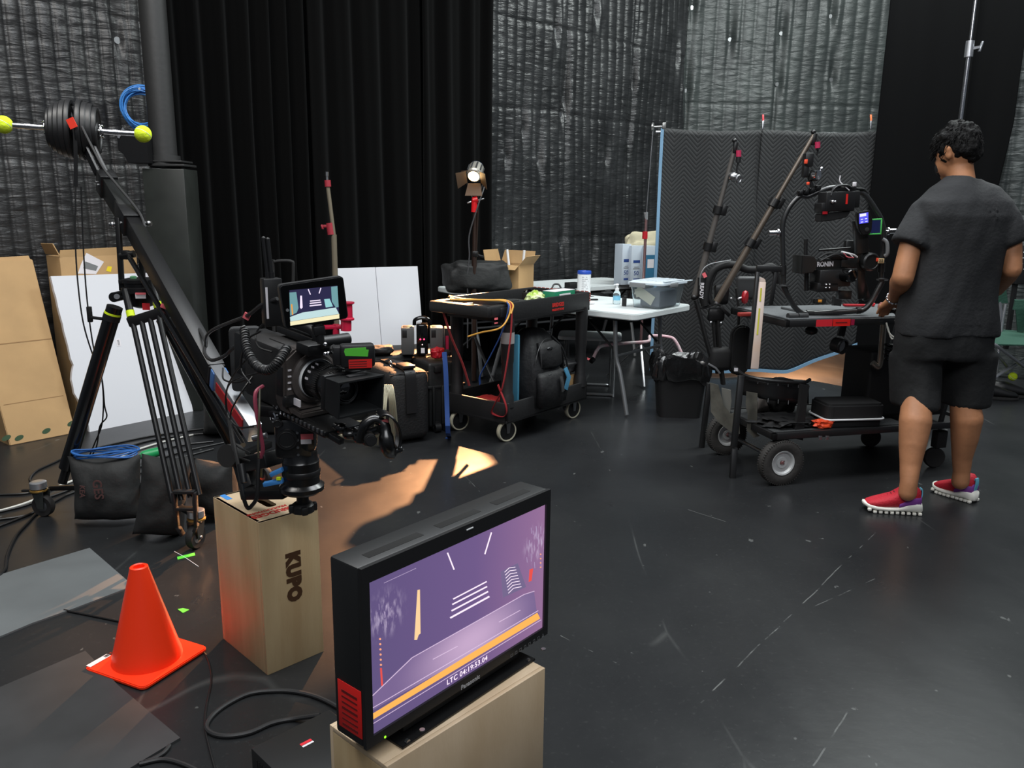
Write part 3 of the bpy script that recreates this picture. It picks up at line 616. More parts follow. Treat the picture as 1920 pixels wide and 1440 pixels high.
# two white panels against the curtain
b0 = G(640, 716); b1 = G(818, 699); ex = (b1-b0).normalized(); tr_, up_ = leanpt(783, 499, b1, ex, .17); hh = (tr_-b1).dot(up_); sk = (tr_-b1).dot(ex)
tm, _ = leanpt(704, 503, b1, ex, .17)
X = frame(b0, ex, up_); um = (tm-b0).dot(ex); t0, _ = leanpt(626, 506, b1, ex, .17); u0 = (t0-b0).dot(ex)
for (ua, ub, lab) in ((u0, um-.002, 'white foam board leaning on the black curtain, left of the pair'), (um+.002, (b1-b0).length+sk, 'white foam board leaning on the black curtain, right of the pair')):
    o = thing('foam_board', lab, 'board', X=X @ tr(ua, 0, 0), group=None); q = M(); q.prism([(-sk*0, 0), (ub-ua, 0), (ub-ua, hh), (0, hh)], .025, tr(0, 0, -.025), bev=.002); mk('board', q, FOAM, o, world=False)
# ------------------------------------------------------------ jib crane on its tripod
GLB = mat('gloss_black_tube', (14, 14, 15), .18, spec=.7)
ALU = mat('bare_aluminium', (200, 202, 206), .32, .85)
IRON = mat('cast_iron_black', (28, 28, 29), .45, spec=.6)
TENNIS = mat('tennis_ball_felt', (214, 240, 44), .9, bump=.4, bs=60)
BRASS = mat('yellow_zinc', (190, 150, 80), .35, .8)
jc = G(262, 975); jc = V((-1.67, 3.6, 0))
jb = thing('camera_jib', 'long black camera crane arm on a three-legged rolling tripod, weight plates at its raised end', 'camera crane', jc)
def jp(name, q, m, par=jb, **k): return mk(name, q, m, par, **k)
# counterweight bar, square to the arm
wc = W(132, 236, 3.95); bl1 = W(12, 234, 3.85); br1 = W(263, 251, 4.03); bd = (br1-bl1).normalized()
q = M(); q.cyl(bl1, br1, .0125, n=20); bar = jp('counterweight_bar', q, CHROME)
def along(px): return bl1 + bd*((px-12)/(251)*(br1-bl1).length)
for px in (50, 215): q = M(); q.cyl(along(px)-bd*.01, along(px)+bd*.012, .0145); mk('bar_sleeve', q, CHROME, bar)
for px in (84, 187):
    q = M(); q.lathe([(.016, -.008), (.026, -.006), (.026, .006), (.016, .008)], along(px), bd, 16)
    for k in range(6): a = k*pi/3; q.sph(along(px)+V((0, cos(a)*.024, sin(a)*.028)), .007, n=8)
    jp('star_collar', q, CHROME)
def plate(px, r, th, nm='weight_plate', m=IRON, sg=1):
    q = M(); q.lathe([(.016, -th/2), (r*.35, -th/2), (r*.38, -th/2+.004), (r*.80, -th/2+.004), (r*.85, -th/2-.002), (r-.004, -th/2-.002), (r, -th/2+.003), (r, th/2-.003), (r-.004, th/2+.002), (r*.85, th/2+.002), (r*.8, th/2-.004), (r*.38, th/2-.004), (r*.35, th/2), (.016, th/2)], along(px), bd, 44, caps=False); jp(nm, q, m)
for px, r, th in ((92, .088, .016), (100, .105, .020), (110, .118, .022), (120, .128, .024), (130, .136, .018), (150, .138, .018), (160, .128, .022), (169, .122, .022), (178, .108, .02)): plate(px, r, th)
for p in (bl1, br1):
    q = M(); q.sph(p+(bd*-.012 if p == bl1 else bd*.012),   .040, n=24); o = jp('tennis_ball', q, TENNIS)
    q = M(); q.torus(p+bd*(.012 if p == br1 else -.012), (.3, .5, .8), .0392, .0016, 28, 6); mk('ball_seam', q, WHITE, o)
# arm
A0 = W(133, 205, 3.98); A1 = W(190, 325, 3.84); A2 = W(205, 352, 3.8); A3 = W(243, 412, 3.62); A4 = W(345, 610, 3.06); A5 = W(404, 700, 2.8); A6 = W(478, 812, 2.5)
ax = (A6-A3).normalized(); side = ax.cross(V((0, 0, 1))).normalized(); upa = side.cross(ax)
q = M(); q.bar(A0+side*.018, A1+side*.018, .012, .045, upa, .002); q.bar(A0-side*.018, A1-side*.018, .012, .045, upa, .002); jp('rear_arm', q, BMETAL)
q = M(); q.bar(A2-ax*.06, A3, .062, .092, upa, .004); jp('arm_section', q, mat('arm_black', (17, 19, 18), .38, spec=.45))
q = M(); q.bar(A2-ax*.09, A2-ax*.0, .075, .105, upa, .004); q.bar(A3-ax*.10, A3+ax*.06, .08, .10, upa, .004); jp('arm_clamp', q, BMETAL)
for (p, s_) in ((A2-ax*.06, 1), (A2-ax*.03, 1), (A2-ax*.06, -1), (A2-ax*.03, -1), (A3-ax*.08, 1), (A3, 1), (A3-ax*.05, 1), (A3+ax*.03, -1)):
    q = M(); q.cyl(p+side*(-.038*s_)+upa*.0, p+side*(-.046*s_), .006, n=10); jp('bolt', q, STEEL)
q = M(); q.bar(A3, A5, .058, .085, upa, .003); jp('arm_section', q, BMETAL)
q = M(); q.bar(A5-ax*.07, A6, .044, .066, upa, .003); ae = jp('aluminium_arm_end', q, ALU, label='bare aluminium lower section of the arm')
q = M(); q.bar(A5+ax*.09, A6-ax*.12, .003, .032, upa, .0005); q2 = M([[1, 0, 0, 0], [0, 1, 0, 0], [0, 0, 1, 0], [0, 0, 0, 1]] if 0 else tr(*(side*-.0245)))
q2.bar(A5+ax*.09, A6-ax*.05, .003, .036, upa); 
mk('red_stripe', M(tr(*(side*.024))).bar(A5+ax*.08, A6-ax*.05, .003, .036, upa), RED, ae); mk('red_stripe', q2, RED, ae)
q = M(); q.bar(A5+ax*.02, A5+ax*.055, .053, .074, upa, .003); q.bar(A5+ax*.04+side*-.026-upa*.03, A5+ax*.04+side*-.026-upa*.09, .02, .02, ax); jp('blue_clip', q, mat('blue_clip', (70, 115, 175), .5), label='blue plastic clip')
q = M(); q.bar(A5-ax*.01, A5+ax*.012, .056, .076, upa, .002); jp('velcro_tie', q, BLACKM)
# parallelogram rod below the arm
R0 = W(240, 478, 3.58); R1 = W(312, 590, 3.2); R2 = W(455, 835, 2.58)
q = M(); q.cyl(R0, R2, .011, n=14); jp('levelling_rod', q, GLB)
q = M(); q.cyl(W(226, 480, 3.58), W(252, 476, 3.58), .016, n=16); q.bar(W(236, 478, 3.58)-V((0, 0, .02)), W(236, 478, 3.58)+V((0, 0, .02)), .03, .03, (1, 0, 0), .004); jp('rod_joint', q, BMETAL)
q = M(); q.cyl(W(206, 421, 3.62), W(284, 419, 3.62), .010, n=12); jp('pivot_axle', q, STEEL)
for p in (W(211, 421, 3.62), W(279, 419, 3.62)): q = M(); q.sph(p, .013, n=10); jp('pivot_knob', q, STEEL)
q = M(); q.bar(W(221, 408, 3.62), W(229, 545, 3.6), .02, .022, (0, 1, 0), .003); q.bar(W(262, 412, 3.68), W(268, 530, 3.66), .02, .022, (0, 1, 0), .003); q.bar(W(225, 528, 3.6), W(290, 528, 3.62), .05, .02, (0, 0, 1), .003); jp('pivot_yoke', q, BMETAL)
# tripod bowl and crown
bw = W(264, 542, 3.6); q = M(); q.lathe([(.05, .05), (.075, .045), (.075, .03), (.068, .028), (.068, .012), (.08, .008), (.08, -.012), (.05, -.02), (.045, -.075), (.02, -.085)], bw, (0, 0, 1), 32); jp('tripod_bowl', q, BMETAL)
q = M(); q.lathe([(.014, 0), (.014, .008), (.008, .011)], bw+V((-.015, -.03, .05)), (0, 0, 1), 16); jp('spirit_level', q, mat('level_green', (96, 150, 110), .2))
q = M(); q.bar(W(254, 555, 3.51), W(273, 555, 3.51), .003, .022, (0, 0, 1)); jp('bridge_label', q, STK)
q = M(); q.bar(W(254, 550.5, 3.505), W(273, 550.5, 3.505), .003, .008, (0, 0, 1)); jp('bridge_label', q, PINKT)
q = M(); q.box(tuple(W(274, 575, 3.52)), (.032, .004, .03)); jp('tape_flag', q, REDTAPE)
def leg(top, mid, foot, thick, n, spread, name='tripod_leg'):
    d = (foot-top).normalized(); sd = d.cross(V((0, 1, 0))).normalized()
    q = M(); t_ = None
    for k in range(n):
        o_ = sd*((k-(n-1)/2)*spread); q.cyl(top+o_, foot+o_, thick, n=20)
    l = jp(name, q, GLB if n == 1 else BMETAL); return l, d, sd
# left leg (one thick sleeve), front leg (four tubes), rear right leg
T1 = W(222, 553, 3.58); F1 = W(117, 905, 3.56); l, d, sd = leg(T1+ (F1-T1)*.06, None, T1+(F1-T1)*.92, .034, 1, 0)
q = M(); q.cyl(T1+(F1-T1)*.88, F1, .02, n=16); mk('foot_tube', q, BMETAL, l)
q = M(); q.cyl(W(219, 556, 3.56)-V((0, .03, 0)), W(219, 556, 3.56)+V((0, .04, 0)), .022, n=16); mk('leg_hinge', q, BMETAL, l)
q = M(); q.cyl(W(219, 556, 3.524), W(219, 556, 3.515), .012, n=16); mk('hinge_bolt', q, STEEL, l)
q = M(); q.cyl(T1+d*.11-d*.016, T1+d*.11+d*.012, .037, n=20); q.bar(T1+d*.12, T1+d*.12+V((-.09, -.01, .012)), .012, .018, (0, 1, 0), .002); q.bar(T1+d*.12+V((-.088, -.01, -.01)), T1+d*.12+V((-.088, -.01, .06)), .02, .016, (0, 1, 0), .003); mk('leg_lock', q, BLACK, l)
q = M(); q.cyl(T1+d*.085, T1+d*.105, .036, n=20); mk('yellow_tape', q, YTAPE, l)
T2 = W(268, 575, 3.5); F2 = W(349, 935, 3.2); l, d, sd = leg(T2+(F2-T2)*.04, None, F2, .0115, 4, .040)
q = M(); q.bar(T2+d*.05-sd*.078, T2+d*.05+sd*.078, .045, .03, (0, 1, 0), .006); mk('leg_lock', q, BLACK, l)
for s_ in (-.062, .066): q = M(); q.cyl(T2+sd*s_+d*.0, T2+sd*s_+d*.028, .0175, n=16); mk('yellow_tape', q, YTAPE, l); 
for s_ in (-.062, .066): q = M(); q.cyl(T2+sd*s_-d*.10, T2+sd*s_+d*.02, .016, n=16); mk('leg_head', q, BMETAL, l)
# foot bracket of the front leg
q = M(); fb = F2
for a_, b__ in (((-.045, -.055), (.045, -.055)), ((-.045, -.055), (-.040, .10)), ((.045, -.055), (.040, .10)), ((-.04, .02), (.04, .02)), ((-.04, .10), (-.02, .14)), ((.04, .10), (.02, .14))):
    q.bar(fb+V((a_[0], -.012, -a_[1]-.02)), fb+V((b__[0], -.012, -b__[1]-.02)), .014, .03, (0, 1, 0), .003)
mk('foot_bracket', q, BLACK, l)
T3 = W(300, 578, 3.62); F3 = V((-1.28, 3.98, .10)); F3 = W(452, 862, 3.9); 
l, d, sd = leg(T3, None, F3, .033, 1, 0)
q = M(); q.cyl(T3+d*.05, T3+d*.10, .042, n=20); mk('leg_lock', q, BLACK, l)
# casters
def caster(g, r, dirx, lock=True):
    q = M(); hub = V((g.x, g.y, r)); ax_ = V((cos(dirx), sin(dirx), 0))
    q.lathe([(r*.55, -.014), (r*.93, -.016), (r, -.010), (r, .010), (r*.93, .016), (r*.55, .014)], hub, ax_, 32); w = jp('caster_wheel', q, RUBBER)
    q = M(); q.lathe([(.008, -.019), (r*.58, -.013), (r*.58, .013), (.008, .019)], hub, ax_, 24); mk('wheel_hub', q, STEEL, w)
    q = M(); bk = V((-ax_.y, ax_.x, 0))
    for s_ in (-1, 1): q.prism([(-.014, -.01), (.014, -.01), (.038, r+.022), (-.022, r+.022)], .003, frame(hub+ax_*(.023*s_), bk, (0, 0, 1)))
    top = V((g.x, g.y, 2*r+.02))+bk*.015; q.box(tuple(top), (.062, .062, .004)); jp('caster_fork', q, mat('dark_zinc', (70, 74, 72), .4, .5))
    q = M(); q.lathe([(.038, 0), (.038, .006), (.03, .010)], top, (0, 0, 1), 24); jp('caster_ring', q, BRASS)
    q = M(); q.lathe([(.03, .010), (.036, .014), (.036, .042), (.03, .045)], top, (0, 0, 1), 24); jp('foot_cup', q, ALU)
    q = M(); q.sph(hub+ax_*.026, .008, n=8); jp('axle_bolt', q, STEEL)
caster(G(84, 967), .052, 1.45)
caster(G(368, 1027), .052, -.25)
caster(V((-1.30, 4.02, 0)), .052, 1.0)
q = M(); q.bar(G(84, 967)+V((.03, .02, .13)), V((jc.x-.05, jc.y-.06, .16)), .02, .022, (0, 0, 1), .002); q.bar(G(368, 1027)+V((-.02, .02, .15)), V((jc.x-.05, jc.y-.06, .16)), .02, .022, (0, 0, 1), .002); q.bar(V((-1.30, 4.0, .15)), V((jc.x-.05, jc.y-.06, .16)), .02, .022, (0, 0, 1), .002); jp('floor_spreader', q, BMETAL)
q = M(); q.bar(G(84, 967)+V((-.09, 0, .125)), G(84, 967)+V((.02, 0, .13)), .025, .01, (0, 0, 1), .003); jp('brake_pedal', q, BLACK)
# strap and cables hanging from the weights (loops beside the arm)
q = M(); q.ribbon([W(134, 222, 3.86), W(141, 250, 3.83), W(142, 290, 3.83), W(142, 350, 3.83)], .018, .003, side=(1, 0, 0)); jp('strap', q, BLACK)
q = M(); q.bar(W(130, 222, 3.80), W(139, 240, 3.80), .004, .035, (1, 0, .0)); jp('tape_flag', q, mat('red_orange_tape', (235, 60, 40), .5))
def loose(name, label, pts, r, m=CABLE, k=6, n=7, group=None):
    q = M(); q.tube([W(*p) for p in pts], r, n, smooth=k); o = mk(name, q, m); tag(o, label, 'cable', group); return o
def line(lab, pts, r=.004, m=CABLE, k=6): return loose('cable', lab, pts, r, m, k)
line('grey cable running down along the top of the crane arm', [(136, 200, 3.92), (150, 230, 3.85), (175, 280, 3.78), (196, 318, 3.74), (218, 345, 3.70), (262, 400, 3.58), (276, 440, 3.5), (300, 490, 3.42), (309, 530, 3.3), (306, 572, 3.25)], .0055, mat('grey_black_cable', (38, 38, 39), .5))
line('black cable hanging from the weight plates to the floor, left of the crane tripod', [(142, 350, 3.83), (141, 440, 3.8), (145, 520, 3.78), (155, 600, 3.76), (172, 660, 3.76), (190, 705, 3.78), (196, 760, 3.80), (200, 782, 3.80), (187, 800, 3.82), (180, 840, 3.84), (158, 876, 3.86)], .0035)
line('black cable hanging beside the left tripod leg', [(152, 350, 3.86), (156, 460, 3.84), (163, 560, 3.82), (175, 650, 3.80), (192, 720, 3.80), (192, 790, 3.82), (178, 830, 3.84), (160, 872, 3.86)], .0035)
line('black cable from the crane joint across to the camera', [(306, 575, 3.25), (340, 590, 3.1), (368, 610, 3.0), (385, 640, 2.8), (383, 660, 2.7), (396, 675, 2.6), (420, 668, 2.5), (440, 650, 2.45), (462, 645, 2.4), (476, 655, 2.35)], .006, mat('grey_black_cable', (38, 38, 39), .5))
line('black cable with a pink tape flag reaching up to the wireless transmitter', [(386, 650, 2.75), (388, 630, 2.7), (400, 618, 2.6), (430, 605, 2.45), (463, 592, 2.3), (490, 572, 2.2), (520, 560, 2.17)], .0055, mat('grey_black_cable', (38, 38, 39), .5))
q = M(); q.bar(W(457, 590, 2.3), W(469, 596, 2.3), .004, .018, (0, 0, 1)); q.bar(W(302, 572, 3.22), W(318, 578, 3.22), .01, .022, (0, 0, 1), .003)
tag(mk('tape_flag', M().bar(W(457, 590, 2.3), W(468, 596, 2.3), .004, .018, (0, 0, 1)), PINKT), 'pink tape flag wrapped on the cable left of the small camera monitor', 'tape')
tag(mk('tape_flag', M().bar(W(302, 572, 3.22), W(317, 578, 3.22), .013, .018, (0, 0, 1), .003), PINKT), 'pink tape wrapped around the cable at the crane joint', 'tape')
# ------------------------------------------------------------ sandbags
def sandbag(px, py, w, d, h, ang, label, seed, lean=0, m=None, dy=0, group='black sandbags around the jib tripod'):
    g0 = G(px, py); X = tr(g0.x, g0.y+dy, 0) @ rz(ang) @ ry(lean)
    t = thing('sandbag', label, 'sandbag', X=tr(g0.x, g0.y+dy, 0) @ rz(ang), group=None)
    q = M(ry(lean)); N_ = 26
    def sf(sgn):
        def fn(i, j):
            u = i*2-1; v = j*2-1; ed = (1-abs(u)**3.2)*(1-abs(v)**3.5); th = sgn*d/2*max(0, ed)**.55*(1-.18*v)
            pin = 1-.07*(1-u*u)*0-.05*(1-abs(v))**1; x = u*w/2*(pin+.07*abs(v)**3); z = h/2+v*h/2*(1-.10*(1-abs(u))**1.0*(1 if v > 0 else .0)+.02*abs(u)**4) + .012
            n_ = .010*noise.noise(V((x*14+seed, z*14, sgn)))+.012*noise.noise(V((x*5+seed, z*6, sgn)))
            return V((x, th+n_*(ed > .02), max(.004, z)))
        return fn
    q.grid(sf(-1), N_, N_); q.grid(lambda i, j: sf(1)(1-i, j), N_, N_)
    mk('bag', q, m or mat('black_canvas', (30, 31, 31), .75, bump=.35, bs=25), t, world=False, ang=80)
    return t
s1 = sandbag(208, 975, .30, .20, .30, .12, 'black sandbag with faded GES lettering, left of the pair beside the jib tripod', 1)
Xs = WM[s1]
text('lettering', 'GES', Xs @ frame((.0, -.113, .19), (.05, -.0, -1), (1, -.02, .05)), .055, mat('faded_red_print', (88, 58, 56), .8), s1, bold=.001)
text('lettering', 'KEA', Xs @ frame((-.07, -.105, .18), (-.1, -.0, -1), (1, -.06, -.1)), .032, mat('faded_red_print', (88, 58, 56), .8), s1, bold=.0006)
s2 = sandbag(297, 1005, .20, .20, .36, .5, 'plain black sandbag tipped on its corner against the front leg of the jib tripod', 5, lean=.18)
s3 = sandbag(385, 990, .20, .2, .26, -.3, 'black sandbag half hidden behind the front caster of the jib tripod', 9, dy=.15)
s4 = sandbag(385, 845, .26, .24, .34, .2, 'black sandbag in shadow beyond the white foam board, behind the crane arm', 12, dy=.35)
# blue rope loop lying on the first bag
q = M(); 
for k in range(5): q.tube([V((Xs @ V((.0+.135*cos(a)+.01*k*sin(a), .02+.06*sin(a), .312+.006*sin(a*3+k)+.005*k))) ) for a in [2*pi*i/24 for i in range(24)]], .004, 6, closed=True)
tag(mk('rope_coil', q, mat('blue_rope', (36, 96, 168), .6)), 'coil of blue rope lying on top of the sandbag with GES lettering', 'rope')
# floor cables on the left
grp = 'black cables across the floor behind the jib'
for i, pts in enumerate((
  [(-10, 928), (50, 925), (80, 915)], [(-10, 962), (40, 950), (75, 938), (140, 915), (230, 880), (300, 868), (400, 842)],
  [(-10, 975), (40, 968), (75, 955), (170, 905), (260, 876), (330, 850), (420, 830)], [(-10, 990), (60, 962), (120, 930), (210, 900), (290, 880)],
  [(92, 916), (60, 905), (57, 895), (70, 882), (100, 868), (140, 850), (200, 835), (280, 818), (350, 808), (420, 800)],
  [(150, 872), (200, 852), (280, 826), (360, 815), (430, 812)], [(230, 870), (270, 852), (330, 836), (400, 828)])):
    cable(pts, .006, CABLE, ['black floor cable nearest the left frame edge, level with the left caster', 'black floor cable passing just under the left caster', 'black floor cable running from the frame edge behind both sandbags', 'lowest black floor cable left of the sandbags', 'black floor cable curling around the left caster toward the camera crane', 'black floor cable just below the foot of the white foam board', 'short black floor cable beside the green connector'][i])
cable([(-10, 958), (10, 955), (62, 938), (100, 916), (160, 892), (205, 872), (240, 850), (300, 830), (362, 815)], .006, mat('white_cable', (205, 205, 198), .5), 'off-white cable running over the floor past the sandbags')
q = M(); a_ = G(262, 856, .03); b_ = G(300, 846, .03); q.tube([a_, a_.lerp(b_, .15), a_.lerp(b_, .5), b_.lerp(a_, .1), b_], [.012, .026, .03, .027, .015], 14); tag(mk('cable_connector', q, mat('green_sleeve', (28, 140, 80), .4)), 'green plastic connector sleeve on the floor behind the jib legs', 'connector')
# slate-like bar on the floor under the arm: black flat bar with red label
q0 = G(352, 905); q1 = G(505, 838)
t = thing('floor_bar', 'black flat bar with a red sticker lying on the floor under the crane arm', 'bar', q0); q = M(); q.bar(q0+V((0, 0, .02)), q1+V((0, 0, .02)), .045, .035, (0, 0, 1), .003); mk('bar', q, BMETAL, t)
r0 = G(376, 893, .039); r1 = G(422, 868, .039); q = M(); q.bar(r0, r1, .036, .001, (0, 0, 1)); mk('sticker', q, mat('crimson_sticker', (190, 32, 52), .5), t)
r0 = G(385, 890, .040); r1 = G(412, 875, .040); q = M(); q.bar(r0, r1, .010, .001, (0, 0, 1)); mk('sticker_print', q, STK, t)
# blue coil and junction box on the wall by the column
q = M(); c_ = W(268, 204, 5.96)
for k in range(14): q.torus(c_+V((.012*sin(k*2.3), .012*cos(k*1.7), .015*sin(k*1.1))), (1*.35+.25*sin(k), -1, .2*cos(k*2)), .115+.035*((k*37) % 10)/10, .0046, 26, 6)
for v in range(len(q.v)): pass
bc0 = thing('cable_coil', 'coil of blue cable hanging on the wall behind the steel column', 'cable coil', c_); mk('coil', q, mat('blue_cable', (66, 138, 214), .45), bc0); q = M(); q.cyl(c_+V((0, -.03, .13)), c_+V((-.03, .06, .13)), .008, n=10); mk('wall_hook', q, STEEL, bc0)
X = frame(W(222, 288, 5.5), (1, 0, 0), (0, 0, 1)); t = thing('junction_box', 'black metal box with slanted sides mounted left of the steel column', 'box', X=X)
q = M(); q.prism([(0, .02), (.03, -.0), (.03+.03, -.06+.0), (.2, -.06), (.2, .13), (.0, .13)], .12, tr(0, 0, -.12), bev=.003); mk('housing', q, BMETAL, t, world=False)
q = M(); q.bar((.01, .10, .004), (.05, .16, .004), .016, .003, (0, 0, 1)); mk('bracket', q, ALU, t, world=False)
# ------------------------------------------------------------ fluid head at the end of the crane
ANOD = mat('satin_black_metal', (16, 16, 17), .28, spec=.8)
hb = W(566, 905, 2.28); hz = V((0, 0, 1))
hd = thing('fluid_head', 'black camera fluid head at the end of the crane arm, above the plywood box', 'tripod head', (hb.x, hb.y, .535))
def hp(name, q, m, par=None, **k): return mk(name, q, m, par or hd, **k)
z0 = .535
def HW(px, py, Y=2.28): return W(px, py, Y)
q = M(); q.lathe([(.035, .605-z0), (.060, .605-z0), (.066, .612-z0), (.066, .624-z0), (.060, .630-z0), (.054, .634-z0), (.054, .70-z0), (.050, .705-z0), (.048, .73-z0)], (hb.x, hb.y, z0), hz, 40); hp('bowl_adapter', q, ANOD)
q = M(); q.lathe([(.0545, .655-z0), (.0565, .658-z0), (.0565, .672-z0), (.0545, .675-z0)], (hb.x, hb.y, z0), hz, 40); hp('pan_ring', q, BLACK)
q = M(); q.cyl((hb.x, hb.y, .565), (hb.x, hb.y, .61), .018, n=20); q.lathe([(.02, 0), (.034, .003), (.034, .024), (.028, .030), (.018, .032)], (hb.x, hb.y, .537), hz, 12); 
for k in range(4): a = k*pi/2+.4; q.bar((hb.x+cos(a)*.02, hb.y+sin(a)*.02, .552), (hb.x+cos(a)*.042, hb.y+sin(a)*.042, .552), .02, .026, hz, .005)
hp('tie_down_knob', q, BLACK)
hx = V((.98, .18, 0)).normalized(); X = frame((hb.x-.01, hb.y, .80), hx, hz.cross(hx))
q = M(X); q.box((-.005, 0, -.02), (.105, .10, .12), .012); q.box((.035, 0, .0), (.05, .11, .13), .02); hp('tilt_housing', q, ANOD)
q = M(X); q.box((-.05, .0, .055), (.13, .085, .03), .004, X=ry(.12)); q.bar((-.10, -.03, .06), (.02, -.04, .045), .02, .022, hz, .003); hp('tilt_plate', q, BMETAL)
for cx, cz, r in ((-.022, -.018, .030), (-.045, .03, .013)):
    q = M(X); q.cyl((cx, -.050, cz), (cx, -.060, cz), r, n=28); q.torus((cx, -.060, cz), (0, 1, 0), r*.75, .002); hp('drag_dial', q, BLACK)
q = M(X); q.tube([(.01, -.055, .03), (.03, -.066, .038), (.045, -.07, .045)], .005, 8); hp('red_lever', q, REDTAPE, label='red brake lever')
q = M(X); q.box((.035, -.0585, -.012), (.035, .001, .018)); hp('label', q, PINKT)
q = M(X); q.box((.032, -.0588, -.026), (.030, .001, .014)); hp('label', q, STK)
for k in range(4): q = M(X); q.cyl((.008, -.050, .0-k*.022), (.008, -.056, .0-k*.022), .004, n=8); hp('bolt', q, STEEL)
# L bracket from arm to bowl, blue tape strips
q = M(); p0 = HW(452, 858, 2.45); p1 = HW(470, 920, 2.36); p2 = HW(530, 918, 2.3); q.bar(p0, p1, .05, .05, (0, 1, 0), .01); q.bar(p1, p2+V((.03, 0, 0)), .10, .03, hz, .004); q.bar(HW(468, 868, 2.42), HW(515, 858, 2.33), .07, .05, hz, .006); hp('offset_bracket', q, BMETAL)
q = M(); q.cyl(HW(425, 855, 2.38), HW(442, 853, 2.42), .036, n=30); hp('levelling_wheel', q, RUBBER)
for a, b_ in ((HW(495, 908, 2.24), HW(531, 901, 2.24)), (HW(508, 890, 2.24), HW(530, 880, 2.24))):
    q = M(); q.bar(a, b_, .02, .012, hz, .001); hp('blue_tape', q, BLUETAPE)
q = M(); q.bar(HW(519, 897, 2.23), HW(527, 897, 2.23), .01, .008, hz); hp('yellow_tape', q, YTAPE)
q = M(); q.cyl(HW(474, 822, 2.36), HW(500, 816, 2.36), .010, n=14); hp('pan_handle_stub', q, STEEL)
# ------------------------------------------------------------ cinema camera
cfw = V((.74, -.665, -.10)).normalized(); clat = V((.665, .74, 0)).normalized(); Xc = frame(W(678, 744, 2.08), clat, -cfw)
cm = thing('cinema_camera', 'black cinema camera with square matte box facing right, mounted on the crane head', 'camera', X=Xc)
def cp(name, q, m, par=None, **k): return mk(name, q, m, par or cm, world=False, **k)
CBODY = mat('warm_grey_camera_body', (74, 68, 65), .42)
# matte box: open hood, front at y=0
w, h, th = .150, .100, .004
q = M()
def hood(y, w, h): return [V((sx*w/2, y, sz*h/2)) for sx, sz in ((-1, -1), (1, -1), (1, 1), (-1, 1))]
o0, o1, i0, i1 = hood(0, w, h), hood(.075, w*.86, h*.86), hood(0, w-.010, h-.010), hood(.072, w*.86-.010, h*.86-.010)
vs = o0+o1+i0+i1; fs = []
for i in range(4):
    j = (i+1) % 4; fs += [(j, i, 4+i, 4+j), (8+i, 8+j, 12+j, 12+i), (i, j, 8+j, 8+i)]
q.add(vs, fs); mb = cp('matte_box', q, mat('matte_box_black', (22, 24, 25), .5), ang=20)
q = M(); q.box((0, .082, 0), (w*.90, .018, h*.98), .005); 
N = 40; vs = []; fs = []
cp('filter_stage', q, BLACK, mb)
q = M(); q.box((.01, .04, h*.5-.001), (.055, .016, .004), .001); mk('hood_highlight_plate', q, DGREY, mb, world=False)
q = M(); q.lathe([(.047, 0), (.047, .004), (.041, .012), (.041, .002)], (0, .073, 0), (0, -1, 0), 40, caps=False); q.lathe([(.001, .002), (.040, .002)], (0, .073, 0), (0, -1, 0), 40, caps=False); cp('lens_front_ring', q, GLOSS)
q = M(); q.lathe([(.0005, .010), (.012, .009), (.024, .006), (.033, .001)], (0, .070, 0), (0, -1, 0), 40, caps=False); cp('front_glass', q, mat('coated_glass', (8, 12, 14), .03, spec=1, coat=1))
for r, y_ in ((.034, .064), (.028, .061), (.038, .066)): q = M(); q.torus((0, y_, 0), (0, 1, 0), r, .0012, 40, 6); cp('inner_ring', q, DGREY)
q = M(); q.lathe([(.048, .09), (.051, .095), (.051, .12), (.048, .122), (.048, .138), (.053, .140), (.053, .165), (.050, .168), (.050, .198), (.056, .20), (.056, .212), (.046, .214), (.046, .25)], (0, 0, 0), (0, 1, 0), 44); cp('lens_barrel', q, ANOD)
for y_, n_ in ((.100, 56), (.146, 56)):
    q = M()
    for k in range(n_): a = 2*pi*k/n_; q.box((.0525*cos(a), y_, .0525*sin(a)), (.0022, .020, .0022), X=None)
    cp('focus_ring', q, RUBBER)
q = M(); q.lathe([(.0562, .196), (.0568, .197), (.0568, .2105), (.0562, .2115)], (0, 0, 0), (0, 1, 0), 44, caps=False); cp('white_ring', q, WHITE)
q = M()
for a0 in (2.2, 2.5, 2.9, 1.9): q.box((.0510*cos(a0), .182, .0510*sin(a0)), (.002, .012, .006))
cp('lens_marking', q, STK)
# body
bp = [(-.072, -.055), (-.058, -.085), (.05, -.085), (.072, -.06), (.072, .045), (.05, .072), (-.045, .072), (-.072, .05)]
q = M(); XX = Matrix(((1, 0, 0, 0), (0, 0, 1, .222), (0, 1, 0, 0), (0, 0, 0, 1))); 
q.prism([(x*1.28, z*1.22) for x, z in bp], .05, Matrix(((1, 0, 0, 0), (0, 0, -1, .272), (0, 1, 0, 0), (0, 0, 0, 1))), bev=.006); q.lathe([(.066, .208), (.074, .214), (.074, .226)], (0, 0, 0), (0, 1, 0), 40); cp('front_housing', q, CBODY)
q = M(); q.box((0, .36, -.008), (.168, .18, .180), .012); q.box((0, .30, .075), (.10, .16, .025), .01); cp('camera_body', q, mat('camera_charcoal', (36, 35, 35), .5))
q = M(); q.box((-.0925, .247, -.005), (.003, .030, .085), .001); q.box((-.070, .225, -.060), (.05, .02, .035), .008); cp('switch_panel', q, BLACK)
for k in range(4): q = M(); q.box((-.078, .2205, .03-k*.018), (.010, .003, .0045)); cp('switch', q, STK)
q = M(); q.prism([(-.06, 0), (.06, 0), (.05, .05), (-.05, .05)], .02, frame((-.01, .235, -.078), (1, 0, 0), (0, -1, -.25)), bev=.004); cp('front_lip', q, CBODY)
q = M(); 
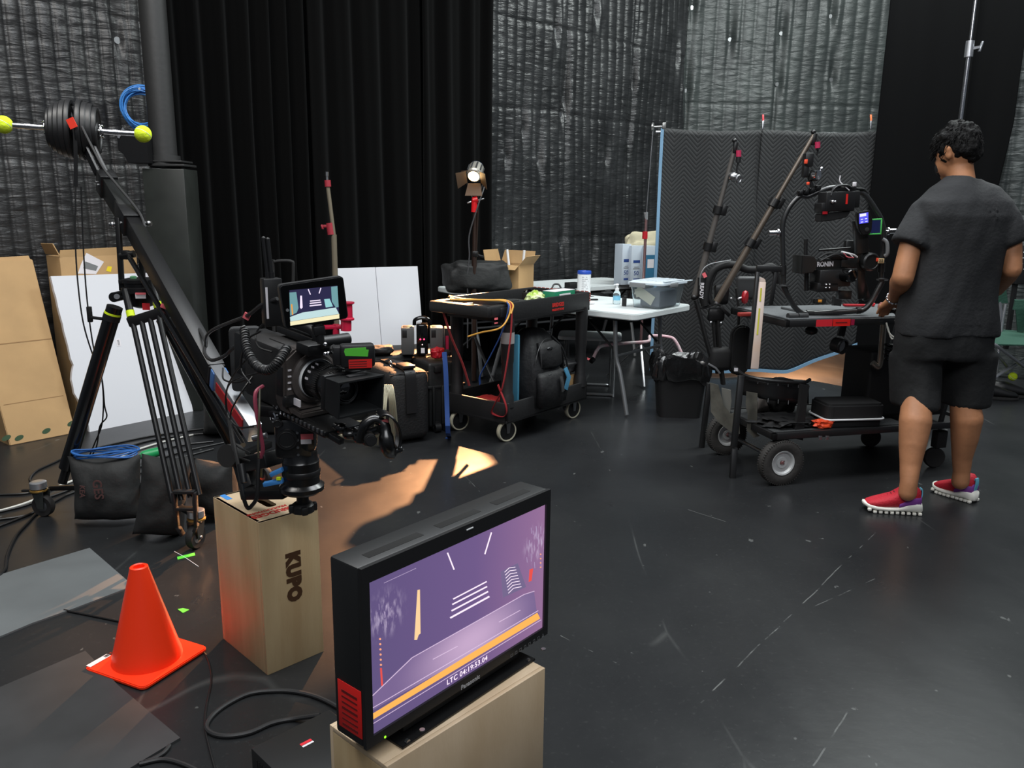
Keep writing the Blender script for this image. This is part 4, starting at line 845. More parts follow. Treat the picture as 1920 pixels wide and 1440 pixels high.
for k in range(7): q.box((-.070, .30+k*.012, .03), (.006, .005, .05), .001)
cp('vent_slats', q, BLACK)
q = M(); q.box((.0, .50, .0), (.11, .12, .13), .006); q.box((-.05, .47, -.03), (.03, .08, .05), .004); cp('recorder', q, BLACK)
q = M(); q.tube([(0, .20, .10), (0, .22, .13), (0, .30, .135), (0, .42, .135), (0, .46, .11)], .014, 12, smooth=5); q.box((0, .30, .105), (.03, .18, .02), .004); q.cyl((-.02, .16, .115), (.07, .16, .115), .018, n=20); q.box((.0, .19, .095), (.12, .06, .03), .004); cp('top_handle', q, BLACK)
for p in ((-.02, .125, .093), (-.03, .125, .093), (-.02, .14, .115)): q = M(); q.sph(p, .006, n=10); cp('handle_screw', q, CHROME)
# focus rods, toothed dovetail, knobs
q = M(); q.bar((-.045, .02, -.125), (-.045, .42, -.10), .016, .016, (0, 0, 1), .002); q.bar((.04, .02, -.125), (.04, .42, -.10), .016, .016, (0, 0, 1), .002); q.box((0, .22, -.118), (.13, .30, .018), .003); q.box((0, .27, -.10), (.12, .14, .03), .004); dv = cp('dovetail_plate', q, ANOD)
q = M()
for k in range(14): q.box((-.066, .08+k*.02, -.112), (.006, .009, .012), .001)
mk('tooth_rack', q, STEEL, dv, world=False)
for p in ((-.072, .29, -.085), (-.072, .30, -.13)): q = M(); q.lathe([(.0165, 0), (.0165, .008), (.012, .010), (.012, .006), (.001, .006)], p, (-1, 0, 0), 20); cp('clamp_knob', q, CHROME)
q = M(); q.box((-.066, .20, -.06), (.004, .03, .02)); cp('label', q, STK)
# viewfinder on the right with green tape and red sign
Xv = frame(W(671, 668, 2.12), (.97, .26, .0), (0, 0, 1)); 
q = M(Xv); q.box((0, 0, -.02), (.092, .062, .045), .008); q.box((-.05, .0, -.03), (.03, .05, .04), .004); q.box((0, -.033, -.02), (.07, .014, .03), .003); vf = mk('viewfinder', q, BLACK, cm)
q = M(Xv); q.prism([(-.033, .003), (.026, -.001), (.029, .017), (.022, .018), (.022, .024), (-.034, .022), (-.036, .014)], .0015, tr(0, 0, .0025)); mk('green_tape', q, GTAPE, vf)
q = M(Xv); q.box((.006, -.020, .0032), (.062, .024, .0012)); mk('red_sign', q, mat('red_label', (222, 34, 30), .5), vf)
q = M(Xv); 
for k in range(3): q.box((.0, -.014-k*.0065, .0042), (.046, .0025, .0006))
mk('sign_print', q, mat('dark_red_print', (110, 20, 20), .6), vf)
q = M(); q.tube([W(625, 655, 2.16), W(640, 662, 2.14), W(655, 680, 2.13)], .014, 10, smooth=3); mk('viewfinder_arm', q, BLACK, cm)
# grey side box, transmitter, coil cord, red cable
t = thing('battery_box', 'dark grey slab-like box with rounded corners behind the camera body', 'box', W(455, 740, 2.62)); q = M(frame(W(462, 672, 2.62), (.95, .3, 0), (0, 0, 1))); q.prism(rrect(.10, .21, .014), .06, tr(0, 0, -.03), bev=.003); mk('case', q, DGREY, t)
tx = thing('wireless_transmitter', 'black video transmitter box with two upright antennas, left of the small camera monitor', 'transmitter', W(508, 590, 2.2)); X = frame(W(510, 566, 2.2), (.85, .5, 0), (0, 0, 1))
q = M(X); q.box((0, 0, 0), (.05, .13, .045), .003); mk('case', q, BLACK, tx)
q = M(X); q.box((-.019, -.0, .0235), (.006, .085, .001)); mk('white_strip', q, STK, tx)
for a, b_ in (((503, 524), (494, 447)), ((510, 524), (502, 449))):
    q = M(); q.cyl(W(*a, 2.2), W(*b_, 2.2), .0058, n=12); q.cyl(W(*a, 2.2)-V((0, 0, .01)), W(*a, 2.2)+V((0, 0, .02)), .0075, n=12); q.sph(W(*b_, 2.2), .0058, n=10); mk('antenna', q, BLACK, tx)
# on-camera monitor
def quadframe(TLp, TRp, BRp, BLp, Ya, Yb):
    bl = W(*BLp, Ya); br = W(*BRp, Yb); tl = W(*TLp, Ya); ex = (br-bl); return frame(bl, ex, tl-bl), ex.length, (tl-bl).length
Xm, mw, mh = quadframe((538, 534), (651, 529), (654, 597), (535, 617), 2.02, 2.10)
fm = thing('field_monitor', 'small tablet-like black monitor above the camera, showing a bright stage picture', 'monitor', X=Xm)
q = M(); q.prism(rrect(mw, mh, .010, 5, mw/2, mh/2), .026, tr(0, 0, -.026), bev=.003); mk('housing', q, mat('monitor_body_grey', (44, 44, 45), .45), fm, world=False)
q = M(); q.prism(rrect(mw-.006, mh-.006, .008, 5, mw/2, mh/2), .001); mk('glass', q, GLOSS, fm, world=False)
MIf = Xm.inverted()
def F_(px, py):
    r = MIf.to_3x3() @ ray(px, py); o = MIf @ V((0, 0, CH)); k = (.0-o.z)/r.z; return (o.x+r.x*k, o.y+r.y*k)
ZF = lambda x, y: (400+x/4.8, 440+y/4.8)      # crop 400..800 x 440..740
def fpoly(name, polys, m, off):
    q = M()
    for pl in polys:
        pts = [F_(*ZF(*p)) for p in pl]; ar = sum(pts[i][0]*pts[(i+1) % len(pts)][1]-pts[(i+1) % len(pts)][0]*pts[i][1] for i in range(len(pts)))
        if ar < 0: pts = pts[::-1]
        q.add([(a, b_, off) for a, b_ in pts], [tuple(range(len(pts)))])
    return mk(name, q, m, fm, world=False)
scq = [(683, 500), (1115, 458), (1133, 752), (692, 818)]
fpoly('screen', [scq], em('fm_dark', (44, 42, 74)), .0014)
fpoly('picture_stage_floor', [[(688, 740), (800, 700), (1100, 655), (1130, 712), (692, 780)]], em('fm_floor', (196, 224, 226)), .0017)
fpoly('picture_wall', [[(683, 520), (745, 515), (765, 660), (750, 700), (690, 730)]], em('fm_wall', (112, 158, 164)), .0016)
fpoly('picture_wall', [[(1058, 468), (1115, 462), (1126, 650), (1100, 655), (1065, 600)]], em('fm_wall', (112, 158, 164)), .0016)
fpoly('picture_band', [[(690, 782), (1131, 714), (1133, 752), (692, 818)]], em('fm_cream', (250, 240, 196)), .0019)
fpoly('picture_board', [[(995, 580), (1045, 575), (1075, 645), (1010, 655)]], em('fm_teal', (150, 208, 212)), .0019)
fpoly('picture_lights', [sline((868, 597), (962, 588), 10), sline((866, 618), (968, 606), 10), sline((865, 640), (972, 628), 11), sline((852, 490), (872, 538), 9), sline((966, 478), (950, 528), 9), [(780, 548), (796, 548), (802, 655), (788, 668), (778, 655)]], em('fm_white', (240, 226, 250), 1.1), .0021)
fpoly('picture_lamps', [sline((703, 625), (712, 720), 12)], em('fm_orange', (240, 160, 70)), .0021)
q = M(); X = Xm; q.cyl((.012, mh*.42, 0), (.012, mh*.42, .003), .004, n=14); mk('button', q, GREY, fm, world=False)
q = M(); q.cyl((mw*.52, -.002, -.013), (mw*.52, -.05, -.013), .012, n=14); q.box((mw*.52, -.02, -.013), (.03, .025, .025), .003); mk('mount', q, BLACK, fm, world=False)
# coil cord: helix along a path
def coilcord(pts, R, r, turns, label):
    base = spline([W(*p) for p in pts], 130); n = len(base); out = []; 
    for k in range(n):
        t_ = (base[min(k+1, n-1)]-base[max(k-1, 0)]).normalized(); u = t_.cross(V((.2, 1, .1))).normalized(); w_ = t_.cross(u)
        a = 2*pi*turns*k/(n-1); out.append(base[k]+u*R*cos(a)+w_*R*sin(a))
    q = M(); q.tube(out, r, 6); return tag(mk('coiled_cord', q, CABLE), label, 'cable')
coilcord([(458, 618, 2.0), (463, 655, 1.90), (480, 685, 1.84), (503, 694, 1.80), (522, 678, 1.80), (538, 652, 1.86)], .0085, .0036, 40, 'black spiral cord sagging in a loop on the left side of the camera')
line('dusty pink cable curving down the left side of the fluid head', [(493, 724, 2.2), (480, 735, 2.17), (479, 760, 2.16), (486, 800, 2.16), (493, 840, 2.17), (489, 858, 2.18)], .0058, mat('dusty_pink_cable', (150, 62, 82), .5))
line('olive cable beside the dusty pink one on the fluid head', [(487, 728, 2.18), (486, 780, 2.15), (484, 830, 2.16), (485, 858, 2.17)], .003, mat('olive_cable', (84, 82, 66), .5))
line('black cable hanging from the head to the top of the plywood box', [(430, 790, 2.3), (438, 830, 2.22), (448, 880, 2.16), (456, 930, 2.13), (464, 952, 2.14), (472, 948, 2.14), (482, 930, 2.14), (484, 890, 2.15), (486, 860, 2.16)], .0058)
for pts in ([(500, 600, 2.2), (480, 625, 2.2), (485, 650, 2.15), (510, 660, 2.12)], [(478, 700, 2.3), (450, 740, 2.25), (432, 780, 2.3), (440, 830, 2.25), (470, 850, 2.2)], [(520, 690, 2.1), (480, 700, 2.2), (430, 720, 2.3), (425, 770, 2.35), (445, 800, 2.3), (475, 800, 2.25)],
            [(475, 660, 2.3), (440, 700, 2.35), (424, 740, 2.4), (430, 800, 2.35), (440, 850, 2.25), (470, 865, 2.2)], [(490, 620, 2.15), (462, 640, 2.2), (452, 690, 2.25), (470, 720, 2.2)], [(418, 690, 2.5), (420, 712, 2.45), (450, 716, 2.35), (480, 700, 2.3)]):
    pass
    loose('cable', ['thin black cable tangled at the camera back, by the antennas', 'thin black cable looping low beside the silver arm end', 'thin black cable crossing the silver arm end', 'outermost thin black cable left of the fluid head', 'short black cable behind the spiral cord', 'small black cable loop over the blue clip'][[ (500, 600, 2.2), (478, 700, 2.3), (520, 690, 2.1), (475, 660, 2.3), (490, 620, 2.15), (418, 690, 2.5)].index(pts[0])], pts, .0028)
q = M(); q.cyl(W(452, 870, 2.16), W(458, 905, 2.14), .011, .009, n=14); tag(mk('cable_plug', q, BLACK), 'black cable plug with a white ring hanging over the plywood box', 'connector')
# articulated arm with the curved shield, right below the matte box
ha = thing('lens_control_arm', 'black jointed arm and curved hand guard sticking out right below the matte box', 'camera accessory', W(690, 830, 2.1))
q = M(); q.tube([W(628, 798, 2.14), W(645, 806, 2.12), W(665, 815, 2.1), W(690, 812, 2.08), (W(712, 805, 2.06))], [.010, .012, .014, .013, .012], 12, smooth=4)
for p in ((640, 803, 2.12), (655, 814, 2.1), (675, 822, 2.08), (690, 826, 2.07)): q.sph(W(*p), .019, (1, .9, .8), 14)
mk('jointed_arm', q, ANOD, ha)
Xg = frame(W(722, 808, 2.05), (.93, .3, .2), (-.2, -.0, 1))
q = M(Xg)
def guard(i, j):
    a = radians(-70+200*i); r = .052-.012*sin(pi*i); return Xg @ V((.012+r*cos(a)*.62, .0+r*sin(a)*1.12, -.035+.07*j+.01*sin(a*2)))
q = M(); q.grid(guard, 24, 6); g_ = mk('curved_guard', q, ANOD, ha, ang=60); sm = g_.modifiers.new('t', 'SOLIDIFY'); sm.thickness = .006
q = M(Xg); q.tube([(-.07, -.01, 0), (-.05, .03, .01), (-.02, .04, .01), (0, .015, .01), (-.005, -.03, .02), (.0, -.06, .0), (.03, -.065, -.02)], [.012, .014, .013, .016, .02, .018, .01], 12, smooth=5); mk('hand_grip', q, ANOD, ha)
q = M(Xg); q.cyl((-.045, -.005, .0), (-.045, -.005, .04), .016, n=20); q.cyl((-.045, -.005, .04), (-.045, -.005, .046), .013, n=20); mk('knob', q, BLACK, ha)
q = M(Xg); q.box((.0, .03, .02), (.025, .010, .002)); mk('pink_tape', q, mat('dull_red_tape', (140, 60, 62), .6), ha)
# ------------------------------------------------------------ utility cart
ROTO = mat('moulded_black_plastic', (30, 30, 31), .5, bump=.12, bs=50)
ca_ = .90; CX = tr(-.03, 4.80, 0) @ rz(ca_)          # local x: long side, y: short side
uc = thing('utility_cart', 'black two-shelf plastic utility cart on four wheels, loaded with a backpack and straps', 'cart', X=CX)
def up_(name, q, m, par=None, **k): return mk(name, q, m, par or uc, world=False, **k)
CL, CW, ZB, ZT = .90, .50, .13, .885
def tray(z0_, z1_, x0, x1, y0, y1, th=.02):
    q = M(); q.box(((x0+x1)/2, (y0+y1)/2, z0_+.01), (x1-x0, y1-y0, .02), .004)
    q.box(((x0+x1)/2, y0+th/2, (z0_+z1_)/2), (x1-x0, th, z1_-z0_), .006); q.box(((x0+x1)/2, y1-th/2, (z0_+z1_)/2), (x1-x0, th, z1_-z0_), .006)
    q.box((x0+th/2, (y0+y1)/2, (z0_+z1_)/2), (th, y1-y0, z1_-z0_), .006); q.box((x1-th/2, (y0+y1)/2, (z0_+z1_)/2), (th, y1-y0, z1_-z0_), .006); return q
up_('lower_shelf', tray(ZB, ZB+.13, 0, CL, 0, CW), ROTO)
up_('top_shelf', tray(ZT-.125, ZT, 0, CL, 0, CW), ROTO)
for (x, y) in ((.05, .04), (CL-.045, .035), (.05, CW-.04), (CL-.045, CW-.035)):
    q = M(); q.lathe([(.046, ZB+.1), (.042, .30), (.036, .32), (.036, .5), (.040, .52), (.042, ZT-.1)], (x, y, 0), (0, 0, 1), 20); up_('corner_post', q, ROTO)
# handle: rounded bar frame at the near end with recessed holders
q = M(); hl = .17; hz_ = ZT-.045
q.box((-hl+.02, CW/2, hz_), (.05, CW-.01, .07), .016); q.box((-hl/2, .03, hz_), (hl, .05, .07), .014); q.box((-hl/2, CW-.03, hz_), (hl, .05, .07), .014); q.box((-.03, CW/2, hz_-.01), (.07, CW, .06), .01)
q.box((-.09, CW*.5, hz_+.01), (.10, .03, .04), .006); q.box((-.09, CW/2, hz_-.03), (.12, CW-.04, .01), .002); up_('push_handle', q, ROTO)
for (x, y, sw) in ((.06, .05, -1.85), (CL-.09, .06, -1.75), (.06, CW-.05, -1.9), (CL-.09, CW-.06, -1.5)):
    r = .068; hub = V((x, y, r)); ax_ = V((cos(sw), sin(sw), 0)); bk = V((-ax_.y, ax_.x, 0))
    q = M(); q.lathe([(r*.84, -.012), (r*.84, -.016), (r-.003, -.016), (r, -.011), (r, .011), (r-.003, .016), (r*.84, .016), (r*.84, .012)], hub, ax_, 36, caps=False); w_ = up_('caster_wheel', q, mat('pale_tread', (176, 172, 152), .6))
    q = M(); q.lathe([(.010, -.018), (r*.5, -.010), (r*.85, -.012), (r*.85, .012), (r*.5, .010), (.010, .018)], hub, ax_, 28); mk('wheel_disc', q, BLACK, w_, world=False)
    q = M()
    for s_ in (-1, 1): q.prism([(-.010, -.012), (.010, -.012), (.020, .066), (-.016, .066)], .003, frame(hub+ax_*(.020*s_), bk, (0, 0, 1)))
    q.box((x+bk.x*.003, y+bk.y*.003, .135), (.055, .055, .006)); up_('caster_fork', q, STEEL)
text('stencil_lettering', 'BRIDGES', CX @ frame((.52, -.0012, ZT-.055), (1, 0, 0), (0, 0, 1)), .034, REDP, uc, bold=.0014)
text('stencil_lettering', 'PRODUCTIONS', CX @ frame((.52, -.0012, ZT-.086), (1, 0, 0), (0, 0, 1)), .019, REDP, uc, bold=.0008)
q = M(); q.box((.0, .0, 0), (.004, .07, .09), .001, X=tr(.0, .03, .70)); up_('duct_tape_patch', M().lathe([(.0425, .63), (.0425, .70)], (.05, .04, 0), (0, 0, 1), 20, caps=False), mat('silver_tape', (176, 172, 170), .35, .3))
q = M()
for k in range(13): q.box((CL+.0, .03+k*.037, ZT+.001), (.008, .024, .004), .001)
for k in range(4): q.box((CL-.004, -.001, ZT-.01-k*.016), (.010, .003, .010), .001)
up_('striped_tape', q, mat('red_stripe_tape', (160, 60, 42), .5))
for pz, s_ in ((.80, .02), (.775, .012)): q = M(); q.box((-hl+.06, -.0, pz+.0), (.03, .002, s_*.6)); up_('pink_tape_mark', q, PINKT)
# things in the top tray
def on(X, name, q, m, label, cat): return tag(mk(name, q, m), label, cat)
def C_(x, y, z): return CX @ V((x, y, z))
zt = ZT-.105
q = M(CX); q.box((.22, .14, zt+.055), (.20, .14, .07), .004, X=None); q.box((.14, .10, zt+.07), (.09, .08, .07), .003); q.box((.35, .20, zt+.05), (.10, .12, .055), .003); on(CX, 'battery_pack', q, mat('charcoal_case', (40, 42, 42), .5), 'charcoal plastic battery blocks in the top tray of the utility cart', 'battery')
q = M(); bm = bmesh.new(); bmesh.ops.create_icosphere(bm, subdivisions=4, radius=1)
for v in bm.verts: n_ = 1+.30*noise.noise(v.co*2.1)+.12*noise.noise(v.co*6); v.co = V((v.co.x*.11*n_, v.co.y*.06*n_, v.co.z*.045*n_))
q.bm(bm, 0, CX @ tr(.48, .16, zt+.085) @ rz(.5)); 
on(CX, 'snack_bag', q, mat('lime_bag', (150, 180, 60), .3, var=.3, vs=14, rgb2=(225, 230, 200), bump=.4, bs=20), 'crumpled lime green and white plastic bag in the cart tray', 'bag')
gb = thing('medical_box', 'green and white carton standing at the far corner of the cart tray', 'box', X=CX @ tr(.74, .09, zt))
q = M(); q.box((.0, .06, .06), (.24, .10, .115), .002); mk('carton', q, mat('carton_green', (24, 118, 84), .5), gb, world=False)
q = M(); q.box((.0, .06, .1185), (.24, .10, .002)); mk('white_top', q, STK, gb, world=False)
q = M(); q.box((-.0, .009, .085), (.13, .001, .03)); mk('white_panel', q, STK, gb, world=False)
bt_ = thing('black_box', 'small black box marked 54 in the cart tray beside the green carton', 'box', X=CX @ tr(.58, .24, zt))
q = M(); q.box((0, 0, .055), (.16, .09, .11), .003); mk('case', q, BLACK, bt_, world=False)
text('lettering', '54', CX @ frame((.62, .194, zt+.088), (1, 0, 0), (0, 0, 1)), .045, STK, bt_, bold=.001)
q = M(CX); q.lathe([(.02, 0), (.034, .0), (.034, .045), (.028, .05), (.026, .02)], (.63, .34, zt+.08), (-.5, -1, .3), 24); on(CX, 'lens_cap_tube', q, GLOSS, 'glossy black lens hood lying at the back of the cart tray', 'lens hood')
q = M(CX); q.lathe([(.001, .001), (.05, 0), (.055, .012), (.03, .03), (.001, .032)], (.08, .30, zt+.02), (0, -.3, 1), 24, caps=False); q.box((.06, .36, zt+.04), (.11, .07, .08), .003); on(CX, 'paper_roll', q, PAPER, 'white paper roll at the left end of the cart tray', 'paper roll')
q = M(CX)
YR = mat('yellow_rope', (206, 152, 62), .6)
q.tube([(-.02, .44, ZT+.005), (-.06, .40, ZT+.012), (-.11, .36, ZT), (-.08, .25, ZT+.008), (-.05, .12, ZT+.01), (-.02, .03, ZT+.012), (-.005, -.02, ZT-.01), (-.04, -.035, ZT-.08), (-.10, -.02, ZT-.14), (-.15, .08, ZT-.17), (-.18, .16, ZT-.20)], .0055, 8, smooth=6)
q.tube([(.0, .46, ZT+.005), (-.05, .43, ZT+.012), (-.10, .33, ZT), (-.07, .20, ZT+.008), (-.04, .10, ZT+.012), (-.0, .02, ZT+.014), (.01, -.03, ZT-.01), (-.02, -.04, ZT-.06)], .0055, 8, smooth=6)
on(CX, 'rope', q, YR, 'yellow rope draped along the cart handle and hanging from its near corner', 'rope')
RS = mat('red_webbing', (150, 30, 36), .7); BS = mat('blue_webbing', (34, 72, 140), .7)
q = M(CX); q.ribbon([(.01, -.012, ZT+.004), (.0, -.03, ZT-.03), (-.02, -.04, .70), (-.06, -.04, .50), (-.08, -.02, .36), (-.06, .05, .26), (-.02, .10, .19), (.0, .02, .18), (-.05, -.035, .26), (-.10, -.01, .40)], .026, .003, side=(1, .4, 0), smooth=5); on(CX, 'ratchet_strap', q, RS, 'red webbing strap hanging from the near corner of the cart, looping at the bottom', 'strap')
q = M(CX); q.ribbon([(-.0, .0, ZT+.005), (-.03, -.03, ZT-.03), (-.05, .0, .72), (-.08, .07, .56), (-.10, .13, .44), (-.09, .14, .38)], .026, .003, side=(1, .4, 0), smooth=5); on(CX, 'ratchet_strap', q, BS, 'blue webbing strap hanging inside the red one on the cart', 'strap')
q = M(CX); q.ribbon([(-.14, .40, ZT-.08), (-.12, .35, .65), (-.11, .27, .50), (-.10, .22, .36)], .024, .003, side=(.3, 1, 0), smooth=4); on(CX, 'ratchet_strap', q, mat('red_webbing_dull', (140, 44, 46), .7), 'dull red strap slanting down under the left side of the cart handle', 'strap')
q = M(); q.ribbon([W(833, 660, 4.72), W(836, 700, 4.70), W(838, 760, 4.68), W(840, 812, 4.66), G(842, 818, .004), G(839, 822, .004)], .028, .003, side=(1, 0, 0), smooth=3); tag(mk('ratchet_strap', q, mat('bright_blue_webbing', (24, 62, 124), .7)), 'bright blue strap hanging straight to the floor left of the cart', 'strap')
# red bag and blue folder on the lower shelf
def blob(name, X, sx, sy, sz, m, label, cat, seed=0, amp=.18, flat_=True, par=None, pw=.7):
    bm = bmesh.new(); bmesh.ops.create_icosphere(bm, subdivisions=4, radius=1)
    sq = lambda a: math.copysign(abs(a)**pw, a)
    for v in bm.verts:
        n_ = 1+amp*noise.noise(v.co*2+V((seed, 0, 0)))+amp*.3*noise.noise(v.co*7+V((seed, 3, 0))); c = v.co
        v.co = V((sq(c.x)*sx*n_, sq(c.y)*sy*n_, sq(c.z)*sz*n_ + (sz if flat_ else 0)));
        if flat_: v.co.z = max(0, v.co.z)
    q = M(); q.bm(bm, 0, X); o = mk(name, q, m, par, ang=60)
    return tag(o, label, cat) if label else o
blob('red_pouch', CX @ tr(.125, .25, ZB+.022), .065, .09, .05, mat('red_nylon', (150, 24, 26), .6, bump=.3, bs=25), 'shiny red pouch lying at the near end of the lower cart shelf', 'pouch', 2)
q = M(CX); q.box((.16, .10, .42), (.02, .13, .50), .008, X=None); on(CX, 'blue_folder', q, mat('teal_folder', (70, 136, 164), .5), 'teal folder standing on the lower cart shelf, behind the straps', 'folder')
# backpack on lower shelf
BX = CX @ tr(.44, .10, ZB+.02) @ rz(.08)
bp_ = thing('backpack', 'black backpack with zips and side buckle standing on the lower shelf of the cart', 'backpack', X=BX)
def shell(name, prof, m, par=bp_, X=BX, amp=.02, seed=0, n=40):   # stacked rounded rings
    rings = []
    for (z, cx, cy, w, d) in prof:
        ring = []
        for i in range(n):
            a = 2*pi*i/n; x = math.copysign(abs(cos(a))**.6, cos(a))*w/2; y = math.copysign(abs(sin(a))**.6, sin(a))*d/2
            k_ = amp*noise.noise(V((x*9+seed, y*9, z*9)))+amp*.6*noise.noise(V((x*22, y*22+seed, z*30))); L = sqrt(x*x+y*y)+1e-6
            ring.append(V((cx+x+x/L*k_, cy+y+y/L*k_, z)))
        rings.append(ring)
    q = M(X); q.loft(rings); return mk(name, q, m, par, ang=70)
shell('main_body', [(0, 0, .02, .34, .20), (.03, 0, .02, .39, .26), (.15, 0, .02, .41, .28), (.28, 0, .03, .39, .26), (.38, 0, .04, .35, .22), (.46, 0, .05, .29, .17), (.51, 0, .06, .18, .10), (.522, 0, .06, .06, .03)], NYLON, amp=.035)
shell('front_pocket', [(.02, -.0, -.10, .28, .05), (.04, -.0, -.12, .33, .08), (.14, -.0, -.125, .34, .09), (.23, -.0, -.115, .33, .07), (.255, 0, -.10, .28, .05)], NYLON, seed=3)
shell('upper_pocket', [(.27, .02, -.085, .22, .05), (.29, .02, -.095, .27, .06), (.40, .02, -.075, .25, .05), (.44, .02, -.05, .18, .04)], NYLON, seed=5)
q = M(BX); q.tube([(-.16, -.08, .10), (-.165, -.08, .25), (-.13, -.08, .38), (-.05, -.07, .45), (.05, -.06, .455), (.13, -.06, .39), (.16, -.06, .25)], .003, 6, smooth=5); mk('zip', q, mat('zip_black', (44, 44, 45), .3), bp_)
q = M(BX); q.box((-.06, -.135, .235), (.035, .012, .022), .004); mk('zip_label', q, DGREY, bp_)
q = M(BX); q.tube([(-.04, -.10, .405), (0, -.105, .41), (.03, -.10, .40)], .004, 6, smooth=4); mk('zip_pull', q, CHROME, bp_)
q = M(BX); q.ribbon([(.02, -.17, .22), (.02, -.185, .18), (.03, -.185, .12)], .03, .006, side=(1, 0, 0)); mk('buckle', q, DGREY, bp_)
q = M(BX); q.ribbon([(.11, -.15, .26), (.12, -.175, .20), (.09, -.17, .12)], .045, .006, side=(1, 0, 0)); mk('blue_lining', q, mat('blue_lining', (52, 108, 138), .6), bp_)
q = M(BX); q.tube([(.17, -.02, .44), (.22, -.05, .34), (.23, -.06, .20), (.20, -.06, .05)], .022, 8, smooth=4, flat=(1, .5)); q.tube([(.14, -.02, .46), (.20, -.08, .36), (.24, -.10, .18), (.23, -.09, -.05), (.2, -.09, -.02)], .006, 6, smooth=5); mk('shoulder_strap', q, NYLON, bp_)
q = M(CX); q.box((.75, .20, ZB+.10), (.20, .26, .16), .004); on(CX, 'brown_carton', q, CARD, 'brown carton on the lower cart shelf to the right of the backpack', 'box')
blob('black_bag', CX @ tr(.75, .18, ZB+.18), .12, .14, .06, NYLON, 'crumpled black bag lying on the brown carton in the cart', 'bag', 8, .25)
# ------------------------------------------------------------ cases left of the cart
def caseX(px, py, a): g = G(px, py); return tr(g.x, g.y, 0) @ rz(a)
SB = caseX(742, 838, .55)
sb = thing('soft_equipment_case', 'tall black padded case with a leather-like buckled strap on top, nearest the camera matte box', 'case', X=SB)
q = M(SB); q.box((.11, .22, .24), (.27, .42, .44), .05, X=None, seg=4); mk('case_body', q, mat('black_cordura', (21, 21, 22), .7, bump=.3, bs=80), sb)
q = M(SB); q.ribbon([(.11, -.0, .20), (.11, .004, .36), (.11, .02, .455), (.11, .10, .472), (.11, .22, .474), (.11, .40, .468)], .07, .010, side=(1, 0, 0), smooth=4); mk('strap', q, BLACK, sb)
q = M(SB); q.box((.11, .08, .485), (.085, .12, .022), .008); mk('strap_pad', q, BLACK, sb)
q = M(SB); q.torus((.02, .10, .50), (1, 0, .3), .022, .004); mk('strap_ring', q, CHROME, sb)
q = M(SB); q.tube([(-.02, .03, .44), (.11, .015, .452), (.24, .03, .44)], .003, 6, smooth=4); mk('zip', q, mat('zip_black', (44, 44, 45), .3), sb)
HB = caseX(806, 812, .55)
hc = thing('hard_case', 'black ribbed hard case on small wheels between the padded case and the cart', 'case', X=HB)
q = M(HB); q.box((.13, .16, .245), (.26, .30, .43), .02, seg=3); q.box((.13, .16, .30), (.275, .315, .02), .006)
for k in range(4): q.box((.03+.065*k, -.0, .18), (.018, .02, .26), .005)
mk('shell', q, mat('hard_black_resin', (24, 25, 25), .5, bump=.15, bs=60), hc)
for x in (.05, .12): q = M(HB); q.cyl((x-.02, -.005, .032), (x+.02, -.005, .032), .03, n=20); q.box((x, .02, .045), (.05, .03, .05), .006); mk('case_wheel', q, BLACK, hc)
for x in (.06, .20): q = M(HB); q.box((x, -.0, .42), (.05, .03, .04), .006); mk('latch', q, BLACK, hc)
LC = caseX(700, 770, .5)
lc = thing('equipment_case', 'low wide black case behind the padded one, carrying the battery charger', 'case', X=tr(-.70, 5.30, 0) @ rz(.35))
q = M(WM[lc]); q.box((-.12, .18, .25), (.85, .40, .46), .03, seg=3); mk('shell', q, mat('hard_black_resin', (24, 25, 25), .5, bump=.15, bs=60), lc)
q = M(WM[lc]); q.box((-.12, .18, .44), (.87, .42, .02), .005); mk('rim', q, BLACK, lc)
# camera batteries on their charger
BG = W(792, 672, 5.28); BGX = tr(BG.x, BG.y, .485) @ rz(.12)
bc_ = thing('battery_charger', 'tall black battery charger with red lights between two block batteries, standing on the low case', 'battery charger', X=BGX)
q = M(BGX); q.box((0, 0, .10), (.075, .13, .20), .008); q.tube([(-.05, 0, .19), (-.045, 0, .225), (0, 0, .24), (.045, 0, .225), (.05, 0, .19)], .013, 10, smooth=4); mk('charger_body', q, GLOSS, bc_)
for x in (-.012, .012): q = M(BGX); q.sph((x, -.067, .105), .006, n=8); mk('red_light', q, em('red_led', (255, 60, 110), 2.5), bc_)
q = M(BGX); q.sph((0, -.067, .07), .004, n=8); mk('white_light', q, em('white_led', (255, 220, 220), 1.5), bc_)
q = M(BGX); q.box((.003, -.066, .03), (.024, .002, .034)); mk('label', q, STK, bc_)
bb = thing('camera_battery', 'dark grey block battery left of the charger with red lights', 'battery', X=BGX @ tr(-.095, 0, 0)); 
q = M(); q.box((0, 0, .09), (.085, .11, .18), .006); mk('case', q, mat('grey_battery', (74, 74, 74), .5), bb, world=False)
q = M(); q.box((-.02, -.0555, .14), (.03, .002, .05), .001); mk('display', q, BLACK, bb, world=False)
q = M(); q.box((0, 0, .182), (.06, .07, .006), .002); mk('contact_plate', q, BLACK, bb, world=False)
dup(bb, 'dark grey block battery right of the charger with red lights', BGX @ tr(.095, 0, 0))
rb = thing('camera_battery', 'black battery with a crimson side, rightmost on the low case', 'battery', X=BGX @ tr(.185, .04, 0)); q = M(); q.box((0, 0, .085), (.075, .11, .17), .005); mk('case', q, BLACK, rb, world=False)
q = M(); q.box((-.02, -.056, .07), (.02, .002, .10)); mk('crimson_panel', q, mat('crimson', (160, 30, 66), .4), rb, world=False)
q = M(BGX)
for k, (x, y, w_, d_, a_) in enumerate(((-.30, .0, .16, .10, .3), (-.22, -.08, .12, .07, -.2), (.14, -.10, .13, .06, .5), (.20, -.06, .10, .08, .2))): pass
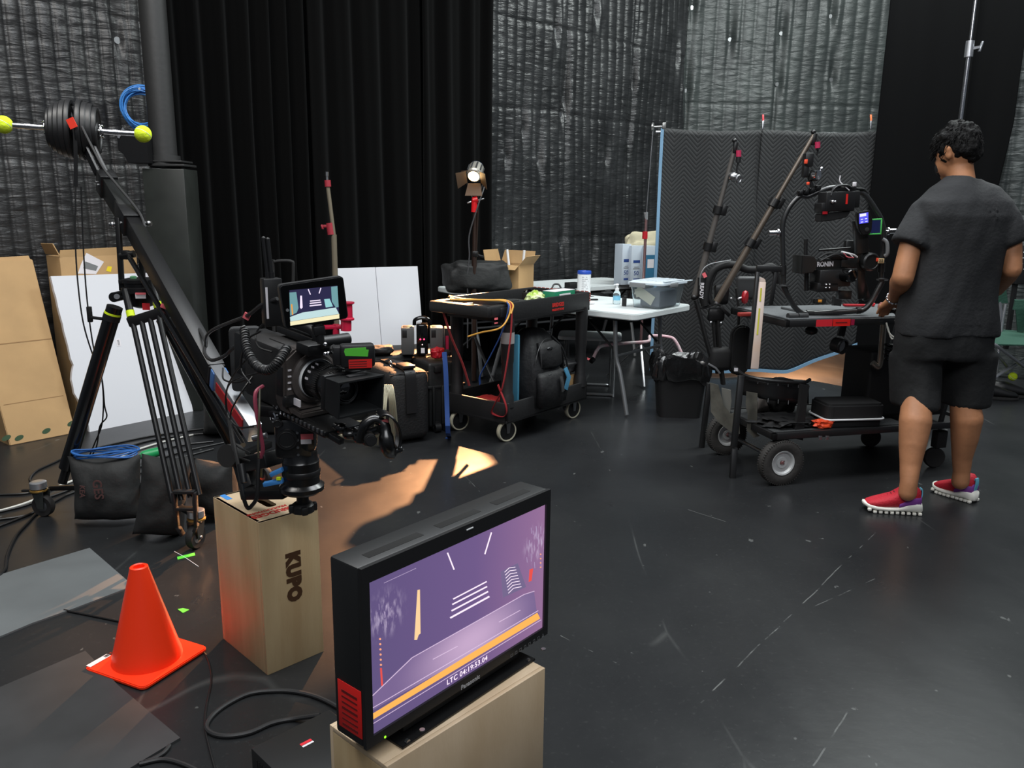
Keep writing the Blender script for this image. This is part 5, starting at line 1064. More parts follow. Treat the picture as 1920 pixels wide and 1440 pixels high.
for (x, y, w_, d_, h_, a_, lab) in ((-.27, .0, .17, .11, .03, .3, 'folded dark pouch left of the charger on the low case'), (.13, -.10, .14, .05, .02, .5, 'small dark pouch right of the charger on the low case')):
    blob('cable_pouch', BGX @ tr(x, y, -.002) @ rz(a_), w_/2, d_/2, h_, mat('black_cordura', (21, 21, 22), .7, bump=.3, bs=80), lab, 'pouch', x)
# shelf things inside the cart gap: folded gear
blob('red_gear', CX @ tr(.02, .60, .47) @ rz(.2), .05, .04, .035, RED, 'red piece of gear beyond the cart, on top of the cases', 'gear', 4, .3)
# coiled beige cable on the floor behind the matte box
q = M(); g = G(668, 822)
for k in range(7): q.torus((g.x+.004*k, g.y+.05+.01*sin(k), .012+.010*k), (sin(k)*.05, cos(k)*.05, 1), .12+.012*((k*5) % 7)/2, .006, 40, 6)
tag(mk('cable_coil', q, mat('beige_cable', (160, 155, 132), .55)), 'coil of beige cable lying on the floor below the matte box', 'cable coil')
q = M()
for k in range(5): q.tube([W(698+k*5, 834, 4.72), W(706+k*4, 780, 4.56), W(714+k*3, 740, 4.6), W(722+k*3, 722, 4.64), W(730+k*2.5, 750, 4.6), W(732+k*4, 834, 4.72)], .0055, 6, smooth=5)
tag(mk('cable_coil', q, mat('beige_cable', (160, 155, 132), .55)), 'beige cable loops standing against the padded case, right of the matte box', 'cable coil')
q = M(); g = G(640, 818)
def ringp(r, z): return [V((g.x+.0+r*cos(2*pi*i/28), g.y+.05+r*sin(2*pi*i/28), z)) for i in range(28)]
# luggage handle behind the camera
q = M(); q.tube([W(545, 640, 4.9), W(549, 560, 4.9), W(550, 500, 4.9), W(548, 491, 4.9), W(535, 489, 4.9), W(515, 491, 4.9), W(512, 500, 4.9), W(514, 640, 4.9)], .010, 10, smooth=3)
th_ = thing('trolley_case', 'black trolley case in the shadow behind the camera, its handle pulled up', 'suitcase', W(530, 700, 5.0)*1); 
g = W(530, 700, 5.0); mk('pull_handle', q, BLACKM, th_); q = M(); q.box((g.x+.02, 5.05, .30), (.34, .22, .58), .03); mk('case_body', q, BLACKM, th_)
# ------------------------------------------------------------ tall stand with red collars
SY = 5.9
st = thing('combo_stand', 'beige telescopic stand with red collars in front of the black curtain', 'light stand', (W(640, 700, SY).x, SY, 0))
base = V((W(636, 600, SY).x, SY, 0)); topz = lambda py: W(620, py, SY).z
def SP(px, py): return W(px, py, SY)
q = M(); q.cyl(SP(634, 700), SP(626, 440), .020, n=18); q.cyl(SP(626, 440), SP(614, 345), .014, n=18); mk('riser', q, mat('beige_riser', (120, 112, 96), .4, .3), st)
q = M(); q.cyl(SP(614, 350), SP(613, 330), .010, n=14); q.cyl(SP(613, 330), SP(613, 322), .013, n=14); mk('spigot', q, STEEL, st)
REDC = mat('red_casting', (150, 44, 56), .45)
q = M(); q.cyl(SP(615, 350), SP(614, 338), .022, n=18); mk('collar', q, REDC, st)
q = M(); q.cyl(SP(621, 440), SP(618, 418), .026, n=18); q.bar(SP(618, 424), SP(606, 424), .02, .02, (0, 0, 1), .004); q.bar(SP(606, 430), SP(603, 421), .015, .025, (0, 1, 0), .006); mk('collar_lock', q, REDC, st)
RC2 = mat('crimson_casting', (176, 26, 58), .35)
q = M(); q.lathe([(.050, 0), (.052, .01), (.040, .02), (.040, .11), (.055, .12), (.055, .13)], W(651, 600, SY-.15), (0, 0, 1), 24); q.cyl(W(649, 620, SY-.15), W(649, 601, SY-.15), .038, n=24); q.cyl(W(630, 680, SY-.1), W(630, 608, SY-.1), .024, n=20); q.bar(W(602, 614, SY-.1), W(652, 612, SY-.1), .05, .03, (0, 0, 1), .008); mk('receiver', q, RC2, st)
for a in (0.4, 2.5, 4.6): q = M(); q.bar((base.x, base.y, .45), (base.x+cos(a)*.42, base.y+sin(a)*.42, .02), .03, .012, (0, 0, 1), .002); mk('leg', q, STEEL, st)
# ------------------------------------------------------------ the lit lamp on its stand
LY = 6.60
def LP(px, py, d=0): return W(px, py, LY+d)
lp = thing('fresnel_lamp', 'lit tungsten stage lamp with barn doors, tilted down on a black stand', 'lamp', (LP(889, 600).x, LY, 0))
ltop = LP(889, 375)
q = M(); q.cyl((LP(889, 545).x, LY, .0+.02), LP(889, 470), .021, n=18); q.cyl(LP(889, 470), LP(890, 395), .016, n=18); mk('stand_pole', q, mat('worn_black_pole', (46, 32, 26), .4, .3), lp)
q = M(); q.cyl(LP(889, 398), LP(890, 372), .024, n=20); q.cyl(LP(887, 376), LP(896, 374), .028, n=20); mk('red_receiver', q, mat('bright_red_casting', (206, 24, 30), .35), lp)
for a, b_ in (((896, 376), (908, 372)), ((884, 378), (876, 381))): q = M(); q.bar(LP(*a), LP(*b_), .012, .02, (0, 1, 0), .004); mk('lock_handle', q, STEEL, lp)
q = M(); q.cyl(LP(897, 372), LP(893, 470), .007, n=8); mk('rod', q, mat('worn_black_pole', (46, 32, 26), .4, .3), lp)
q = M(); q.box(tuple(LP(891, 476)), (.05, .05, .05), .01); q.bar(LP(895, 478), LP(907, 482), .02, .02, (0, 0, 1), .005); mk('clamp', q, BMETAL, lp)
for a in (3.4, 5.2): q = M(); q.bar((LP(889, 545).x, LY, .40), (LP(889, 545).x+cos(a)*.45, LY+sin(a)*.45, .02), .025, .012, (0, 0, 1), .002); mk('leg', q, BMETAL, lp)
aim = V((-.76, 4.06, 0)); lens = LP(888, 331, -.03); ld = (aim-lens).normalized(); lu = ld.cross(V((1, 0, 0))).normalized(); Lx = Matrix()
q = M(); q.lathe([(.045, 0), (.052, .006), (.052, .02), (.060, .03), (.060, .13), (.052, .145), (.030, .165), (.030, .175)], lens-ld*.0, -ld, 28, caps=False); hs = mk('lamp_housing', q, mat('lamp_silver', (190, 186, 176), .35, .6), lp)
q = M()
for k in range(10): a = 2*pi*k/10; s_ = ld.cross(V((0, 0, 1))).normalized(); w_ = s_.cross(ld); q.bar(lens-ld*.04+(s_*cos(a)+w_*sin(a))*.062, lens-ld*.12+(s_*cos(a)+w_*sin(a))*.062, .006, .012, s_)
mk('cooling_fin', q, DGREY, hs)
q = M(); q.lathe([(.053, .150), (.048, .158), (.028, .178), (.018, .19), (.001, .192)], lens, -ld, 24, caps=False); mk('blue_back_cap', q, mat('blue_paint', (40, 110, 190), .4), lp)
q = M(); q.sph(lens-ld*.004, .045, (1, 1, 1), 20, X=None); q = M(); q.lathe([(.0005, -.008), (.02, -.006), (.036, -.001), (.045, .004)], lens, -ld, 28, caps=False); mk('lens', q, em('tungsten_lens', (255, 214, 150), 14), lp)
s_ = ld.cross(V((0, 0, 1))).normalized(); w_ = s_.cross(ld).normalized()
BARN = mat('barn_door_metal', (92, 72, 54), .5, .3)
for (dr, sp, wd_) in ((w_, .5, .10), (-w_, .75, .10), (s_, .85, .09), (-s_, .7, .09)):
    tn = dr.cross(ld).normalized(); e0 = lens+ld*.008+dr*.056; out = (ld*cos(sp)+dr*sin(sp)); q = M()
    a0, a1 = e0+tn*.05, e0-tn*.05; b0_, b1_ = e0+out*wd_+tn*.07, e0+out*wd_-tn*.07; nrm = out.cross(tn).normalized()*.0015
    q.hull([a0-nrm, a1-nrm, b1_-nrm, b0_-nrm], [a0+nrm, a1+nrm, b1_+nrm, b0_+nrm]); mk('barn_door', q, BARN, lp)
q = M(); q.tube([lens-ld*.07+s_*.062, lens-ld*.07+s_*.075-V((0, 0, .05)), LP(890, 372)+s_*.03+V((0, 0, .02)), LP(890, 372)], .006, 8, smooth=5); q.tube([lens-ld*.07-s_*.062, lens-ld*.07-s_*.075-V((0, 0, .05)), LP(890, 372)-s_*.03+V((0, 0, .02)), LP(890, 372)], .006, 8, smooth=5); mk('yoke', q, BLACK, lp)
q = M(); q.tube([LP(895, 320, .03), LP(908, 345, .05), LP(898, 380, -.03), LP(880, 440, -.03), LP(880, 480, -.03), LP(876, 520, -.03), LP(877, 560, -.03), (LP(877, 560).x, LY-.03, .3)], .006, 8, smooth=6); mk('mains_cable', q, mat('grey_mains_cable', (60, 60, 62), .5), lp)
sl = bpy.data.lights.new('lamp_beam', 'SPOT'); sl.energy = 2000; sl.color = (1, .46, .20); sl.spot_size = radians(29); sl.spot_blend = .25; sl.shadow_soft_size = .022
so = bpy.data.objects.new('lamp_beam', sl); col.objects.link(so); so.location = lens+ld*.012; so.rotation_euler = ld.to_track_quat('-Z', 'Y').to_euler()
# ------------------------------------------------------------ folding tables
TBL = mat('blow_moulded_white', (206, 212, 212), .5, bump=.06, bs=90)
TX = tr(.83, 5.41, 0) @ rz(.89)           # local x along the near end, local y along the length
def table(X, name_label, lx, ly, legs=True, ends=('a', 'b')):
    t = thing('folding_table', name_label, 'table', X=X); q = M(X); q.prism(rrect(lx, ly, .06, 6, lx/2, ly/2), .045, tr(0, 0, .70), bev=.006); mk('tabletop', q, TBL, t)
    q = M(X); q.box((lx/2, ly/2, .69), (lx-.16, ly-.16, .03), .004); mk('under_frame', q, BLACKM, t)
    for s_, y0 in ((1, .22), (-1, ly-.22)):
        q = M(X)
        for x in (.10, lx-.10):
            q.tube([(x, y0, .69), (x, y0-.02*s_, .42), (x, y0-.06*s_, .30), (x-.02, y0-.14*s_, .015)], .0155, 10, smooth=4)
        q.cyl((.10, y0-.02*s_, .42), (lx-.10, y0-.02*s_, .42), .010, n=10); mk('leg_pair', q, mat('grey_tube', (140, 142, 144), .3, .7), t)
        for x in (.12, lx-.12):
            q = M(X); q.bar((x, y0+.26*s_, .68), (x, y0-.0*s_, .45), .02, .008, (0, 0, 1)); mk('brace', q, BLACKM, t)
    return t
ta = table(TX, 'white folding table with the clear storage bin on it, behind the utility cart', .84, 1.45)
TB = tr(-.28, 6.66, 0) @ rz(.64)
tb = table(TB, 'second white folding table behind the first, at the foot of the quilted wall', 2.05, .70)
q = M(TX); q.box((.70, .86, .7465), (.13, .045, .003), .001); mk('carry_slot', q, BLACKM, ta)
# clear storage bin
CLR = mat('clear_plastic', (240, 246, 248), .10, trans=.95, spec=.3)
CLID = mat('frosted_lid', (226, 234, 240), .3, trans=.45)
bb0 = G(1176, 576, .7455); bb1 = G(1226, 581, .7455); BX2 = tr(*bb0) @ rz(atan2(bb1.y-bb0.y, bb1.x-bb0.x))
bn = thing('storage_bin', 'clear plastic storage bin with a grey latch, full of dark things, on the white table', 'storage bin', X=BX2)
bw_, bd_, bh = (bb1-bb0).length+.05, .38, .175
q = M(BX2); 
def ringr(w, d, z, r=.03): return [V((p[0], p[1], z)) for p in rrect(w, d, r, 4, bw_/2, bd_/2)]
q.loft([ringr(bw_-.05, bd_-.05, .004), ringr(bw_-.01, bd_-.01, bh), ringr(bw_+.005, bd_+.005, bh), ringr(bw_+.005, bd_+.005, bh-.004), ringr(bw_-.016, bd_-.016, bh-.004), ringr(bw_-.056, bd_-.056, .008)], caps=True); mk('tub', q, CLR, bn)
q = M(BX2); q.loft([ringr(bw_+.02, bd_+.02, bh-.003), ringr(bw_+.02, bd_+.02, bh+.010), ringr(bw_-.01, bd_-.01, bh+.014), ringr(bw_-.03, bd_-.03, bh+.022)])
for k in range(5): q.box((.07+k*.065, bd_/2, bh+.023), (.022, bd_-.09, .006), .002)
mk('lid', q, CLID, bn)
q = M(BX2); q.box((.085, -.013, bh-.008), (.13, .012, .032), .003); mk('latch', q, GREY, bn)
q = M(BX2); q.box((bw_-.03, bd_*.45, bh-.008), (.012, .12, .03), .003, X=tr(.035, 0, 0)); mk('latch', q, GREY, bn)
q = M(BX2); q.box((bw_*.55, bd_/2, .07), (bw_*.62, bd_*.7, .125), .02); tag(mk('dark_pouch', q, mat('slate_pouch', (112, 118, 128), .6)), 'dark slate pouch inside the clear storage bin', 'pouch')
q = M(BX2); q.bar((.05, .035, .13), (.19, .035, .055), .002, .07, (0, 0, 1)); q.bar((.04, .04, .10), (.10, .04, .12), .002, .06, (0, 0, 1)); tag(mk('paper_leaflet', q, mat('cream_paper', (196, 190, 172), .7)), 'folded cream leaflet leaning inside the clear storage bin', 'paper')
def T_(x, y, z=.7455): return TX @ V((x, y, z))
def onT(px, py, z=.746): return G(px, py, z)
# disinfectant wipes tub
g = onT(1094, 566); t = thing('wipes_canister', 'white wipes canister with a blue lid on the folding table', 'canister', g)
q = M(); q.lathe([(.001, 0), (.048, 0), (.051, .004), (.051, .215), (.048, .219)], g, (0, 0, 1), 32, caps=False); mk('canister_body', q, WHITE, t)
q = M(); q.lathe([(.052, .212), (.053, .216), (.053, .232), (.050, .237), (.030, .239), (.028, .234), (.001, .234)], g, (0, 0, 1), 32, caps=False); mk('blue_lid', q, mat('lid_blue', (40, 76, 170), .35), t)
q = M()
for k in range(12): a0 = -2.0; q.add([(g.x+.0516*cos(a), g.y+.0516*sin(a), g.z+z) for z in (.03+k*.0145, .03+k*.0145+.004) for a in (a0-.0, a0+.25, a0+.5+.1*(k % 3), a0+.7+.1*((k*3) % 4))], [(0, 1, 5, 4), (1, 2, 6, 5), (2, 3, 7, 6)])
mk('small_print', q, GREY, t)
# spray bottle
g = onT(1156, 570); t = thing('spray_bottle', 'small clear hand sanitiser bottle with a white pump, left of the storage bin', 'bottle', g)
q = M(); q.lathe([(.001, 0), (.026, 0), (.028, .004), (.028, .075), (.024, .088), (.014, .098), (.013, .104)], g, (0, 0, 1), 24, caps=False); mk('bottle_body', q, mat('bottle_plastic', (225, 238, 242), .08, trans=.9), t)
q = M(); q.lathe([(.015, .100), (.015, .118), (.008, .120), (.008, .140), (.014, .142), (.010, .152), (.001, .153)], g, (0, 0, 1), 16, caps=False); q.bar(g+V((0, 0, .146)), g+V((-.028, -.01, .144)), .008, .008, (0, 0, 1), .002); mk('pump', q, WHITE, t)
q = M(); q.lathe([(.0285, .03), (.0285, .062)], g, (0, 0, 1), 24, caps=False); mk('label', q, mat('pale_blue_label', (120, 190, 220), .5), t)
g = onT(1170, 574); q = M(); q.box((g.x, g.y, g.z+.032), (.032, .03, .062), .004); q.box((g.x-.004, g.y-.016, g.z+.032), (.018, .002, .03)); tag(mk('small_black_bottle', q, BLACK), 'small black box-shaped bottle between the sanitiser and the storage bin', 'bottle')
g = onT(1138, 551); q = M(X=None); q.box((0, 0, .009), (.105, .045, .018), .006, X=tr(*g) @ rz(.5)); q.box((.01, 0, .022), (.05, .03, .012), .004, X=tr(*g) @ rz(.5)); tag(mk('stapler', q, DGREY), 'small dark gadget lying on the table behind the sanitiser', 'gadget')
g = onT(1114, 563); q = M(); q.box((0, 0, .006), (.06, .022, .01), .003, X=tr(*g) @ rz(.2)); tag(mk('marker_pen', q, BLACK), 'short black marker lying right of the wipes canister', 'marker')
g = onT(1103, 556); q = M(); q.box((0, 0, .012), (.04, .03, .022), .004, X=tr(*g)); tag(mk('pill_box', q, BLACK), 'tiny black box on the table just behind the wipes canister', 'box')
g = onT(1106, 570); q = M(); q.box((0, 0, .012), (.06, .05, .02), .004, X=tr(*g) @ rz(.4)); tag(mk('tissue_pack', q, PAPER), 'small white tissue pack on the table beside the cart corner', 'tissues')
# on the second table: carton with open flaps, black bag, cases
CB = frame(V((*G(955, 543, .745)[:2], .7455)), (.86, -.50, 0), (.50, .86, 0))
c_ = thing('cardboard_carton', 'small open cardboard carton with raised flaps on the second white table', 'box', X=CB)
q = M(CB); w_, d_, h_ = .33, .26, .22
for (c, s) in (((0, -d_/2, h_/2), (w_, .005, h_)), ((0, d_/2, h_/2), (w_, .005, h_)), ((-w_/2, 0, h_/2), (.005, d_, h_)), ((w_/2, 0, h_/2), (.005, d_, h_)), ((0, 0, .003), (w_, d_, .005))): q.box(c, s)
mk('carton_body', q, CARD, c_)
for fl in ([(-w_/2, d_/2, h_), (w_/2, d_/2, h_), (w_/2-.01, d_/2+.05, h_+.11), (-w_/2+.01, d_/2+.05, h_+.11)], [(-w_/2, -d_/2, h_), (-w_/2, d_/2, h_), (-w_/2-.03, d_/2-.01, h_+.12), (-w_/2-.03, -d_/2+.01, h_+.12)],
           [(w_/2, -d_/2, h_), (w_/2, d_/2, h_), (w_/2+.07, d_/2-.01, h_+.08), (w_/2+.07, -d_/2+.01, h_+.08)], [(-w_/2, -d_/2, h_), (w_/2, -d_/2, h_), (w_/2+.02, -d_/2-.10, h_-.03), (-w_/2-.02, -d_/2-.10, h_-.03)]):
    q = M(CB); a = [V(p) for p in fl]; n_ = (a[1]-a[0]).cross(a[3]-a[0]).normalized()*.002; q.hull([p-n_ for p in a], [p+n_ for p in a]); mk('flap', q, CARD, c_)
q = M(CB); q.box((-.02, -d_/2-.0035, .10), (.11, .001, .15)); mk('shipping_label', q, STK, c_)
q = M(CB)
for k in range(6): q.box((-.02, -d_/2-.0045, .155-k*.011), (.08-.01*(k % 3), .001, .004))
for k in range(14): q.box((-.06+k*.006, -d_/2-.0045, .045), (.003, .001, .02))
mk('label_print', q, DGREY, c_)
for (x, y, a, lab) in ((-.02, .06, .18, 'white tube sticking out of the open carton, left of two'), (.09, .05, -.05, 'white tube sticking out of the open carton, right of two')):
    q = M(CB); q.cyl((x, y, .05), (x-a*.3, y+.02, h_+.12), .011, n=12); tag(mk('white_tube', q, WHITE), lab, 'tube')
# black soft bag
p0 = G(866, 548, .745); blob('soft_bag', tr(p0.x+.12, p0.y-.02, .748) @ rz(.25), .27, .14, .13, mat('black_bag_cloth', (24, 25, 25), .7, bump=.4, bs=30), 'slumped black cloth bag on the second table, behind the lamp stand', 'bag', 21, .2, pw=.5)
# sloping black instrument and boxes at the table's back
def tbox(px, py, w, d, h, a, m, label, cat, name, z=.7455, bev=.004):
    g = G(px, py, z); q = M(); q.box((0, 0, h/2), (w, d, h), bev, X=tr(g.x, g.y, z) @ rz(a)); return tag(mk(name, q, m), label, cat)
tbox(1052, 549, .24, .10, .035, .6, BLACK, 'long flat black case on the second table, left of the wipes canister', 'case', 'flat_case')
tbox(1073, 540, .12, .08, .05, .6, BLACKM, 'small dark box behind the long flat case', 'box', 'small_box')
g = G(1035, 540, .746); q = M(); q.tube([g, g+V((.02, .02, .03)), g+V((.06, .02, .03)), g+V((.08, 0, 0))], .008, 8, smooth=4); tag(mk('headphones', q, BLACK), 'black gadget with a curved band on the second table, right of the open carton', 'gadget')
tbox(905, 549, .30, .02, .002, .6, WHITE, 'white sheet of paper lying by the lamp pole', 'paper', 'paper_sheet', .7465, 0)
# tall printed cartons with a cloth bag behind
def carton2(px0, px1, py0, py1, Yv, m, label):
    a = W(px0, py1, Yv); b = W(px1, py1, Yv+.05); top = W(px0, py0, Yv); ex = (b-a); ex.z = 0; w = ex.length; X = frame((a.x, a.y, .748), ex, (0, 0, 1)); t = thing('printed_carton', label, 'box', X=X); h = top.z-.748
    q = M(X); q.box((w/2, h/2, -.06), (w, h, .12), .003); mk('carton', q, m, t); return t, X, w, h
PALE = mat('pale_carton', (186, 196, 206), .5)
for (x0, x1, lab) in ((1165, 1181, 'pale blue carton marked 50, leftmost of the row behind the storage bin'), (1182, 1202, 'pale blue carton marked 50, second of the row behind the storage bin'), (1208, 1228, 'grey and teal carton, right of the red collared stand')):
    t, X, w, h = carton2(x0, x1, 458 if x0 < 1182 else 461, 528, 7.55, PALE, lab); 
    if x0 < 1205:
        q = M(X); q.box((w*.5, h*.60, .001), (w*.62, h*.07, .001)); q.box((w*.55, h*.14, .001), (w*.6, h*.05, .001)); mk('blue_band', q, mat('navy_print', (40, 66, 128), .5), t)
        text('lettering', '50', X @ tr(w*.5, h*.30, .0012), .055, mat('navy_print', (40, 66, 128), .5), t)
        q = M(X); q.box((w*.5, h*.42, .001), (w*.6, h*.02, .001)); q.box((w*.5, h*.46, .001), (w*.4, h*.012, .001)); mk('small_print', q, GREY, t)
    else:
        q = M(X); q.box((w*.5, h*.42, .001), (w*.9, h*.70, .001)); mk('teal_panel', q, mat('teal_print', (54, 112, 146), .5), t)
        q = M(X); q.box((w*.5, h*.55, .002), (w*.6, h*.22, .001)); mk('white_panel', q, STK, t)
rr2 = W(1205, 455, 7.75); bm = None
blob('canvas_bag', tr(W(1212, 500, 7.82).x, 7.82, .748), .21, .08, .24, mat('cream_canvas', (196, 188, 160), .85, bump=.4, bs=12), 'slumped cream canvas bag behind the printed cartons', 'bag', 33, .22, pw=.55)
# ------------------------------------------------------------ white stool, second folding seat, bent pink tube
sx = V((.60, 6.30, .45)); X = tr(.62, 6.36, 0) @ rz(-.12)
st2 = thing('folding_stool', 'white folding stool with grey tube legs, under the white table behind the cart', 'stool', X=X)
q = M(X); q.prism(rrect(.50, .34, .05, 5), .028, tr(0, 0, .435), bev=.006); mk('seat', q, TBL, st2)
for s_ in (-1, 1):
    q = M(X); q.tube([(s_*.20, .14, .435), (s_*.20, -.16, .03), (s_*.18, -.18, .012), (0, -.18, .012), (-s_*.0, -.18, .012)], .0105, 10, smooth=4); q.tube([(s_*.17, -.14, .435), (s_*.17, .16, .03), (s_*.15, .18, .012), (0, .18, .012)], .0105, 10, smooth=4); mk('leg', q, mat('grey_tube', (140, 142, 144), .3, .7), st2)
q = M(); q.tube([W(1095, 725, 5.9), W(1120, 668, 6.2), W(1135, 648, 6.3), W(1180, 644, 6.5), W(1235, 632, 6.6), W(1258, 636, 6.6), W(1272, 650, 6.6), W(1282, 672, 6.6)], .012, 8, smooth=5)
PK = mat('pink_white_tape', (226, 170, 180), .45, var=.01, vs=10, rgb2=(225, 222, 222)); pts_ = [W(1112, 672, 6.1), W(1120, 656, 6.12), W(1132, 648, 6.15), W(1178, 643, 6.3), W(1215, 640, 6.4), W(1220, 630, 6.45), W(1255, 632, 6.5), W(1268, 642, 6.5), W(1282, 672, 6.5)]
q = M(); q.tube(pts_, .013, 8, smooth=6); tag(mk('bent_tube', q, PK), 'bent pink and white tube standing under the white tables', 'tube')
q = M(); q.cyl(W(1113, 673, 6.1), W(1108, 678, 6.08), .02, n=12); tag(mk('tube_clamp', q, BLACK), 'black clamp at the lower end of the pink tube', 'clamp')
# chrome pole with red collar behind the table
PY = 6.75
def PP(px, py): return W(px, py, PY)
ps = thing('light_stand', 'thin chrome stand with a red collar, left of the hanging quilted pad', 'light stand', (PP(1206, 540).x, PY, 0))
q = M(); q.cyl(PP(1224, 246), PP(1212, 400), .006, n=12); mk('upper_rod', q, STEEL, ps)
q = M(); q.cyl(PP(1212, 400), PP(1206, 545), .012, n=14); q.cyl((PP(1206, 545).x, PY, PP(1206, 545).z), (PP(1206, 545).x, PY, .3), .012, n=14); mk('lower_tube', q, mat('rosy_steel', (190, 150, 150), .3, .9), ps)
q = M(); q.cyl(PP(1211, 398), PP(1212, 412), .018, .012, n=14); mk('grey_collar', q, GREY, ps)
q = M(); q.cyl(PP(1209.5, 434), PP(1209, 448), .022, n=16); mk('red_collar', q, RED, ps)
q = M(); q.lathe([(.02, -.01), (.034, -.006), (.034, .006), (.02, .01)], PP(1224, 238), (1, -.3, 0), 20); q.cyl(PP(1226, 238), PP(1243, 237), .008, n=10); q.box(tuple(PP(1245, 236)), (.03, .03, .05), .004); mk('grip_head', q, mat('grey_zinc', (150, 150, 148), .35, .8), ps)
for a in (.5, 2.6, 4.7): q = M(); q.bar((PP(1206, 545).x, PY, .32), (PP(1206, 545).x+cos(a)*.3, PY+sin(a)*.3, .015), .02, .01, (0, 0, 1), .002); mk('leg', q, STEEL, ps)
# ------------------------------------------------------------ hanging quilted moving blankets on a pipe
PADY = 7.0
px0, px1 = W(1243, 240, PADY), W(1660, 236, PADY)
FB_ = bpy.data.materials.new('zigzag_quilted_pad'); FB_.use_nodes = True; nt = FB_.node_tree; b = nt.nodes['Principled BSDF']; b.inputs['Base Color'].default_value = lin((33, 34, 35)); b.inputs['Roughness'].default_value = .75
tc = nt.nodes.new('ShaderNodeTexCoord'); sp = nt.nodes.new('ShaderNodeSeparateXYZ'); nt.links.new(tc.outputs['Object'], sp.inputs[0])
def mth(op, a, bb=None):
    n = nt.nodes.new('ShaderNodeMath'); n.operation = op
    for i, v_ in enumerate((a, bb)):
        if v_ is None: continue
        if isinstance(v_, (int, float)): n.inputs[i].default_value = v_
        else: nt.links.new(v_, n.inputs[i])
    return n.outputs[0]
tri = mth('PINGPONG', sp.outputs['X'], .10); zz = mth('ADD', mth('MULTIPLY', tri, 1.0), sp.outputs['Z']); st_ = mth('SINE', mth('MULTIPLY', zz, pi/.036)); st_ = mth('ABSOLUTE', st_)
bp2 = nt.nodes.new('ShaderNodeBump'); bp2.inputs['Strength'].default_value = .5; bp2.inputs['Distance'].default_value = .007; nt.links.new(mth('POWER', st_, .5), bp2.inputs['Height']); nt.links.new(bp2.outputs[0], b.inputs['Normal'])
r_ = nt.nodes.new('ShaderNodeValToRGB'); r_.color_ramp.elements[0].color = lin((26, 27, 28)); r_.color_ramp.elements[1].color = lin((32, 33, 34)); r_.color_ramp.elements[1].position = .55; nt.links.new(st_, r_.inputs[0]); nt.links.new(r_.outputs[0], b.inputs['Base Color'])
def pad(x0, x1, ztop, zbot, label, seed, sweep=None):
    o = px0; X = tr(x0, PADY, 0); t = thing('moving_blanket', label, 'blanket', X=X); w = x1-x0
    def fn(i, j):
        u = i*w; z = zbot+(ztop-zbot)*j
        if sweep: z = z + sweep(i)*(1-j)
        sag = -.02*sin(pi*i)*j**6
        h = .035*sin(u*11+seed+.6*sin(z*1.3))*(.35+.65*(1-j)) + .05*noise.noise(V((u*2+seed, z*.9, 0))) + .09*exp(-((i)/.06)**2)*(1-j)*0
        return V((u, -h, z+sag))
    q = M(); q.grid(fn, 60, 50); o = mk('quilted_cloth', q, FB_, t, world=False, ang=180); s = o.modifiers.new('t', 'SOLIDIFY'); s.thickness = .008
    BB = mat('pale_blue_binding', (112, 148, 176), .7); q = M(); q.ribbon([fn(i/30, 0)+V((0, -.004, 0)) for i in range(31)], .028, .008, side=(0, 0, 1)); mk('bottom_binding', q, BB, t, world=False)
    if seed == 1: q = M(); q.ribbon([fn(0, i/30)+V((-.006, -.004, 0)) for i in range(31)], .026, .008, side=(1, 0, 0)); mk('side_binding', q, BB, t, world=False)
    return t
mid = W(1430, 236, PADY).x
pad(px0.x, mid+.01, px0.z, .05, 'black zigzag quilted blanket, left of the two hanging behind the gimbal cart', 1)
pad(mid+.0, px1.x, px0.z, .05, 'black zigzag quilted blanket, right of the two hanging behind the gimbal cart', 4, sweep=lambda i: .0+.50*max(0, i-.35)**1.2)
q = M(); q.cyl((px0.x-.05, PADY+.06, px0.z-.03), (px1.x+.2, PADY+.06, px0.z-.03), .017, n=14); tag(mk('crossbar_pipe', q, STEEL), 'steel crossbar pipe along the top of the hanging blankets', 'pipe')
for (px, py, m, lab) in ((1430, 216, mat('clamp_red', (190, 36, 48), .5), 'spring clamp with a red handle on top of the crossbar, at the blanket seam'), (1632, 216, mat('clamp_orange', (210, 110, 60), .5), 'spring clamp with an orange tip at the right end of the crossbar')):
    g = W(px, py+6, PADY); t = thing('spring_clamp', lab, 'clamp', g); q = M(); q.bar(g+V((0, 0, .03)), g+V((.0, -.02, -.03)), .016, .012, (0, 1, 0), .004); mk('clamp_handle', q, m, t); q = M(); q.bar(g+V((0, -.03, -.09)), g+V((.0, -.02, -.02)), .016, .012, (0, 1, 0), .003); mk('clamp_jaw', q, STEEL, t)
# warm work light standing on the floor beyond the blankets (its glow shows in the gap)
wl_ = bpy.data.lights.new('work_light', 'SPOT'); wl_.energy = 420; wl_.color = (1, .5, .24); wl_.spot_size = radians(60); wl_.spot_blend = .5; wl_.shadow_soft_size = .05
wo = bpy.data.objects.new('work_light', wl_); col.objects.link(wo); wo.location = (3.3, 9.2, 1.7); wo.rotation_euler = (V((2.95, 7.55, 0))-V(wo.location)).to_track_quat('-Z', 'Y').to_euler()
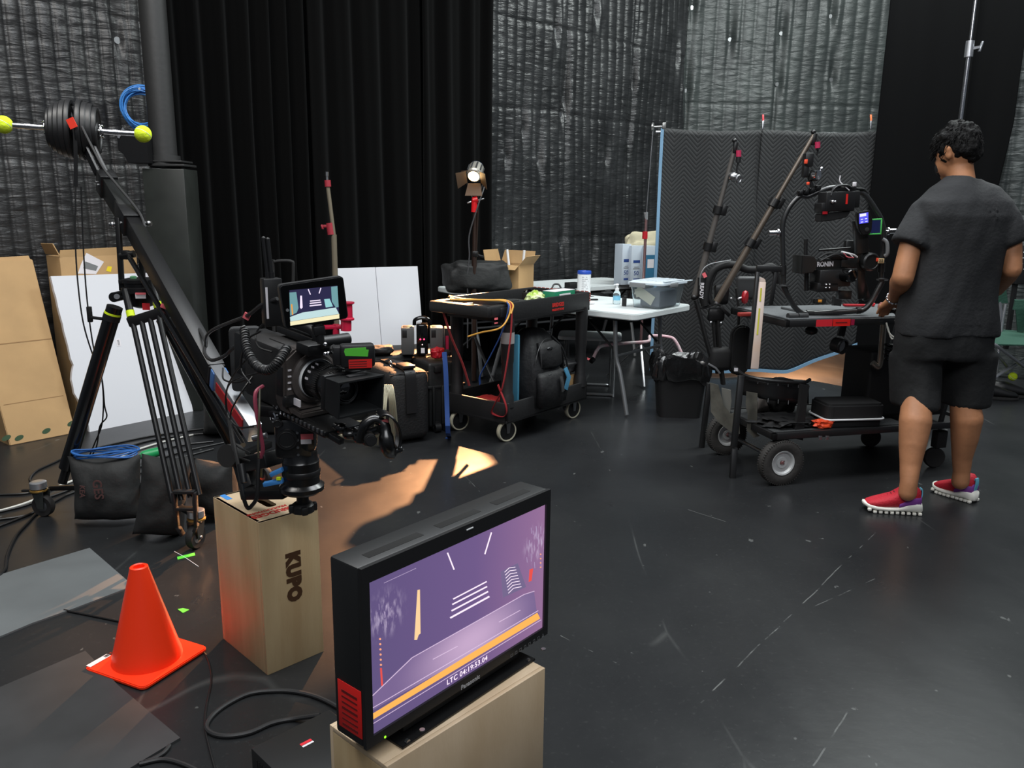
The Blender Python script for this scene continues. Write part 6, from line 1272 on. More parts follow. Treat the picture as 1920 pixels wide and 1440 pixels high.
# ------------------------------------------------------------ bin with liner
g = V((1.20, 5.62, 0)); X = tr(*g) @ rz(-.05)
tb_ = thing('trash_can', 'black rubbish bin lined with a black plastic bag, under the corner of the white table', 'trash can', X=X)
q = M(X); q.loft([[V((p[0], p[1], z)) for p in rrect(w, w*.8, .04, 4)] for z, w in ((0, .29), (.30, .34), (.38, .355))]); mk('bin', q, mat('bin_plastic', (24, 24, 25), .5), tb_)
rings = []
for k, (z, w) in enumerate(((.26, .37), (.30, .40), (.37, .40), (.425, .38), (.43, .34), (.40, .30), (.33, .27))):
    ring = []; n = 72
    for i in range(n):
        a = 2*pi*i/n; x = math.copysign(abs(cos(a))**.5, cos(a))*w/2; y = math.copysign(abs(sin(a))**.5, sin(a))*w*.42; f_ = 1+.10*noise.noise(V((x*16, y*16, z*7)))+.05*sin(a*13+z*20)+.03*sin(a*29)
        ring.append(V((x*f_, y*f_, z+.05*noise.noise(V((x*11, y*11, 3+k))))))
    rings.append(ring)
q = M(X); q.loft(rings, caps=False); mk('bin_liner', q, mat('liner_film', (20, 20, 21), .22, bump=.6, bs=22, spec=.8), tb_, ang=50)
# ------------------------------------------------------------ rolling camera cart
KX = Matrix(((.967, -.255, 0, 1.42), (.255, .967, 0, 4.12), (0, 0, 1, 0), (0, 0, 0, 1)))
kc = thing('camera_cart', 'long black rolling cart with fat grey-hubbed tyres and a carpeted top shelf, beside the man', 'cart', X=KX)
def kp(name, q, m, par=None, **k): return mk(name, q, m, par or kc, **k)
def KM(): return M(KX)
CARPET = mat('grey_carpet', (96, 99, 101), .95, bump=.4, bs=160, var=.1, vs=6)
SQT = mat('black_steel_tube', (22, 22, 23), .4, spec=.7)
TYRE = mat('tyre_rubber', (52, 50, 48), .8, bump=.2, bs=60); HUBM = mat('hub_grey', (186, 188, 188), .4, .1)
def tyre(x, y, par=None):
    r, w = .125, .062; hub = V((x, y, r)); ax_ = V((0, 1, 0)); q = KM()
    pr = [(r*.52, -w/2*.7), (r*.60, -w/2*.9), (r*.84, -w/2), (r*.96, -w/2*.8), (r, -w/2*.35), (r, w/2*.35), (r*.96, w/2*.8), (r*.84, w/2), (r*.60, w/2*.9), (r*.52, w/2*.7)]
    q.lathe(pr, hub, ax_, 56, caps=False); t = kp('tyre', q, TYRE); q = KM()
    for k in range(56):
        a = 2*pi*k/56
        for s_ in (-1, 1): q.box((x+cos(a)*r*.975, y+s_*w*.34, r+sin(a)*r*.975), (.006, w*.2, .006), 0)
    mk('tread', q, TYRE, t); q = KM()
    q.lathe([(.012, -w*.30), (.030, -w*.30), (.034, -w*.20), (r*.42, -w*.22), (r*.48, -w*.42), (r*.54, -w*.46), (r*.54, w*.46), (r*.48, w*.42), (r*.42, w*.22), (.034, w*.2), (.012, w*.3)], hub, ax_, 40); h = mk('wheel_hub', q, HUBM, t)
    q = KM(); q.lathe([(.001, -w*.34), (.008, -w*.34), (.009, -w*.30), (.016, -w*.30)], hub, ax_, 16, caps=False); mk('axle_cap', q, mat('axle_pink', (190, 140, 140), .3, .8), t)
tyre(0.03, 0); tyre(0.02, .56)
q = KM(); q.cyl((.03, -.0, .125), (.03, .56, .125), .011, n=12); kp('axle', q, STEEL)
for y in (.06, .50):
    q = KM(); r = .06; q.lathe([(.01, -.012), (r*.9, -.016), (r, -.008), (r, .008), (r*.9, .016), (.01, .012)], (1.0 if y > .3 else 1.08, y, r), (.3, 1, 0), 28); x_ = 1.0 if y > .3 else 1.08; q.box((x_+.02, y, .17), (.07, .05, .10), .006); kp('swivel_caster', q, RUBBER)
# deck frames
def deck(z, x0, x1, y0, y1, h=.036):
    q = KM(); q.box(((x0+x1)/2, y0+.013, z), (x1-x0, .026, h), .002); q.box(((x0+x1)/2, y1-.013, z), (x1-x0, .026, h), .002); q.box((x0+.013, (y0+y1)/2, z), (.026, y1-y0, h), .002); q.box((x1-.013, (y0+y1)/2, z), (.026, y1-y0, h), .002); q.box(((x0+x1)/2, (y0+y1)/2, z-.008), (x1-x0-.05, y1-y0-.05, .012)); return q
kp('lower_deck', deck(.272, -.04, 1.28, -.02, .56), SQT)
q = KM(); q.box((.4, .27, .284), (.84, .50, .006)); kp('deck_mat', q, mat('dark_carpet', (52, 54, 55), .95, bump=.4, bs=160))
kp('top_deck', deck(.872, -.01, .98, .0, .56), SQT)
q = KM(); q.box((.50, .28, .893), (.96, .52, .008), .002); kp('carpet_top', q, CARPET)
q = KM(); q.box((.40, .30, .904), (.36, .22, .014), .004); kp('carpet_riser', q, CARPET)
for (x0, x1, m, lab) in ((.17, .265, REDTAPE, 'faded red name tape'), (.27, .375, mat('red_label', (222, 34, 30), .5), 'red name tape')):
    q = KM(); q.box(((x0+x1)/2, -.0015, .872), (x1-x0, .003, .036)); kp('name_tape', q, m, label=lab)
q = KM(); q.box((.32, -.0035, .873), (.07, .001, .006)); kp('tape_print', q, mat('dark_red_print', (110, 20, 20), .6))
q = KM(); q.box((.39, -.0015, .872), (.02, .003, .03)); kp('pink_tape', q, mat('crimson', (160, 30, 66), .4))
for x in (.06, .12): q = KM(); q.cyl((x-.028, .05, .905), (x+.026, .05, .905), .017, n=16); kp('foam_roller', q, DGREY)
q = KM(); q.box((-.06, .30, .885), (.10, .03, .02), .004); kp('red_tape_bar', q, mat('dull_red', (150, 50, 44), .5))
# uprights and handles
def KW(px, py, Y): return W(px, py, Y)
for (x, y) in ((1.05, .02), (1.05, .54)):
    q = KM(); q.bar((x, y, .24), (x+(.10 if x > 1 else 0), y, .90), .022, .022, (0, 1, 0), .003); kp('upright', q, SQT)
q = M(); u0 = KW(1427, 528, 4.16); u1 = KW(1413, 692, 4.12); dv = (u0-u1).normalized(); q.bar(u1, u0, .048, .024, (0, 1, 0), .006); q.cyl(u0-V((0, .011, .0)), u0+V((0, .011, 0)), .020, n=20); up1 = kp('taped_upright', q, mat('tape_wrapped_white', (226, 196, 172), .5, var=.01, vs=3, stretch=(1, 1, .6), rgb2=(216, 214, 220)), label='white and pale orange taped upright')
q = M(); q.bar(u1-V((.028, 0, 0)), u0-V((.022, 0, -.05)), .018, .025, (0, 1, 0), .002); q.bar(u0+V((-.03, 0, .07)), u0+V((.10, 0, .065)), .03, .02, (0, 1, 0), .003); q.bar(u0+V((.075, .0, .07)), u0+V((.06, .0, -.12)), .02, .012, (0, 1, 0), .003); kp('upright_frame', q, SQT)
q = M(); k1 = u0.lerp(u1, .07); k2 = u0.lerp(u1, .22); q.bar(k1-V((0, .0125, 0)), k2-V((0, .0125, 0)), .008, .002, (0, 1, 0)); k1 = u0.lerp(u1, .30); k2 = u0.lerp(u1, .60); q.bar(k1-V((.0, .0125, 0)), k2-V((.0, .0125, 0)), .008, .002, (0, 1, 0)); mk('yellow_lettering', q, mat('yellow_ink', (200, 196, 60), .6), up1)
# worn nose plates and front legs
PLT = mat('worn_aluminium_plate', (98, 96, 88), .55, .3, var=.3, vs=14)
def panel(pix, Y0, Y1, th, m, name, X0=None):
    xs = [p[0] for p in pix]; a, b_ = min(xs), max(xs); pts = [W(p[0], p[1], Y0+(Y1-Y0)*(p[0]-a)/max(1, b_-a)) for p in pix]; n = (pts[1]-pts[0]).cross(pts[2]-pts[0]).normalized()
    if n.y < 0: n = -n
    q = M(); q.hull(pts, [p+n*th for p in pts]); return kp(name, q, m)
Z3 = lambda x, y: (1280+x/3.6, 540+y/3.6)
panel([Z3(*p) for p in ((185, 640), (225, 650), (240, 740), (330, 850), (385, 870), (385, 700), (240, 655), (380, 690), (385, 960), (350, 990), (250, 920), (190, 830))][:1]+[Z3(*p) for p in ((240, 655), (275, 790), (325, 850), (372, 835), (380, 700), (385, 985), (350, 990), (240, 905), (190, 835))], 4.45, 4.40, .006, PLT, 'nose_plate')
panel([Z3(*p) for p in ((262, 675), (325, 690), (330, 765), (318, 850), (280, 820), (268, 760))], 4.46, 4.44, .01, mat('plate_light', (130, 130, 124), .5, .4), 'nose_plate_window')
panel([Z3(*p) for p in ((430, 700), (505, 712), (500, 985), (520, 1000), (480, 1012), (432, 960), (440, 860), (425, 780))], 4.32, 4.28, .006, PLT, 'nose_plate')
for a, b_ in ((Z3(395, 590), Z3(345, 1070)), (Z3(350, 1075), Z3(335, 1290)), (Z3(180, 640), Z3(120, 1140))):
    q = M(); q.bar(W(*a, 4.25 if a[0] > 1340 else 4.8), W(*b_, 4.22 if a[0] > 1340 else 4.8), .032, .03, (0, 1, 0), .004); kp('front_leg', q, SQT)
panel([Z3(*p) for p in ((805, 650), (858, 660), (848, 700), (812, 1030), (735, 1010), (760, 960), (790, 800))], 4.18, 4.22, .02, BLACKM, 'side_board')
# slotted curved tray around the upright
q = M()
def arc(i, j):
    px = 1395+118*i; py = 703+17*i**1.2-8*sin(pi*i)*0+37*j+4*sin(pi*i); return W(px, py, 4.38-.10*sin(pi*i))
q.grid(arc, 24, 4); o = kp('curved_tray', q, BLACK, ang=60); s_ = o.modifiers.new('t', 'SOLIDIFY'); s_.thickness = .012
for k in range(5):
    for (py, h_) in ((709, 9), (742, 7)):
        q = M(); px = 1420+k*19; i = (px-1395)/118; p = W(px, py+12*i, 4.36-.10*sin(pi*i)); q.box(tuple(p+V((0, -.012, -.01))), (.003, .003, .022)); kp('tray_rib', q, GREY)
q = M(); q.tube([W(1378, 688, 4.5), W(1395, 703, 4.35), W(1430, 712, 4.26), W(1470, 716, 4.24), W(1505, 718, 4.28), W(1518, 712, 4.4)], .010, 8, smooth=6); kp('curved_tube', q, BLACK)
q = M(); q.box(tuple(W(1380, 693, 4.34)), (.02, .003, .018)); kp('white_tag', q, STK)
for px in (1538, 1551): q = M(); q.box(tuple(W(px, 821, 4.12)), (.020, .004, .022), .001); kp('door_bracket', q, STEEL)
q = M(); q.tube([W(1657, 598, 4.35), W(1654, 640, 4.35), W(1650, 680, 4.35), W(1645, 688, 4.35), W(1636, 680, 4.35)], .017, 12, smooth=4); kp('bent_post', q, mat('worn_steel', (150, 142, 132), .3, .9))
# ---- things on the cart
def kthing(name, label, cat, q, m, parts=()):
    o = mk(name, q, m); tag(o, label, cat); return o
def K_(x, y, z): return KX @ V((x, y, z))
c1 = thing('hard_case', 'big black hard case standing on the lower deck of the camera cart, behind the man', 'case', X=KX @ tr(.70, .22, .292)); X = WM[c1]
q = M(X); q.box((.12, .03, .20), (.36, .24, .38), .018, seg=3); mk('shell', q, mat('matte_black_case', (13, 13, 14), .65), c1)
q = M(X); q.box((.36, -.07, .19), (.10, .17, .34), .01); q.box((.36, -.158, .20), (.05, .01, .22), .004); mk('case_side_shell', q, BLACK, c1)
c2 = thing('zip_case', 'black zip case with white piping lying on the lower deck of the camera cart', 'case', X=KX @ tr(.42, .03, .290) @ rz(-.12)); X = WM[c2]
q = M(X); q.prism(rrect(.34, .20, .035, 5, .06, .08), .10, tr(0, 0, .03), bev=.012); q.prism(rrect(.33, .19, .035, 5, .06, .08), .03, tr(0, 0, .0), bev=.004); mk('case_body', q, mat('black_eva', (20, 20, 21), .75), c2)
q = M(X); q.tube([V((p[0], p[1], .045)) for p in rrect(.35, .21, .035, 5, .06, .08)], .0055, 8, closed=True); mk('white_piping', q, WHITE, c2)
blob('orange_gear', KX @ tr(.30, .04, .290), .055, .03, .022, mat('orange_plastic', (226, 74, 34), .5), 'crumpled orange webbing at the front edge of the lower cart deck', 'webbing', 3, .5)
blob('grey_pouch', KX @ tr(.13, .42, .289), .07, .05, .075, mat('grey_cloth', (112, 106, 102), .85), 'light grey cloth pouch on the lower deck, behind the worn nose plate', 'pouch', 6, .25)
blob('black_cable_pile', KX @ tr(.17, .16, .289), .16, .10, .022, BLACKM, 'heap of black cables on the lower deck near the big tyre', 'cable pile', 9, .7)
q = KM()
for k in range(5): q.tube([(.05+.05*k, .10, .31), (.10+.04*k, .04, .315), (.16+.03*k, .12, .32), (.22+.01*k, .20, .31), (.12, .25, .31)], .005, 6, smooth=5)
kthing('cable_loops', 'thin black cable loops on top of the cable heap on the lower deck', 'cable', q, CABLE)
blob('dark_bag', KX @ tr(.26, .40, .289), .10, .08, .10, BLACKM, 'round dark bag at the back of the lower deck', 'bag', 12, .2)
g = G(1533, 571, .912); X = tr(*g); t = thing('quick_release_puck', 'small black puck with an orange mark standing on the carpeted top of the camera cart', 'puck', g)
q = M(X); q.prism(rrect(.075, .03, .012, 4), .05, Matrix(((1, 0, 0, 0), (0, 0, -1, 0), (0, 1, 0, .022), (0, 0, 0, 1))) @ tr(0, 0, -.02), bev=.006); mk('puck_body', q, BLACK, t)
q = M(X); q.box((.0, -.032, .024), (.022, .003, .016), .003); mk('orange_mark', q, mat('orange_print', (230, 150, 50), .5), t)
g = G(1568, 574, .905); q = M(); q.box((0, 0, .03), (.045, .04, .06), .005, X=tr(*g)); kthing('black_block', 'small black block on the carpeted top, right of the puck', 'block', q, BLACK)
g = G(1600, 575, .900); q = M(); q.bar(g+V((-.06, 0, .008)), g+V((.07, .0, .008)), .03, .014, (0, 0, 1), .005); kthing('red_tool', 'red tool lying at the back of the carpeted cart top', 'tool', q, RED)
q = M(); q.bar(W(1630, 568, 4.75), W(1640, 572, 4.74), .03, .02, (0, 0, 1), .004); kthing('red_tape_roll', 'small red taped block on the cart top beside the man\'s hand', 'tape', q, REDTAPE)
q = M(); X = frame(W(1578, 648, 4.3), (.9, .4, 0), (0, 0, 1)); q.lathe([(.040, -.03), (.042, .03), (.034, .032), (.032, -.02), (.001, -.022)], W(1573, 648, 4.32), (.5, -.85, -.1), 28, caps=False); 
hg = thing('hanging_lens_ring', 'black ring-shaped hood hanging under the top shelf of the camera cart', 'lens hood', W(1575, 665, 4.3)); mk('hood', q, BLACK, hg); q = M(); q.lathe([(.001, .0), (.032, .0)], W(1577, 649, 4.29), (.5, -.85, -.1), 24, caps=False); mk('silver_inner_disc', q, STEEL, hg); q = M(); q.bar(W(1576, 630, 4.34), W(1583, 598, 4.34), .035, .03, (0, 1, 0), .004); mk('hook', q, BLACK, hg)
q = M(); q.sph(W(1521, 620, 4.4), .035, (1, 1, .7), 16); kthing('black_ball', 'round black ball mount under the front of the cart top shelf', 'ball mount', q, BLACK)
q = M()
for k in range(4): q.torus(W(1668, 648+k*9, 4.3), (.3, .1, 1), .026, .006, 20, 6)
kthing('spring_coil', 'black coiled shock hanging at the right end of the camera cart', 'spring', q, GLOSS)
q = M(); q.tube([W(1662, 605, 4.25), W(1668, 625, 4.22), W(1680, 632, 4.2), W(1684, 615, 4.2), W(1678, 600, 4.2)], .004, 6, smooth=5); q.tube([W(1664, 612, 4.25), W(1672, 635, 4.22), W(1682, 628, 4.2)], .004, 6, smooth=5); kthing('white_cable', 'white cable looped at the right end of the cart, by the man\'s hip', 'cable', q, mat('white_cable', (205, 205, 198), .5))
q = M(); q.tube([W(1652, 590, 4.2), W(1665, 583, 4.15), W(1680, 584, 4.1), W(1686, 600, 4.1), W(1684, 622, 4.1)], .014, 8, smooth=5); hk = thing('carabiner_strap', 'black strap loop with an orange patch hung from the right end of the cart top', 'strap', W(1684, 622, 4.1)); mk('strap_loop', q, BLACK, hk); q = M(); q.bar(W(1683, 590, 4.085), W(1686, 610, 4.085), .012, .004, (0, 1, 0)); mk('orange_patch', q, ORTAPE, hk)
q = M(); q.box((0, 0, 0), (.12, .08, .03), .008, X=tr(*W(1672, 576, 4.22))); q.box((.0, 0, .017), (.10, .07, .008), .003, X=tr(*W(1672, 576, 4.22))); kthing('grey_remote', 'light grey box with a pink top edge under the man\'s hand', 'box', q, mat('pink_grey', (196, 130, 124), .5))
# ------------------------------------------------------------ back-worn rig with two carbon poles, standing at the left end of the cart
CARB = mat('carbon_tube', (96, 92, 88), .3, .3, spec=.8); CARBD = mat('carbon_tube_brown', (90, 80, 70), .3, .3, spec=.8)
vr = thing('camera_support_vest', 'black padded support rig with two long carbon poles, left of the camera cart', 'camera rig', (1.33, 4.75, 0))
def vp(name, q, m, par=None, **k): return mk(name, q, m, par or vr, **k)
VY = 4.7
for (pts, r, nm) in (([(1316, 520), (1316, 548), (1322, 572)], .024, 'shoulder_pad'), ([(1322, 566), (1326, 535), (1336, 510), (1355, 498), (1380, 497), (1400, 505), (1425, 505), (1446, 500), (1458, 515), (1463, 530)], .022, 'padded_hoop'), ([(1345, 500), (1333, 530), (1330, 556), (1336, 572)], .014, 'hoop_strut')):
    q = M(); q.tube([W(*p, VY) for p in pts], r, 12, smooth=6); vp(nm, q, BLACKM)
q = M(); q.tube([W(1312, 535, VY-.04), W(1315, 512, VY-.05), W(1330, 496, VY-.04), (W(1370, 488, VY-.02))], .004, 6, smooth=5); vp('piping', q, GREY)
text('lettering', 'READY', frame(W(1315.5, 545, VY-.06), (0, 0, -1), (1, 0, 0)), .030, STK, vr, bold=.0006)
q = M(); q.bar(W(1319, 512, VY-.05), W(1323, 520, VY-.05), .02, .004, (0, 1, 0)); vp('pink_tag', q, PINKT)
def pole(a, b_, Ya, Yb, r0, r1, m, ts):
    A_, B_ = W(*a, Ya), W(*b_, Yb); d = (B_-A_); q = M(); q.cyl(A_, A_+d*ts[0], r0, n=18); q.cyl(A_+d*ts[0], A_+d*ts[1], r0*.85, n=18); q.cyl(A_+d*ts[1], B_, r1, n=18); p = vp('carbon_pole', q, m)
    for t_ in ts: q = M(); n_ = d.normalized(); c = A_+d*t_; q.cyl(c-n_*.022, c+n_*.022, r0*1.55, n=14); q.bar(c-n_*.03+V((.03, -.015, 0)), c+n_*.03+V((.03, -.015, 0)), .03, .02, (0, 1, 0), .003); mk('pole_clamp', q, BMETAL, p)
    return A_, B_
A1_, B1_ = pole((1303, 555), (1381, 268), 4.72, 4.72, .019, .0135, CARB, (.33, .57))
A2_, B2_ = pole((1344, 566), (1527, 252), 4.55, 4.55, .020, .013, CARBD, (.36, .60))
for (B_, pz) in ((B1_, [(1380, 272), (1383, 300), (1381, 335)]), (B2_, [(1528, 256), (1533, 275), (1530, 295)])):
    Yt = B_.y; q = M(); q.bar(W(pz[0][0], pz[0][1]-6, Yt), W(pz[0][0]-4, pz[0][1]+16, Yt), .022, .03, (0, 1, 0), .004); q.sph(W(pz[0][0]-3, pz[0][1]-8, Yt), .014, n=12); vp('pole_head', q, BMETAL)
    q = M(); q.cyl(W(pz[0][0]+5, pz[0][1]+10, Yt-.03), W(pz[0][0]+5, pz[0][1]+22, Yt-.03), .014, n=14); vp('red_cord_grip', q, mat('raspberry', (180, 40, 80), .5))
    q = M(); q.cyl(W(pz[0][0]+5, pz[0][1]+22, Yt-.03), W(pz[1][0]+1, pz[1][1]+5, Yt-.03), .014, n=14); q.tube([W(pz[1][0]+1, pz[1][1]+5, Yt-.03), W(pz[1][0]-1, pz[1][1]+15, Yt-.03), W(pz[2][0], pz[2][1]-6, Yt-.03)], .005, 6); vp('cord_grip', q, BLACK)
q = M(); q.torus(W(1385, 336, 4.66), (.6, -.8, 0), .020, .006, 20, 8); q.sph(W(1375, 332, 4.70), .03, (1, 1, .9), 14); vp('pulley', q, STEEL)
q = M(); q.sph(W(1344, 567, 4.545), .013, n=16); vp('pole_end_cap', q, ALU); q = M(); q.sph(W(1302, 557, 4.72), .024, (1, 1, .8), 14); vp('pole_end_cup', q, BLACK)
for (pts, r, nm) in (([(1304, 562), (1312, 590), (1322, 630), (1332, 665), (1340, 690)], .026, 'webbing_strap'), ([(1345, 600), (1348, 640), (1352, 690), (1356, 720)], .028, 'webbing_strap'), ([(1335, 590), (1340, 640), (1344, 700)], .018, 'frame_tube'), ([(1380, 540), (1385, 580), (1383, 620), (1372, 660)], .016, 'frame_tube'), ([(1302, 575), (1320, 577), (1345, 570), (1368, 590)], .014, 'cross_tube')):
    q = M(); q.tube([W(*p, VY) for p in pts], r, 8, smooth=5, flat=(1, .5)); vp(nm, q, BLACKM)
q = M(); q.box((0, 0, 0), (.09, .05, .12), .02, X=tr(*W(1352, 552, VY+.02))); q.box((0, 0, 0), (.10, .06, .08), .02, X=tr(*W(1342, 590, VY))); q.bar(W(1350, 575, VY-.06), W(1368, 592, VY-.06), .02, .02, (0, 0, 1), .004); vp('spring_mechanism', q, BMETAL)
for p in ((1352, 606), (1333, 605), (1366, 527), (1371, 560)): q = M(); q.sph(W(*p, VY-.06), .010, n=8); vp('bolt', q, STEEL)
q = M(); q.prism(rrect(.13, .30, .06, 6), .04, frame(W(1384, 655, VY), (.9, .2, 0), (.1, 0, 1)), bev=.01); q.box((0, 0, 0), (.13, .10, .14), .03, X=tr(*W(1350, 672, VY)), seg=3); vp('hip_pad', q, BLACKM)
q = M(); q.tube([W(1328, 682, VY-.05), W(1342, 690, VY-.06), W(1350, 700, VY-.06)], .006, 6); vp('buckle', q, ALU)
rp = thing('red_hook', 'red disc-shaped handle with a pale pin, mounted behind the taped upright', 'handle', W(1395, 557, 4.6)); q = M(); q.lathe([(.004, 0), (.034, .004), (.040, .015), (.034, .026), (.004, .032)], W(1392, 557, 4.62), (.8, -.5, 0), 24); mk('red_disc', q, RED, rp); q = M(); q.cyl(W(1384, 560, 4.58), W(1395, 556, 4.6), .005, n=8); mk('pin', q, STK, rp)
q = M(); q.box((0, 0, 0), (.16, .04, .14), .03, X=tr(*W(1404, 540, 4.85)), seg=3); tag(mk('black_box', q, DGREY), 'dark rounded box behind the red disc handle, above the left end of the cart', 'box')
# ------------------------------------------------------------ gimbal with ring frame standing on the cart
GY = G(1560, 586, .913).y
def GW(px, py, d=0): return W(px, py, GY+d)
gm = thing('camera_gimbal', 'black camera gimbal with a big ring handle standing on the carpeted cart top', 'camera gimbal', GW(1560, 590))
def gp(name, q, m, par=None, **k): return mk(name, q, m, par or gm, **k)
RING = mat('ring_satin_black', (30, 31, 32), .32, spec=.9)
q = M(); q.tube([GW(*p) for p in ((1469, 532), (1468, 490), (1467, 450), (1467, 428), (1470, 410), (1479, 390), (1491, 375), (1502, 367), (1512, 369), (1525, 364), (1541, 357), (1560, 352), (1585, 352), (1605, 358), (1620, 364), (1629, 374), (1641, 392), (1652, 412), (1657, 440), (1655, 480), (1652, 500), (1653, 530))], .0135, 12, smooth=5); gp('ring_upper', q, RING)
q = M(); q.tube([GW(*p) for p in ((1469, 535), (1476, 552), (1488, 573), (1500, 585), (1516, 588), (1560, 586), (1605, 583), (1620, 580), (1634, 565), (1645, 545), (1655, 527))], .0145, 12, smooth=5); gp('ring_lower', q, RING)
for a, b_ in (((1468, 515), (1468, 497)), ((1653, 492), (1652, 510)), ((1512, 587.5), (1525, 588)), ((1606, 582.5), (1613, 582))): q = M(); q.cyl(GW(*a), GW(*b_), .018, n=16); gp('ring_sleeve', q, BLACK)
for a, b_, c in ((1459, 1482, 537), (1640, 1668, 524)): q = M(); q.lathe([(.01, -.004), (.03, -.003), (.03, .003), (.01, .004)], GW((a+b_)/2, c), (.1, .2, 1), 20); gp('ring_flange', q, DGREY)
for (a, b_) in (((1466, 436), (1442, 437)), ((1658, 434), (1679, 433))):
    q = M(); A_, B_ = GW(*a), GW(*b_); d = B_-A_; q.cyl(A_, A_+d*.25, .009, n=14); q.cyl(A_+d*.25, A_+d*.38, .021, n=18); q.cyl(A_+d*.4, B_, .0135, n=18); gp('chrome_stub', q, CHROME)
# monitor block, battery, remote, green framed screen
Xg2 = frame(GW(1568, 378, -.04), (.97, .22, .03), (-.03, 0, 1))
q = M(Xg2); q.box((0, .0, 0), (.17, .10, .08), .008); q.box((-.08, -.03, .0), (.05, .05, .07), .006); q.box((.09, .01, .0), (.05, .085, .07), .006); gp('control_box', q, BLACK)
q = M(Xg2); q.box((.032, .012, .0415), (.010, .050, .002)); gp('red_stripe', q, mat('red_label', (222, 34, 30), .5)); q = M(Xg2); q.box((-.085, -.055, .036), (.028, .014, .002)); gp('red_label', q, RED)
q = M(Xg2); q.prism([(-.10, -.06), (.07, -.05), (.05, -.08), (-.03, -.095), (-.10, -.10)], .06, tr(0, 0, -.03), bev=.004); gp('lower_wedge', q, BLACKM)
q = M(Xg2); q.tube([(-.05, .05, .03), (-.02, .075, .03), (.03, .08, .03), (.08, .065, .02), (.15, .06, .0), (.18, .04, 0)], .007, 8, smooth=5); q.tube([(-.06, .03, .04), (-.04, .07, .03), (.0, .085, .03), (.06, .07, .03)], .004, 6, smooth=5); q.box((.04, .06, .0), (.12, .03, .05), .008); gp('cable_guide', q, BLACK)
q = M(Xg2); q.tube([(-.0, .13, .02), (.0, .10, .02), (.03, .07, .03), (.05, .055, .03)], .003, 6, smooth=5); gp('pale_cable', q, STK)
q = M(Xg2); q.box((.085, .085, .02), (.018, .022, .01), .002); gp('white_connector', q, STK)
q = M(Xg2); q.sph((-.055, -.0, .05), .010, n=10); q.sph((-.04, .0, .05), .007, n=8); gp('joint_ball', q, CHROME)
# pieces above: small follow focus camera and clamps on the ring
q = M(); q.tube([GW(1518, 366), GW(1522, 350), GW(1518, 335), GW(1524, 320)], .010, 8, smooth=4); q.box(tuple(GW(1525, 332)), (.05, .05, .04), .012); q.box(tuple(GW(1510, 318)), (.03, .04, .08), .008); q.box(tuple(GW(1515, 300)), (.045, .05, .07), .008); gp('motor_arm', q, BLACK)
q = M(); q.lathe([(.016, -.01), (.024, -.01), (.025, .01), (.016, .012)], GW(1531, 328, -.03), (.5, -.85, 0), 24); gp('silver_lens_ring', q, CHROME)
q = M(); q.sph(GW(1540, 317, -.02), .012, n=8); q.sph(GW(1537, 322, -.02), .008, n=8); gp('wing_screw', q, CHROME)
q = M(); q.box(tuple(GW(1511, 303, -.03)), (.016, .01, .022), .002); gp('orange_tape', q, ORTAPE); q = M(); q.box(tuple(GW(1515, 344, -.03)), (.014, .01, .014), .002); gp('orange_tape', q, ORTAPE)
for p in ((1500, 362), (1511, 360), (1522, 357), (1533, 352)): q = M(); q.box(tuple(GW(*p, -.01)), (.03, .03, .024), .006); q.sph(GW(p[0]-2, p[1]-3, -.03), .006, n=8); gp('ring_clamp', q, BMETAL)
Xr = frame(GW(1620, 418, -.07), (.97, .1, .16), (-.16, -.1, .98))
q = M(Xr); q.prism([(-.038, .058), (.028, .062), (.045, .02), (.040, -.045), (.028, -.062), (-.012, -.062), (-.030, -.03), (-.042, .03)], .026, tr(0, 0, -.02), bev=.004); r_ = gp('remote_control', q, BLACK)
q = M(Xr); q.box((-.005, .026, .0075), (.048, .052, .002)); mk('remote_screen', q, em('remote_blue', (92, 92, 235), 1.1), r_)
q = M(Xr); q.box((-.010, .043, .009), (.034, .014, .001)); mk('screen_tile', q, em('remote_white', (235, 235, 255), 1.1), r_)
for (x, y) in ((-.016, .022), (.006, .022), (-.016, .008), (.008, .008)): q = M(Xr); q.box((x, y, .009), (.012, .004, .001)); mk('screen_tile', q, em('remote_white', (235, 235, 255), 1.1), r_)
q = M(Xr); q.lathe([(.001, 0), (.011, .0), (.011, .004), (.001, .005)], (.012, -.035, .005), (0, 0, 1), 16); mk('joystick', q, DGREY, r_)
Xn = frame(GW(1641, 425, -.05), (.99, .1, .05), (-.03, 0, 1)); q = M(Xn)
for (c, s) in (((0, .037, 0), (.066, .007, .012)), ((0, -.037, 0), (.066, .007, .012)), ((.030, 0, 0), (.007, .078, .012)), ((-.030, 0, 0), (.007, .078, .012))): q.box(c, s, .001)
gf = gp('green_framed_monitor', q, mat('green_frame', (84, 196, 96), .5)); q = M(Xn); q.box((0, 0, -.008), (.062, .074, .02), .003); mk('monitor_body', q, BLACK, gf); q = M(Xn); q.box((0, 0, .003), (.054, .066, .002)); mk('monitor_screen', q, em('navy_screen', (22, 28, 62)), gf)
